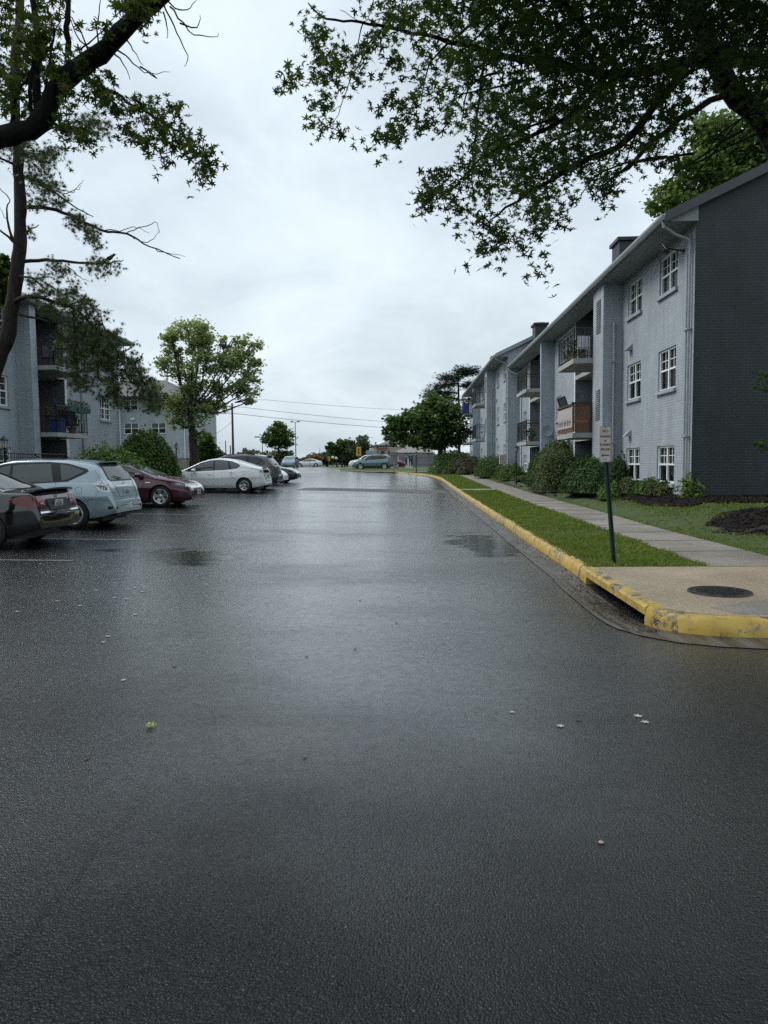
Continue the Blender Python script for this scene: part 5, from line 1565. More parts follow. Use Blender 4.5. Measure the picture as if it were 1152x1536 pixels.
def left_maple():
    t=thing('maple_tree','maple whose thick dark limb crosses the upper left corner','tree',(-8.3,8.0,road_z(-8,8)))
    mb=MB()
    limb(mb,[(-8.3,8.0,.1),(-8.2,8,2),(-7.9,8,3.8),(-7.2,8,4.9)],.32,.15,1,.02,12)
    a=limb(mb,[(-7.4,8,4.7),P(-90,225,8),P(0,205,8),P(55,186,8),P(92,125,8),P(150,80,7.9),P(205,25,7.7),P(250,-12,7.5),P(330,-90,7.2),P(420,-220,7)],.135,.06,2,.015,12)
    limb(mb,[P(60,180,8),P(54,120,8.0),P(58,60,8.1),P(40,-40,8.3)],.05,.03,3,.01,7)
    limb(mb,[P(104,80,8.1),P(100,40,8.1),P(102,0,8.2),P(95,-60,8.2)],.035,.025,4,.008,7)
    limb(mb,[P(48,175,8),P(45,140,7.9),P(50,90,7.8)],.025,.015,5,.01,6)
    limb(mb,[P(20,195,8),P(22,150,8.0),P(45,110,8),P(80,62,8.1),P(70,10,8)],.022,.008,6,.02,6)
    limb(mb,[P(128,118,7.9),P(165,135,7.8),P(200,158,7.7),P(240,180,7.7),P(275,205,7.6),P(300,235,7.6)],.022,.004,7,.012,6)
    limb(mb,[P(205,160,7.7),P(215,185,7.7),P(235,225,7.7),P(247,242,7.7)],.006,.002,8,.01,5)
    bare=[[(165,70),(190,85),(205,100),(225,110),(255,108)],[(190,60),(200,75),(215,98)],[(170,80),(185,95),(195,120)],[(245,5),(262,40),(275,70),(282,90),(276,100)],[(255,10),(275,35),(290,52),(320,55),(328,50)],[(250,0),(270,15),(285,12),(295,0)],[(245,18),(250,40),(250,58)],
          [(150,85),(120,60),(105,30),(80,5)],[(140,95),(120,45),(100,20),(70,-20)],[(150,75),(145,40),(150,10),(148,-20)],[(60,180),(80,60),(90,30),(90,0)],[(270,35),(295,40),(300,22)],[(210,100),(235,118),(222,105)],[(120,75),(140,60),(160,40),(180,15)]]
    for k,b in enumerate(bare): limb(mb,[P(x,y,7.7+.1*(k%3)) for x,y in b],.010,.0025,20+k,.01,5,3)
    world_part(mb.build('trunk',M['bark_wet'],t,smooth=60,fix=False),t)
    rg=np.random.default_rng(8); r=random.Random(3); st=[]
    for (x,y,n,s,d0) in [(20,20,26,34,8),(60,55,26,30,8.2),(25,90,28,34,8.2),(80,100,24,26,8),(20,150,20,26,8.1),(120,95,16,20,8),(110,150,12,18,7.9),(95,185,11,16,7.9),(120,205,8,12,7.9),(80,20,10,20,8.1),(145,40,5,10,8.),(215,-5,20,20,7.6),(185,5,8,12,7.7),(205,15,8,10,7.6),
                        (150,125,12,16,7.8),(165,145,10,13,7.8),(180,160,6,9,7.7),(200,150,5,9,7.7),(215,155,7,9,7.7),(190,190,5,7,7.7),(212,205,7,9,7.7),(235,175,5,8,7.7),(245,190,8,9,7.7),(265,165,5,7,7.6),(272,205,8,9,7.6),(292,218,9,10,7.6),(300,250,9,9,7.6),(310,225,5,7,7.6),(248,243,2,4,7.7),(236,222,2,4,7.7),(135,205,4,8,7.9),(-60,60,40,50,8.2),(-40,-60,40,60,8.2),(80,-90,40,60,8.2)]:
        for k in range(n): st.append(P(x+r.gauss(0,s*.62),y+r.gauss(0,s*.55),d0+r.uniform(-.35,.35)))
    p=twig_leaves(rg,np.array([tuple(v) for v in st]),.16,7,.6,.04)
    q,_=in_ball(rg,2600,(-6.6,5.5,8.4),(3.0,4.5,1.8))
    sz=np.concatenate([np.full(len(p),.098),np.full(len(q),.16)]); p=np.concatenate([p,q])
    world_part(leaf_cloud('crown',p,MAPLE,sz,M['leaf_left'],t,4,.3,droop=.6),t)
left_maple()

# ---------------- pine on the left
def pine():
    D=18.0
    t=thing('pine_tree','tall sparse pine with a drooping needle bough before the left building','tree',(-11.9,D,left_z(-11.9,D)))
    mb=MB()
    limb(mb,[(-11.9,D,left_z(-11.9,D)-.1),P(-35,640,D),P(-8,555,D),P(12,500,D),P(20,440,D),P(28,390,D),P(31,330,D),P(28,270,D),P(26,215,D),P(22,120,D),P(30,0,D),P(28,-130,D)],.215,.085,1,.025,12)
    bigb=[[(20,452),(50,445),(85,455),(110,462),(140,490),(170,520),(200,548),(222,585),(235,600)],[(24,470),(60,478),(95,488),(130,495)],[(30,312),(65,312),(105,322),(150,345),(190,350),(225,370),(270,388)],[(28,262),(70,280),(110,310),(140,325)],[(25,392),(70,390),(120,394),(165,394),(185,390)],[(25,416),(50,418),(75,440)],
          [(110,462),(112,500),(115,540),(118,590)],[(140,490),(150,520),(168,560),(172,600)],[(170,520),(160,500),(150,470)],[(130,470),(125,450),(130,440)],[(200,548),(210,540),(215,530)],[(26,250),(-10,235),(-50,240)],[(22,365),(0,345),(-30,335)],[(18,360),(10,320),(15,300)],[(30,350),(45,345),(58,337)],[(28,205),(60,200),(100,185),(150,180)],[(25,150),(60,140),(90,150)],[(85,455),(90,440),(60,420)]]
    for k,b in enumerate(bigb):
        dd=D-.6+.25*(k%5)
        limb(mb,[P(x,y,D if i==0 and b[0][0]<32 else dd) for i,(x,y) in enumerate(b)],.055 if k in (0,2,4) else .035,.010,30+k,.02,7)
    for k,b in enumerate([[(150,345),(180,345),(205,340),(225,350)],[(190,350),(215,340),(235,335),(240,350)],[(200,358),(225,362),(240,345)],[(230,372),(250,380),(278,385)],[(70,285),(100,290),(118,280),(125,270)],[(90,285),(110,287),(122,278)],[(100,400),(120,415),(135,425)],[(15,300),(0,280),(-20,270)],[(22,365),(10,330),(0,310)]]):
        limb(mb,[P(x,y,D-.3) for x,y in b],.014,.004,60+k,.03,5)
    world_part(mb.build('trunk',M['bark_pine'],t,smooth=60,fix=False),t)
    rg=np.random.default_rng(4); r=random.Random(9); st=[]
    blobs=[(95,450,20,16),(75,460,14,14),(115,470,18,14),(110,500,22,22),(135,500,24,20),(150,520,24,20),(120,530,22,20),(160,535,22,18),(180,535,22,16),(190,560,14,14),(205,565,18,13),(215,580,18,13),(228,592,14,12),(232,608,10,10),(150,550,16,18),(105,545,14,14),(115,570,16,14),(130,575,10,12),(165,570,10,12),(172,585,12,10),(178,605,10,9),(160,590,8,9),(140,480,16,16),(165,505,14,12),(200,545,14,10),(110,440,10,10),(130,455,8,8),(100,515,14,16),(60,440,8,10),
           (40,230,20,24),(60,240,18,20),(80,235,14,14),(55,270,18,18),(75,280,14,14),(90,300,8,9),(20,225,14,18),(60,300,8,9),(120,335,10,14),(135,350,10,10),(145,365,6,7),(105,325,6,8),(80,405,8,14),(70,420,8,14),(150,395,7,10),(165,400,6,9),(140,400,5,8),(100,410,5,8),(40,345,3,5),(150,190,9,12),(140,180,10,14),(120,190,12,16),(60,150,18,24),(25,110,20,26),(20,60,18,24),(60,60,12,20),(-40,230,20,30),(-40,120,20,40),(45,420,5,8)]
    for (x,y,n,s) in blobs:
        for k in range(int(n*1.65)): st.append(P(x+r.gauss(0,s*.56),y+r.gauss(0,s*.48),D-.2+r.uniform(-.9,.7)))
    p=twig_leaves(rg,np.array([tuple(v) for v in st]),.22,7,.15,.07)
    world_part(leaf_cloud('crown',p,NEEDLE,.185,M['needle'],t,5,.0),t)
    # a bird on the second bough
    o=thing('bird','small dark bird perched on the bare pine bough','bird',P(164,392.5,D-.6))
    mb=MB(); n=12; vs=[]
    prof=[(-.16,.005,.030),(-.09,.02,.045),(-.04,.045,.07),(.02,.052,.085),(.07,.045,.115),(.10,.034,.145),(.125,.032,.165),(.15,.018,.165),(.175,.003,.158)]
    for x,rd,z in prof:
        for k in range(n):
            a=2*PI*k/n; vs.append((x,rd*math.cos(a),z+rd*1.05*math.sin(a)))
    fs=[(i*n+k,i*n+(k+1)%n,(i+1)*n+(k+1)%n,(i+1)*n+k) for i in range(len(prof)-1) for k in range(n)]
    mb.add(vs,fs); mb.tube([(-.01,.015,.04),(-.01,.018,0)],.006,5); mb.tube([(-.01,-.015,.04),(-.01,-.018,0)],.006,5)
    mb.build('body',M['bird'],o,smooth=60)
pine()

# ---------------- generic broad-leaved tree grown from crown lobes
def tree(label, base, trunk, lobes, leafm, tmpl, size, n, barkm='bark', seed=1, flat=.3, group=None, name='broadleaf_tree', shell=.35, r0=.2):
    t=thing(name,label,'tree',base,group=group)
    mb=MB(); b=Vector(base)
    top=Vector(trunk[-1])
    q=limb(mb,[b-Vector((0,0,.15))]+[Vector(p) for p in trunk],r0,r0*.5,seed,.015*r0*5,10)
    r=random.Random(seed); st=[]
    rg=np.random.default_rng(seed)
    vol=[l[1][0]*l[1][1]*l[1][2] for l in lobes]; tot=sum(v**.75 for v in vol)
    for (c,rad),v in zip(lobes,vol):
        c=Vector(c)
        s0=min(q,key=lambda p:(p-c).length+max(0,p.z-c.z)*2)
        mid=s0.lerp(c,.5)+Vector((0,0,-.12*(c-s0).length))
        limb(mb,[s0,mid,c],r0*.27,r0*.07,seed+7,.03,7,3)
        for k in range(5):
            d=Vector((r.gauss(0,1),r.gauss(0,1),r.gauss(0,1)+.3)).normalized()
            e=c+Vector((d.x*rad[0],d.y*rad[1],d.z*rad[2]))*.85
            limb(mb,[s0.lerp(c,.75),c.lerp(e,.5)+Vector((0,0,.05)),e],r0*.11,r0*.02,seed+k,.03,5,3)
        m=int(n*v**.75/tot)
        # leaves gather in sub-clumps, so the outline breaks up and sky shows between
        nc=max(10,int(m/40)); cen,_=in_ball(rg,nc,tuple(c),rad,shell)
        cr=.50*min(rad)
        idx=rg.integers(0,nc,m)
        off=rg.normal(size=(m,3))*cr*np.array([.55,.55,.38])
        st.append(cen[idx]+off)
    world_part(mb.build('trunk',M[barkm],t,smooth=60,fix=False),t)
    p=np.concatenate(st)
    world_part(leaf_cloud('crown',p,tmpl,size,M[leafm],t,seed+2,flat),t)
    return t
def lobes_px(lst, d, dep=.8):
    """crown lobes from outline measurements: centre and half-sizes in photo pixels at distance d"""
    out=[]
    for i,(x,y,rx,ry) in enumerate(lst):
        c=P(x,y,d+ (0 if i==0 else ((i*37)%5-2)*.25*rx*d/F_PX))
        k=d/F_PX; out.append((tuple(c),(rx*k,max(rx,ry)*k*dep,ry*k)))
    return out
d=38.0
g=P(292,690,d)
tree('leafy open-crowned tree standing beyond the white liftback',(g.x,d,left_z(-11.6,d)),[P(290,665,d),P(288,640,d),P(284,615,d)],
     lobes_px([(290,500,34,20),(255,500,15,14),(262,525,16,14),(300,520,26,14),(262,550,26,18),(310,545,26,18),(345,540,30,22),(375,520,18,16),(345,515,14,12),(380,560,15,22),(370,585,22,16),(335,580,22,16),(290,580,30,20),(258,605,26,20),(292,620,26,20),(240,590,14,14),(320,608,22,14),(375,600,10,8),(300,650,14,9),(265,635,18,10)],d),
     'leaf_mid',CLUMP,.145,16000,seed=11,r0=.27)
# bright tree behind the near gable
d=33.0
tree('bright green tree rising behind the roof of the dark-gabled building',(15.5,d,1.0),[(15.6,d,5),(15.7,d,8)],
     lobes_px([(1010,300,34,24),(1050,265,40,34),(1100,240,46,40),(1150,200,50,50),(1080,200,40,30),(1200,160,60,60),(1130,290,50,40),(1060,310,40,26),(1240,260,70,70)],d),
     'leaf_bright',CLUMP,.2,30000,seed=23,r0=.4)
# dark round tree by the far pavement
d=68.0
tree('dark green dense tree beside the far lamp post',(3.0,d,right_z(3,d)),[(2.9,d,3),(2.8,d,4.6)],
     lobes_px([(655,625,34,26),(625,640,30,24),(600,632,20,18),(590,650,14,12),(650,605,24,14),(680,640,24,26),(612,660,26,12),(665,662,30,14),(640,655,26,18)],d),
     'leaf_deep',CLUMP,.34,11000,seed=31,r0=.28)
# small round-headed tree, left of centre
d=72.0
g=P(418,690,d)
tree('small round-headed dark tree above the dark parked saloon',(g.x,d,1.0),[P(418,676,d),P(418,662,d)],
     lobes_px([(418,655,20,17),(405,660,12,10),(430,660,12,11),(418,642,12,10)],d),'leaf_deep',CLUMP,.24,3800,seed=37,r0=.12)
# cedar behind the far building
def cedar():
    d=86.0; b=P(688,690,d)
    t=thing('cedar_tree','flat-tiered cedar rising behind the farther right building','tree',(b.x,d,1.2))
    mb=MB(); limb(mb,[(b.x,d,1.1),P(690,640,d),P(688,590,d),P(686,556,d)],.22,.05,3,.05,8)
    rg=np.random.default_rng(6); pts=[]
    for (x0,y0,x1,y1) in [(688,575,650,582),(690,568,662,566),(688,590,640,590),(688,562,715,556),(686,558,700,556),(688,598,648,600),(690,580,720,575),(690,600,735,600),(688,612,650,615),(690,620,740,620)]:
        for dd in (-1.5,0,1.6):
            a=P(x0,y0,d); e=P(x1,y1+dd,d+dd*1.5); limb(mb,[a,a.lerp(e,.5)+Vector((0,0,.15)),e],.08,.02,int(x1),.05,5)
            m=260; tt=rg.uniform(.15,1.05,m)
            p=np.array(a)[None,:]+(np.array(e)-np.array(a))[None,:]*tt[:,None]; p+=rg.normal(size=p.shape)*np.array([.45,.7,.24]); pts.append(p)
    world_part(mb.build('trunk',M['bark_pine'],t,smooth=60,fix=False),t)
    world_part(leaf_cloud('crown',np.concatenate(pts),NEEDLE,.5,M['cedar'],t,8,.8),t)
cedar()
# trees behind the left roof and conical evergreen
tree('leafy tree top peeping over the left building roof',(-18.5,21,.8),[(-18.5,21,4),(-18.4,21,7)],lobes_px([(-30,420,40,36),(2,398,12,14),(-10,440,16,20)],21),'leaf_left',CLUMP,.2,3500,seed=41,r0=.25)
d=46.0; g=P(312,695,d)
tree('dark conical evergreen behind the trunk of the leafy tree',(g.x,d,left_z(-12,d)),[P(312,680,d),P(311,664,d)],lobes_px([(311,672,13,16),(310,660,9,10),(312,684,18,10),(322,684,12,9)],d),'shrub_dark',SPRAY,.30,3200,seed=43,r0=.12,name='evergreen_tree')
# far trees across the end of the lane
far=[('far rounded grey green tree rising behind the blue utility car',140,(538,672),[(538,668,22,14),(520,676,16,14),(552,680,18,14)],'leaf_far'),
     ('far bushy tree left of the yellow road sign',128,(505,690),[(500,684,18,8),(518,684,16,11),(488,688,12,7)],'leaf_far'),
     ('far orange tinged tree beside the row of distant trees',126,(470,690),[(470,689,13,6),(458,690,8,5),(482,690,9,5)],'leaf_orange'),
     ('far low tree clump behind the pale green utility car',150,(428,690),[(428,684,14,7),(412,688,12,6),(440,688,8,6)],'leaf_far'),
     ('thin far tree with upright tips left of the yellow road sign',120,(513,690),[(513,668,7,8),(497,672,6,8),(506,680,9,8)],'leaf_deep'),
     ('far tree standing over the pale shop roof',165,(596,650),[(596,655,14,8),(585,660,10,8)],'leaf_far')]
for k,(lb,d,(x,y),lob,lm) in enumerate(far):
    g=P(x,y,d); L_=lobes_px(lob,d)
    tree(lb,(g.x,d,1.1),[(g.x,d,2.0),(g.x,d,max(2.4,L_[0][0][2]-.5))],L_,lm,CLUMP,.55,2300,seed=50+k,r0=.16)
# distant wood closing the horizon
rg=np.random.default_rng(99)
n=15000; ang=rg.uniform(-1.0,1.0,n); rad=rg.uniform(230,330,n)
hh=3.6+1.1*np.sin(ang*23)+.9*np.sin(ang*57+1)+.7*np.sin(ang*131)
p=np.stack([rad*np.sin(ang),rad*np.cos(ang),1.0+rg.uniform(0,1,n)**.8*hh],1)
tag(leaf_cloud('far_wood',p,CLUMP,1.7,M['leaf_far'],None,7,.1),'distant line of trees along the horizon','woodland',kind='stuff')

# ---------------- shrubs
def shrub(label, base, rad, leafm, tmpl, size, n, seed=1, lump=.18, core=.78, zoff=None, flat=.2, shell=.72, name='shrub', squash=1.0, group=None):
    """base = ground point under the middle; rad = half sizes (x, y, height)"""
    t=thing(name,label,'shrub',base,group=group)
    rg=np.random.default_rng(seed)
    ph=rg.uniform(0,6.28,8)
    def radius(d):
        a=np.arctan2(d[:,1],d[:,0]); e=d[:,2]
        return 1+lump*(np.sin(3*a+ph[0])*.35+np.sin(5*a+2*e+ph[1])*.3+np.sin(7*e+4*a+ph[2])*.3+np.sin(11*a-6*e+ph[3])*.25)
    d=rg.normal(size=(n,3)); d[:,2]=np.abs(d[:,2])*1.0-.12; d/=np.linalg.norm(d,axis=1,keepdims=True)
    s=rg.uniform(shell,1.03,n)*radius(d)
    sq=np.sign(d)*np.abs(d)**squash
    p=sq*s[:,None]*np.array(rad); p[:,2]=np.maximum(p[:,2],.02)
    # stray shoots
    m=n//14; k=rg.integers(0,n,m); p[k]*=rg.uniform(1.02,1.12,(m,1))
    o=leaf_cloud('foliage',p,tmpl,size,M[leafm],t,seed+1,flat,outward=d)
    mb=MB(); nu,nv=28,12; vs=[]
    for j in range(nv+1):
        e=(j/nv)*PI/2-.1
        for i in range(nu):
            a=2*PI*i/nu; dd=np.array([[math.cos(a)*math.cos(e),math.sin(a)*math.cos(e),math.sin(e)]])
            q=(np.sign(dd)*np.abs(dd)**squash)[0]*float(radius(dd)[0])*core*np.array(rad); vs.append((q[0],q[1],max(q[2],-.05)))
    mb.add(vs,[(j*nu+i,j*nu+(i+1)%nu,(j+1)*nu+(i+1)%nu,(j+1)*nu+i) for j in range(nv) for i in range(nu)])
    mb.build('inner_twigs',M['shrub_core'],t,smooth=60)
    return t
def rz(x,y): return right_z(x,y)
shrub('tall squarish hedge with tan tipped leaves beside the walk',(6.05,29.6,rz(6.05,29.6)),(.95,1.5,1.72),'shrub_tan',OVAL,.08,13000,3,.10,squash=.72,core=.88,shell=.84)
shrub('dark yew bush rising behind the tan tipped hedge',(6.75,32.0,rz(6.75,32)),(.95,1.1,2.05),'shrub_dark',SPRAY,.16,4500,4,.2)
shrub('large dark green juniper mound in front of the brick bay',(6.55,25.2,rz(6.5,25.2)),(1.12,1.7,1.18),'juniper',SPRAY,.12,13000,5,.12,core=.88,shell=.84)
shrub('round dark juniper clump against the bay corner',(7.0,23.9,rz(7,23.9)),(.42,.5,1.05),'juniper',SPRAY,.11,2600,6,.16)
for k,(x,y,r_,h,m,lb) in enumerate([(6.25,22.2,.42,.50,'shrub_green','low green shrub at the foot of the juniper mound'),(6.75,22.0,.38,.48,'shrub_tan','low yellow green shrub between the juniper and the first window'),(6.95,20.9,.40,.44,'shrub_green','low leafy shrub under the farther ground floor window'),(6.95,19.9,.36,.42,'shrub_tan','low yellow green shrub under the nearer ground floor window')]):
    shrub(lb,(x,y,rz(x,y)),(r_,r_*1.15,h),m,OVAL,.075,1500,10+k,.22,group='low shrubs along the facade bed')
shrub('leafy plant with pale flowers at the gable corner',(7.15,18.35,rz(7.15,18.35)),(.34,.34,.62),'shrub_green',OVAL,.13,420,15,.3,core=.5,shell=.3,name='flowering_plant')
shrub('clipped dark round hedge beyond the near lamp post',(6.0,50.5,rz(6,50.5)),(1.42,2.3,1.45),'shrub_dark',OVAL,.12,7000,16,.06,squash=.8)
shrub('light green low bush behind the near lamp post',(6.1,42.5,rz(6.1,42.5)),(.85,1.1,.95),'shrub_green',OVAL,.12,2600,17,.22)
shrub('small green bush between the clipped hedge and the lamp post',(6.0,46.2,rz(6,46.2)),(.6,.8,.9),'shrub_dark',OVAL,.12,1800,18,.22)
shrub('upright dark leafy bush left of the tan tipped hedge',(6.1,34.8,rz(6.1,34.8)),(.5,.7,1.30),'shrub_dark',OVAL,.11,2800,19,.2)
shrub('pale ground hugging plant beside the near lamp post',(6.3,39.6,rz(6.3,39.6)),(.7,.7,.28),'shrub_tan',OVAL,.09,900,20,.25)
shrub('broad green bush at the far end of the right lawn',(4.0,66.5,rz(4,66.5)),(2.3,1.8,1.85),'shrub_green',OVAL,.17,5000,22,.2)
shrub('reddish brown bush beside the broad green one on the far lawn',(5.0,61.5,rz(5,61.5)),(1.75,1.8,1.55),'shrub_red',OVAL,.16,4200,23,.22)
for k,(x,y,h,lb) in enumerate([(2.6,61.5,.62,'small round yellow green shrub leftmost before the far bushes'),(3.3,60.5,.62,'small round shrub second from the left before the far bushes'),(4.4,58.5,.66,'small round shrub before the reddish bush')]):
    shrub(lb,(x,y,rz(x,y)),(.6,.6,h),'shrub_tan',OVAL,.12,900,25+k,.2)
g=P(160,690,22.5)
shrub('light green loose bush behind the silver blue wagon',(g.x,22.5,left_z(-11.8,22.5)),(1.55,1.1,1.75),'shrub_green',OVAL,.12,7500,30,.16)
g=P(216,690,27.5)
shrub('large round dark green bush behind the maroon saloon',(g.x-.2,28.2,left_z(-11.8,28)),(1.36,1.5,2.45),'shrub_dark',OVAL,.11,16000,31,.05,core=.90,shell=.86)
g=P(290,690,50)
shrub('dark clipped hedge behind the beige cabinet',(g.x-.5,50,left_z(-12,50)),(2.6,.8,1.4),'shrub_dark',OVAL,.18,3500,32,.08)
# maple root suckers on the gable side
t=thing('maple_sapling','thin leafy shoots hanging before the dark gable wall at the right edge','sapling',(8.05,14.6,rz(8,14.6)+.2))
mb=MB(); st=[]
for (x0,y0,x1,y1) in [(1190,620,1135,573),(1190,700,1132,664),(1175,640,1145,556)]:
    q=limb(mb,[P(1235,760,14.2),P(x0,y0,14.2),P(x1,y1,14.0)],.012,.004,int(x1),.01,5)
    for k in range(6): st.append(P(x1+k*3.2,y1+k*1.1,14.0))
world_part(mb.build('stem',M['bark'],t),t)
p=twig_leaves(np.random.default_rng(3),np.array([tuple(v) for v in st]),.16,7,.4,.05)
world_part(leaf_cloud('foliage',p,MAPLE,.10,M['leaf_maple'],t,6,.4),t)
# surface roots at the mound
t=thing('tree_root','gnarled grey surface root at the edge of the mulch mound','root',(6.1,12.9,rz(6.1,12.9)))
mb=MB()
for k,pts in enumerate([[(5.55,12.75,.0),(5.9,12.85,.09),(6.4,12.9,.14),(6.9,13.1,.20),(7.6,13.5,.30)],[(5.75,13.2,.0),(6.1,13.0,.08),(6.5,12.95,.12)],[(6.1,12.5,.0),(6.35,12.7,.07),(6.8,12.95,.14)]]):
    limb(mb,[(x+.25,y+.2,mound_z(x+.25,y+.2)-.015+z*.1) for x,y,z in pts],.028,.06,k,.02,8)
world_part(mb.build('root',M['bark'],t,smooth=60,fix=False),t)

# ---------------- grass blades
def blades(name,pts,h,lean,seed):
    rg=np.random.default_rng(seed); pts=np.asarray(pts); n=len(pts)
    hh=h*rg.uniform(.4,1.2,n)*(1+.35*np.sin(pts[:,0]*3.3+pts[:,1]*1.9)*np.sin(pts[:,1]*2.3)); a=rg.uniform(0,2*PI,n); w=.006+.004*rg.random(n)
    w=w*(1+np.maximum(0,pts[:,1]-12)*.08)
    lx=rg.normal(size=n)*lean*hh; ly=rg.normal(size=n)*lean*hh
    dx,dy=np.cos(a)*w,np.sin(a)*w
    v=np.zeros((n,4,3))
    v[:,0]=pts+np.stack([dx,dy,0*dx],1); v[:,1]=pts-np.stack([dx,dy,0*dx],1)
    v[:,2]=pts+np.stack([lx*.4-dx*.7,ly*.4-dy*.7,hh*.6],1); v[:,3]=pts+np.stack([lx,ly,hh],1)
    f=np.array([0,1,2,0,2,3])
    me=bpy.data.meshes.new(name); me.vertices.add(n*4); me.vertices.foreach_set('co',v.reshape(-1).astype(np.float32))
    idx=(np.arange(n)[:,None]*4+f[None,:]).reshape(-1).astype(np.int32)
    me.loops.add(len(idx)); me.loops.foreach_set('vertex_index',idx); me.polygons.add(n*2)
    me.polygons.foreach_set('loop_start',(np.arange(n*2)*3).astype(np.int32)); me.polygons.foreach_set('loop_total',np.full(n*2,3,np.int32))
    me.materials.append(M['grass']); me.update(calc_edges=True)
    o=bpy.data.objects.new(name,me); link(o); return o
rg=np.random.default_rng(77); L_=[]
def patchy(x,y): return math.sin(x*2.1+y*.7)+math.sin(x*.9-y*1.7+1)+.8*math.sin(y*3.1+x*1.3)
def scatter(n,x0,x1,y0,y1,ok,zf=right_z):
    out=[]
    X=rg.uniform(0,1,n); Y=y0*(y1/y0)**rg.uniform(0,1,n)**1.0
    for i in range(n):
        y=Y[i]; a=x0(y) if callable(x0) else x0; b=x1(y) if callable(x1) else x1; x=a+(b-a)*X[i]
        if patchy(x,y)<-1.35 and rg.random()<.7: continue
        if ok is None or ok(x,y): out.append((x,y,zf(x,y)-.01))
    return out
pts=scatter(46000,lambda y:verge_edge(y)-.03,4.06,9.62,60,lambda x,y: not(33.5<y<35.0))
def lawn_ok(x,y):
    if math.hypot((x-7.9)/2.05,(y-13.75)/1.65)<1: return False
    if y>16.6 and x>7.1: return False
    if y>17 and x>bed_left(y): return False
    return True
pts+=scatter(42000,lambda y:walk_r(y)-.02,11.0,9.7,33,lawn_ok)
pts+=scatter(8000,lambda y:5.24,6.2,33,72,lambda x,y: not(35.2<y<56 and x>5.6))
tag(blades('grass',pts,.066,.5,5),'short green grass on the verge and the lawn','grass',kind='stuff')
# mulch chips standing proud of the near bed
# ================================================================= street furniture and the rest
def text_mesh(body, size, mat, parent, Mx, name='lettering', ext=.0012, sx=1.0, bold=.0):
    cu=bpy.data.curves.new('t','FONT'); cu.body=body; cu.size=size; cu.align_x='CENTER'; cu.align_y='CENTER'; cu.extrude=ext; cu.offset=bold; cu.resolution_u=3
    o=bpy.data.objects.new('t',cu); C.objects.link(o)
    dg=bpy.context.evaluated_depsgraph_get(); dg.update()
    me=bpy.data.meshes.new_from_object(o.evaluated_get(dg)); bpy.data.objects.remove(o)
    me.transform(Mx@Matrix.Diagonal((sx,1,1,1))); me.materials.clear(); me.materials.append(mat); me.name=name
    q=bpy.data.objects.new(name,me); return link(q,parent)
# --- no parking sign on a leaning green post
def sign():
    b=P(921,848,9.95); b.z=right_z(b.x,9.95)-.02
    top=P(905,640,9.95)
    t=thing('parking_sign','tall faded red and white no parking sign on a leaning green post','sign',b)
    ax=(top-b).normalized(); L=(top-b).length
    Mp=Matrix.Translation(b)@ax.to_track_quat('Z','Y').to_matrix().to_4x4()
    Mp=Matrix.Translation(b)@Vector((0,0,1)).rotation_difference(ax).to_matrix().to_4x4()
    mb=MB()   # U-channel post
    prof=[(-.032,-.012),(-.018,-.012),(-.012,.018),(.012,.018),(.018,-.012),(.032,-.012),(.032,-.006),(.022,-.006),(.016,.024),(-.016,.024),(-.022,-.006),(-.032,-.006)]
    mb.prism(prof,'z',-.1,L-.05,M=Mp); world_part(mb.build('post',M['post_green'],t),t)
    w,h=.155,.49; z1=L; z0=L-h; e=-.022
    Ms=Mp@Matrix.Translation((.002,e,z0+h/2))@Matrix.Rotation(R(-2),4,'Z')@Matrix.Rotation(R(4.5),4,'Y')
    r=.02; out=[]
    for cx_,cz_,a0 in ((w/2-r,h/2-r,0),(-w/2+r,h/2-r,90),(-w/2+r,-h/2+r,180),(w/2-r,-h/2+r,270)):
        for k in range(5): out.append((cx_+r*math.cos(R(a0+22.5*k)),cz_+r*math.sin(R(a0+22.5*k))))
    mb=MB(); mb.prism(out,'y',-.003,.003,M=Ms); pl=world_part(mb.build('sign_plate',M['sign_face'],t),t)
    inn=[(x*.93,z*.975) for x,z in out]; ou=[(x*.97,z*.99) for x,z in out]; n=len(out)
    mb=MB(); mb.add([Ms@Vector((x,-.0045,z)) for x,z in ou]+[Ms@Vector((x,-.0045,z)) for x,z in inn],[(i,(i+1)%n,(i+1)%n+n,i+n) for i in range(n)])
    mb.build('sign_border',M['sign_red'],pl)
    Mt=lambda x,z: Ms@Matrix.Translation((x,-.0055,z))@Matrix.Rotation(R(90),4,'X')
    for s,z,sz,sx in (('NO',.182,.058,.9),('PARKING',.108,.044,.72),('OR',.050,.028,.9),('STANDING',-.005,.044,.62),('FIRE LANE',-.068,.044,.62)):
        text_mesh(s,sz,M['sign_red'],pl,Mt(0,z),sx=sx,bold=.0009)
    ar=[(-.055,0),(-.030,.022),(-.030,.007),(.055,.007),(.055,-.007),(-.030,-.007),(-.030,-.022)]
    mb=MB(); mb.prism([(x,z-.150) for x,z in ar],'y',-.0062,-.0045,M=Ms); mb.build('arrow',M['sign_black'],pl)
    mb=MB()
    for z in (.228,-.205): mb.lathe([(0,.004),(.006,.004),(.008,0)],8,M=Ms@Matrix.Translation((0,-.003,z))@Matrix.Rotation(R(90),4,'X'))
    mb.build('bolt',M['sign_black'],pl)
sign()
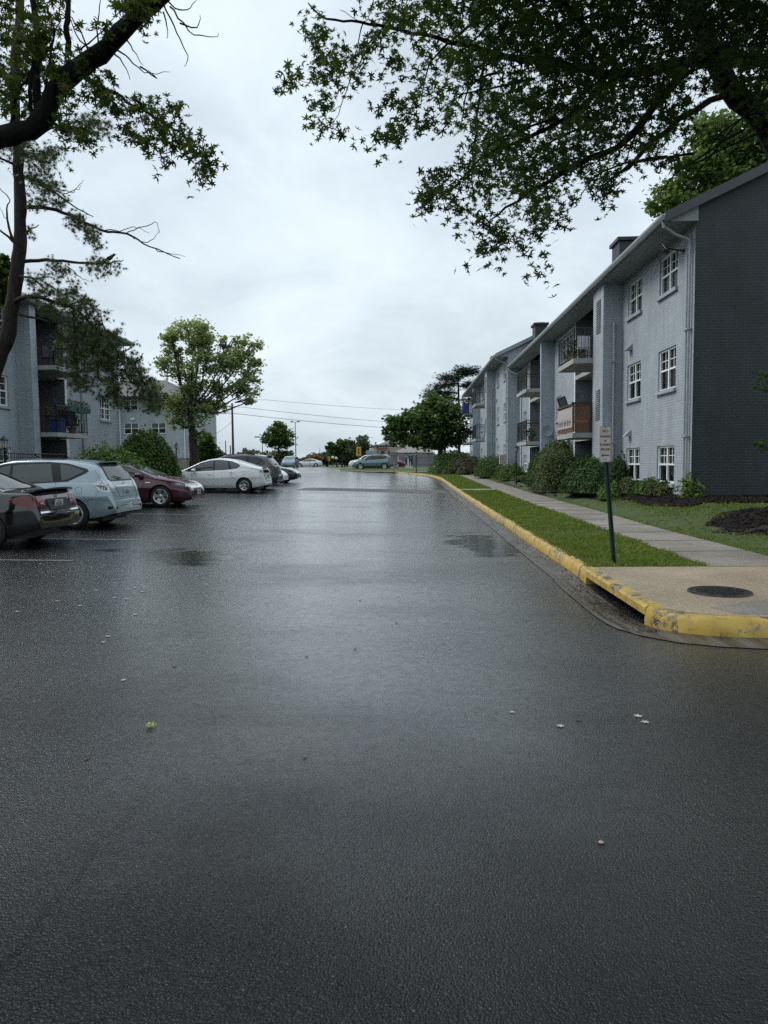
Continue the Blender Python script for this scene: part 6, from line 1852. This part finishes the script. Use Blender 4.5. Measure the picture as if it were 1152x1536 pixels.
# --- lantern posts
def lantern(loc,h,label):
    t=thing('lamp_post',label,'lamp post',loc,group='black lantern posts')
    mb=MB(); mb.lathe([(0,0),(.09,0),(.09,.06),(.055,.12),(.045,.3),(.036,.34),(.034,h-.46),(.05,h-.44),(.03,h-.40),(.06,h-.37),(.075,h-.35)],12); mb.build('post',M['iron'],t,smooth=40)
    mb=MB(); mb.lathe([(.06,h-.35),(.105,h-.12),(.105,h-.12)],6); l=mb.build('lamp_glass',M['lamp_glass'],t)
    mb=MB()
    for k in range(6):
        a=2*PI*k/6; mb.tube([(.064*math.cos(a),.064*math.sin(a),h-.35),(.11*math.cos(a),.11*math.sin(a),h-.12)],.008,4)
    mb.lathe([(.125,h-.125),(.13,h-.11),(.05,h-.02),(.02,h-.01),(.012,h+.03),(0,h+.05)],12); mb.build('lamp_cage',M['iron'],t,smooth=30)
    return t
g=P(774,726,38.0); lantern((g.x,38.0,right_z(g.x,38)),2.12,'black lantern post in the mulch bed beside the right pavement')
g=P(624.5,706,66.0); lantern((g.x,66.0,right_z(g.x,66)),2.0,'black lantern post far off beside the path with the walking person')
g=P(8,700,22.0); lantern((g.x,22.0,left_z(g.x,22)),2.05,'black lantern post at the left edge behind the wagon roof')
g=P(265,700,40.0); lantern((g.x,40.0,left_z(g.x,40)),2.2,'black lantern post beside the beige cabinet on the left')
# --- cabinets, bins
g=P(275,700,38.0)
t=thing('utility_cabinet','beige metal cabinet standing left of the leafy tree trunk','cabinet',(g.x,38.0,left_z(g.x,38)))
mb=MB(); mb.box(-.26,.26,-.2,.2,0,1.32); mb.build('body',M['beige_box'],t,bevel=.015)
mb=MB(); mb.box(-.28,.28,-.22,.22,1.322,1.36); mb.build('lid',M['beige_box'],t)
mb=MB(); mb.box(-.23,.23,-.212,-.203,.1,1.25); mb.build('door',M['beige_box'],t)
g=P(322,700,50.0)
t=thing('waste_container','dark green waste container behind the leafy tree','container',(g.x,50.0,left_z(-12,50)))
mb=MB(); mb.prism([(-.5,0),(.5,0),(.55,1.5),(-.55,1.5)],'y',-.5,.5); mb.build('body',M['bin_green'],t,bevel=.02)
mb=MB(); mb.box(-.58,.5,-.55,.55,1.51,1.58); mb.build('lid',M['lamp_glass'],t)
g=P(591,706,71.0)
t=thing('mailbox_cabinet','grey cluster mailbox cabinet on a pedestal by the far kerb','mailbox',(g.x,71.0,kz(0,71)+.15))
mb=MB(); mb.box(-.38,.38,-.25,.25,.75,2.0); mb.build('body',M['grey_box'],t,bevel=.02)
mb=MB(); mb.box(-.12,.12,-.12,.12,0,.75); mb.build('pedestal',M['conc_bal'],t)
mb=MB()
for k in range(4): mb.box(-.34,.34,-.258,-.252,.82+.29*k,1.07+.29*k)
mb.build('door',M['grey_box'],t)
t=thing('utility_cabinet','beige meter box on a stand by the pale gable of the farther building','cabinet',(5.9,45.2,right_z(5.9,45.2)))
mb=MB(); mb.box(-.22,.22,-.15,.15,.95,1.55); mb.build('body',M['beige_box'],t,bevel=.01)
mb=MB(); mb.tube([(0,0,0),(0,0,.95)],.03,6); mb.build('stand',M['grey_box'],t)
# --- poles, lamps, signs
g=P(350,690,95.0)
t=thing('utility_pole','tall dark wooden utility pole right of the leafy tree','pole',(g.x,95.0,1.0))
mb=MB(); mb.tube([(0,0,-.2),(.02,0,8.8)],[.17,.12],10); mb.build('pole',M['pole_wood'],t,smooth=60)
mb=MB(); mb.box(-.06,.06,-1.1,1.1,8.2,8.32); mb.build('cross_arm',M['pole_wood'],t)
mb=MB()
for y in (-1,-.4,.4,1): mb.lathe([(.05,8.32),(.06,8.40),(.03,8.46),(0,8.47)],8,M=Matrix.Translation((0,y,0)))
mb.build('insulator',M['lamp_glass'],t)
def mast(px,pt,pb,d,label,heads=(),r=.07,cat='street lamp',name='street_lamp'):
    a=P(px,pb,d); b=P(px,pt,d)
    t=thing(name,label,cat,(a.x,d,1.0)); H=b.z-1.0
    mb=MB(); mb.tube([(0,0,0),(0,0,H)],[r,r*.6],8); mb.build('pole',M['pole_metal'],t,smooth=60)
    for dx in heads:
        mb=MB(); mb.tube([(0,0,H-.05),(dx*.5,0,H)],.035,6); mb.box(min(dx*.4,dx),max(dx*.4,dx),-.18,.18,H-.02,H+.13); mb.build('lamp_head',M['pole_metal'],t)
mast(394,656,690,92.0,'double headed car park lamp left of the small round tree',(-.95,.95))
mast(444,633,696,108.0,'tall thin light mast right of the small round tree',(-.7,.7),.09)
mast(339,661,690,84.0,'short post with a dark sign back by the utility pole',(),.09,'post','post')
mast(346,668,690,80.0,'shorter post close beside the utility pole',(),.11,'post','post')
mast(465,680,698,118.0,'thin distant lamp post among the orange tinged trees',(.6,),.06)
mast(480,672,697,132.0,'thin distant pole between the far tree clumps',(),.07,'pole','pole')
mast(590,643,668,150.0,'distant pole above the shop roofs',(),.09,'pole','pole')
def yellow(px,py,d,size,label,pb):
    a=P(px,pb,d); b=P(px,py,d); t=thing('road_sign',label,'sign',(a.x,d,a.z))
    z=b.z-a.z; mb=MB(); mb.tube([(0,.03,0),(0,.03,z+.2)],.035,6); mb.build('post',M['pole_metal'],t)
    mb=MB(); s=size; mb.prism([(-s*.55,z-s),(s*.55,z-s),(s*.55,z+s),(-s*.55,z+s)],'y',-.012,.0); mb.build('sign_plate',M['yellow_sign'],t,bevel=.01)
    mb=MB(); mb.prism([(-s*.15,z-s*.6),(s*.15,z-s*.6),(s*.15,z+s*.15),(-s*.15,z+s*.15)],'y',-.018,-.013); mb.lathe([(0,0),(s*.2,0),(s*.2,.005),(0,.005)],10,M=Matrix.Translation((0,-.014,z+s*.45))@Matrix.Rotation(R(90),4,'X')); mb.build('symbol',M['sign_black'],t)
yellow(538.5,677,79.0,.5,'yellow warning sign on a thin post by the far kerb',706)
yellow(493.5,688,112.0,.35,'distant small yellow sign before the far tree clump',697)
for k,(x,lb) in enumerate(((499.5,'left of two distant white globe lamps'),(504.5,'right of two distant white globe lamps'))):
    d=104.0; a=P(x,698,d); b=P(x,686.5+k,d)
    t=thing('globe_lamp',lb,'lamp',(a.x,d,1.0))
    mb=MB(); mb.tube([(0,0,0),(0,0,b.z-1.0)],.05,6); mb.build('post',M['iron'],t)
    mb=MB(); mb.lathe([(0,-.24),(.17,-.17),(.24,0),(.17,.17),(0,.24)],12,M=Matrix.Translation((0,0,b.z-1.0))); mb.build('globe',M['lamp_glass'],t,smooth=60)
# cables: fixed between real poles
def cable(pts,label,sag=.3,r=.022):
    mb=MB(); out=[]
    for a,b in zip(pts[:-1],pts[1:]):
        a=Vector(a);b=Vector(b)
        for k in range(17):
            t=k/16; out.append(a.lerp(b,t)-Vector((0,0,sag*4*t*(1-t))))
    mb.tube(out,r,5,cap=False); tag(mb.build('overhead_cable',M['wire'],fix=False),label,'cable')
g=P(350,622,95)
cable([P(200,612,94),P(350,620,95),P(700,648,118),P(1000,660,140)],'lower overhead cable passing the utility pole',.35,.030)
cable([P(200,600,94),P(350,609,95),P(700,640,118),P(1000,655,140)],'middle overhead cable passing the utility pole',.35,.024)
cable([P(330,586,95),P(402,600,98),P(700,618,118),P(1000,640,140)],'highest overhead cable over the far end of the lane',.3,.018)
cable([P(320,652,94),P(350,630,95)],'short slack cable dropping left from the utility pole',.2,.018)
# --- shops, fence, walker
def shop():
    d=132.0; a=P(552,698,d); b=P(660,698,d)
    t=thing('shop_building','pale beige shop building with a stepped gable roof beyond the grey fence','shop',((a.x+b.x)/2,d,1.0))
    def bxz(nm,px0,px1,pt,pb,y0,y1,mat):
        p=P(px0,pt,d);q=P(px1,pb,d); mb=MB(); mb.box(p.x,q.x,y0,y1,max(.6,q.z),p.z); return world_part(mb.build(nm,M[mat],t,bevel=.03),t)
    bxz('wall',554,650,672,699,d,d+12,'stucco'); bxz('wing',550,566,676,699,d-2,d-.01,'trim_grey')
    bxz('wall',596,640,680,699,d-2.4,d-.01,'stucco_white')
    def gable(nm,x0,x1,yb,yt,dd,mat,th=.6):
        p0=P(x0,yb,dd);p1=P(x1,yb,dd);pm=P((x0+x1)/2,yt,dd); mb=MB(); mb.prism([(p0.x,p0.z),(p1.x,p1.z),(pm.x,pm.z)],'y',dd-th,dd+8); return world_part(mb.build(nm,M[mat],t),t)
    gable('roof',560,630,670,656,d-.05,'stucco'); gable('roof',588,652,679,666,d-2.5,'stucco_white')
    mb=MB(); p0=P(562,672,d);p1=P(596,666,d); mb.box(p0.x,p1.x,d-.9,d-.62,p1.z-.5,p1.z-.2); world_part(mb.build('cornice',M['fascia'],t),t)
    for k in range(3):
        bxz('arch_window',571+k*11,577+k*11,677,690,d-.12,d-.02,'carglass')
    for k in range(2): bxz('shop_window',602+k*16,611+k*16,686,697,d-2.55,d-2.42,'carglass')
    mb=MB(); 
    for k in range(4):
        p=P(566+k*4.2,673,d); mb.box(p.x,p.x+.32,d-.72,d-.66,p.z-.2,p.z+.35)
    world_part(mb.build('sign_letters',M['sign_red'],t),t)     # raised red characters, too far to be read
    bxz('teal_sign',610,615,677,684,d-2.9,d-2.75,'teal_sign')
    bxz('shop_sign',609.5,614,673,676,d-2.9,d-2.75,'paint_red')
shop()
for pa,pb_,lb in ((598,609,'short grey board fence left of the walking person'),(619,650,'grey board fence right of the walking person')):
    a=P(pa,700,94).x; b=P(pb_,700,94).x
    t=thing('board_fence',lb,'fence',((a+b)/2,94.0,1.0))
    mb=MB(); x=a; k=0
    while x<b-.1:
        mb.box(x,x+.135,93.95,93.988,1.0,2.62+.03*((k*7)%3)); x+=.15; k+=1
    mb.box(a,b,93.985,94.05,1.3,1.4); mb.box(a,b,93.985,94.05,2.2,2.3)
    world_part(mb.build('boards',M['fence_wood'],t),t)
# walker: one skinned body, clothes over it
def person():
    y=86.0; x=P(616,700,y).x; z=right_z(x,y)+.02
    t=thing('person','person in a dark teal top and navy trousers walking away along the far path','person',(x,y,z))
    def skin(name,verts,edges,rad,mat,root=0,sub=2):
        me=bpy.data.meshes.new(name); me.from_pydata(verts,edges,[]); o=bpy.data.objects.new(name,me); C.objects.link(o)
        m=o.modifiers.new('s','SKIN'); m.use_smooth_shade=True
        for i,r in enumerate(rad): me.skin_vertices[0].data[i].radius=(r,r) if not isinstance(r,tuple) else r
        me.skin_vertices[0].data[root].use_root=True
        s=o.modifiers.new('d','SUBSURF'); s.levels=s.render_levels=sub
        dg=bpy.context.evaluated_depsgraph_get(); dg.update()
        nm=bpy.data.meshes.new_from_object(o.evaluated_get(dg)); bpy.data.objects.remove(o)
        nm.materials.clear(); nm.materials.append(mat); nm.name=name
        return link(bpy.data.objects.new(name,nm),t)
    V=[(0,0,.95),(0,.0,1.10),(0,.01,1.28),(0,0,1.42),(0,.01,1.50),(0,.03,1.58),(0,.03,1.66),(0,.02,1.72),
       (.10,0,.90),(.11,.12,.52),(.11,.06,.10),(.11,.17,.04),(-.10,0,.90),(-.11,-.06,.50),(-.11,-.26,.14),(-.11,-.17,.05),
       (.17,0,1.40),(.24,-.06,1.13),(.23,.06,.90),(.225,.10,.80),(-.17,0,1.40),(-.24,.05,1.13),(-.24,.16,.92),(-.235,.21,.83)]
    E=[(0,1),(1,2),(2,3),(3,4),(4,5),(5,6),(6,7),(0,8),(8,9),(9,10),(10,11),(0,12),(12,13),(13,14),(14,15),(3,16),(16,17),(17,18),(18,19),(3,20),(20,21),(21,22),(22,23)]
    Rd=[(.14,.10),(.13,.095),(.15,.10),(.13,.085),.055,(.07,.085),(.075,.092),(.06,.07),.085,.06,.042,.04,.085,.06,.042,.04,.06,.045,.034,.036,.06,.045,.034,.036]
    skin('body',V,E,Rd,M['skin'])
    tv=[0,1,2,3,16,17,18,20,21,22]; mp={v:i for i,v in enumerate(tv)}
    skin('top',[V[i] for i in tv],[(mp[a],mp[b]) for a,b in E if a in mp and b in mp],[(.165,.125),(.155,.12),(.17,.125),(.15,.105),.075,.06,.05,.075,.06,.05],M['shirt_teal'])
    tv=[0,8,9,10,12,13,14]; mp={v:i for i,v in enumerate(tv)}
    skin('trousers',[V[i] for i in tv],[(mp[a],mp[b]) for a,b in E if a in mp and b in mp],[(.16,.12),.105,.08,.065,.105,.08,.065],M['trousers'])
    mb=MB(); mb.lathe([(0,.115),(.05,.105),(.082,.06),(.090,0),(.082,-.05),(.06,-.075)],14,M=Matrix.Translation((0,.012,1.675))@Matrix.Diagonal((1,1.15,1,1))); mb.build('hair',M['hair'],t,smooth=60)
    for sx,yy,zz in ((.11,.10,0),(-.11,-.24,.02)):
        mb=MB(); mb.prism([(-.10,0),(.15,0),(.16,.04),(.02,.10),(-.10,.10)],'x',sx-.045,sx+.045,M=Matrix.Translation((0,yy,zz))); mb.build('shoe',M['black'],t,bevel=.015)
person()

# --- litter on the road
def gp(px,py,up=.006):
    """ground point seen at a pixel"""
    lo,hi=1.0,60.0
    for _ in range(50):
        m=(lo+hi)/2; q=P(px,py,m)
        if q.z>road_z(q.x,m): lo=m
        else: hi=m
    q=P(px,py,lo); q.z=road_z(q.x,q.y)+up; return q
def leaf(px,py,size,mat,label,group,seed,tm=MAPLE,cat='leaf',name='fallen_leaf'):
    q=gp(px,py); r=random.Random(seed); a=r.uniform(0,6.28); mb=MB(); vs=[]
    for x,y in tm:
        X,Y=x*size,y*size; vs.append((q.x+X*math.cos(a)-Y*math.sin(a),q.y+X*math.sin(a)+Y*math.cos(a),q.z+.012*size*10*(abs(x)+.3*r.random())*.35))
    n=len(vs); vs+=[(v[0],v[1],v[2]-.0015) for v in vs]
    mb.add(vs,[tuple(range(n)),tuple(range(2*n-1,n-1,-1))]+[(i,i+n,(i+1)%n+n,(i+1)%n) for i in range(n)]); 
    o=mb.build(name,mat); tag(o,label,cat,group); return o
leaf(841,1090,.05,M['leaf_pale'],'pale curled leaf lying alone on the right foreground asphalt',None,1)
leaf(957,1075,.055,M['leaf_pale'],'upper of two pale leaves close together on the right asphalt',None,2)
leaf(968,1084,.055,M['leaf_pale'],'lower of two pale leaves close together on the right asphalt',None,3)
leaf(868,1081,.04,M['leaf_brown'],'small brownish leaf scrap right of the lone pale leaf',None,4)
leaf(768,1069,.035,M['leaf_pale'],'tiny pale leaf scrap in the middle of the asphalt',None,5)
for k,(x,y) in enumerate([(185,1021),(162,955),(120,909),(86,902),(190,899),(172,897),(202,882),(172,875),(213,888),(203,922),(26,918),(310,877),(155,964),(60,846),(345,848),(145,886)]):
    leaf(x,y,.055 if y<960 else .045,M['leaf_pale'],'pale fallen leaf among those scattered on the wet asphalt at left','pale leaves scattered at left',20+k)
for k,(x,y) in enumerate([(126,889),(460,985),(540,901),(262,1000),(92,858),(533,974),(458,1137),(340,871),(128,1140),(595,935)]):
    leaf(x,y,.035,M['leaf_brown'],'small dark leaf scrap among those scattered on the asphalt','dark leaf scraps on the asphalt',60+k)
q=gp(226,1092,.0)
t=thing('leaf_clump','crumpled yellow green leaf sprig lying on the left foreground asphalt','leaf',q)
rg=np.random.default_rng(2); p,_=in_ball(rg,26,(0,0,.015),(.032,.022,.014)); leaf_cloud('leaflets',p,OVAL,.026,M['leaf_yellow'],t,3,.3)
q=gp(902,1265,.0)
mb=MB(); rr=random.Random(4); n=10; vs=[]
for j,(r_,z) in enumerate([(.005,0),(.009,.003),(.010,.006),(.007,.009),(.0015,.010)]):
    for k in range(n): a=2*PI*k/n; e=r_*rr.uniform(.85,1.15); vs.append((q.x+e*1.3*math.cos(a),q.y+e*math.sin(a),q.z+z))
mb.add(vs,[(j*n+k,j*n+(k+1)%n,(j+1)*n+(k+1)%n,(j+1)*n+k) for j in range(4) for k in range(n)]); tag(mb.build('pebble',M['stone'],smooth=50),'small pale pebble on the right foreground asphalt','pebble')
# a white stone in the far bed
mb=MB(); g=P(748,719.5,46); z=right_z(5.8,44); mb.lathe([(0,0),(.22,.0),(.24,.06),(.12,.12),(0,.13)],9,M=Matrix.Translation((5.75,44.0,z))@Matrix.Diagonal((1.3,.8,1,1))); tag(mb.build('stone',M['trim'],smooth=50),'white stone on the dark bed near the lamp post','stone')

# ================================================================= camera, light, sky
cam=bpy.data.cameras.new('camera'); co=bpy.data.objects.new('camera',cam); C.objects.link(co)
cam.sensor_fit='VERTICAL'; cam.sensor_height=24; cam.sensor_width=18; cam.lens=24*F_PX/1536
cam.clip_start=.05; cam.clip_end=3000
Mc=CAM_M.to_4x4(); Mc.translation=(0,0,CAM_Z); co.matrix_world=Mc
bpy.context.scene.camera=co

SUN_EL,SUN_AZ=R(46),R(-78)        # azimuth from +y, negative = left
w=bpy.data.worlds.new('World'); bpy.context.scene.world=w; w.use_nodes=True
nt=w.node_tree; nd=nt.nodes; nd.clear()
def nn(k,**kw):
    x=nd.new(k)
    for a,b in kw.items(): setattr(x,a,b)
    return x
out=nn('ShaderNodeOutputWorld'); sky=nn('ShaderNodeTexSky',sky_type='NISHITA',sun_disc=False)
sky.sun_elevation=SUN_EL; sky.sun_rotation=SUN_AZ; sky.air_density=1.2; sky.dust_density=3.0
bg1=nn('ShaderNodeBackground'); bg1.inputs['Strength'].default_value=.08; nt.links.new(sky.outputs[0],bg1.inputs[0])
tc=nn('ShaderNodeTexCoord'); sp=nn('ShaderNodeSeparateXYZ'); nt.links.new(tc.outputs['Generated'],sp.inputs[0])
def mth(op,a,b=None):
    x=nn('ShaderNodeMath',operation=op)
    for i,q in enumerate((a,b)):
        if q is None: continue
        if hasattr(q,'node'): nt.links.new(q,x.inputs[i])
        else: x.inputs[i].default_value=q
    return x.outputs[0]
zc=mth('MAXIMUM',sp.outputs[2],0.0); den=mth('ADD',zc,.34)
cb=nn('ShaderNodeCombineXYZ'); nt.links.new(mth('DIVIDE',sp.outputs[0],den),cb.inputs[0]); nt.links.new(mth('DIVIDE',sp.outputs[1],den),cb.inputs[1])
def noi(scale,det,rough,dist,loc):
    m=nn('ShaderNodeMapping'); m.inputs['Location'].default_value=loc; nt.links.new(cb.outputs[0],m.inputs[0])
    x=nn('ShaderNodeTexNoise'); x.inputs['Scale'].default_value=scale; x.inputs['Detail'].default_value=det; x.inputs['Roughness'].default_value=rough; x.inputs['Distortion'].default_value=dist
    nt.links.new(m.outputs[0],x.inputs['Vector']); return x.outputs['Fac']
n1=noi(1.25,5,.5,.6,(3.1,1.7,0)); n2=noi(3.2,7,.6,.6,(8.2,4.4,0))
cl=mth('ADD',mth('MULTIPLY',n1,.66),mth('MULTIPLY',n2,.34))
rp=nn('ShaderNodeValToRGB'); e=rp.color_ramp.elements
CLOUD=[(.36,(.435,.505,.56)),(.46,(.51,.59,.645)),(.55,(.595,.675,.73)),(.66,(.67,.75,.795))]
while len(e)<len(CLOUD): e.new(.5)
for q,(p_,c_) in zip(e,CLOUD): q.position=p_; q.color=(*c_,1)
nt.links.new(cl,rp.inputs[0])
# overcast sky is darker at the horizon and brightest overhead
gr=nn('ShaderNodeValToRGB'); ge=gr.color_ramp.elements
GR=[(0.0,.78),(.10,.82),(.25,.86),(.55,.90),(.72,1.15),(1.0,1.35)]
while len(ge)<len(GR): ge.new(.5)
for q,(p_,c_) in zip(ge,GR): q.position=p_; q.color=(c_/2,c_/2,c_/2,1)
nt.links.new(zc,gr.inputs[0])
mx=nn('ShaderNodeMix',data_type='RGBA',blend_type='MULTIPLY'); mx.inputs[0].default_value=1; nt.links.new(rp.outputs[0],mx.inputs[6]); nt.links.new(gr.outputs[0],mx.inputs[7])
bg2=nn('ShaderNodeBackground'); bg2.inputs['Strength'].default_value=2.7; nt.links.new(mx.outputs[2],bg2.inputs[0])
ms=nn('ShaderNodeMixShader'); ms.inputs[0].default_value=.88
nt.links.new(bg1.outputs[0],ms.inputs[1]); nt.links.new(bg2.outputs[0],ms.inputs[2]); nt.links.new(ms.outputs[0],out.inputs[0])
sd=bpy.data.lights.new('sun','SUN'); sd.energy=1.5; sd.angle=R(28); sd.color=(1,.97,.93)
so=bpy.data.objects.new('sun',sd); C.objects.link(so)
dv=Vector((math.sin(SUN_AZ)*math.cos(SUN_EL),math.cos(SUN_AZ)*math.cos(SUN_EL),math.sin(SUN_EL)))
so.rotation_euler=dv.to_track_quat('Z','Y').to_euler(); so.location=dv*50

sc=bpy.context.scene
sc.view_settings.view_transform='Standard'; sc.view_settings.look='None'; sc.view_settings.exposure=.32; sc.view_settings.gamma=1
sc.render.engine='CYCLES'; sc.cycles.max_bounces=6; sc.cycles.diffuse_bounces=3; sc.cycles.glossy_bounces=3; sc.cycles.transparent_max_bounces=6; sc.cycles.transmission_bounces=3
sc.cycles.use_denoising=False; sc.cycles.caustics_reflective=False; sc.cycles.caustics_refractive=False
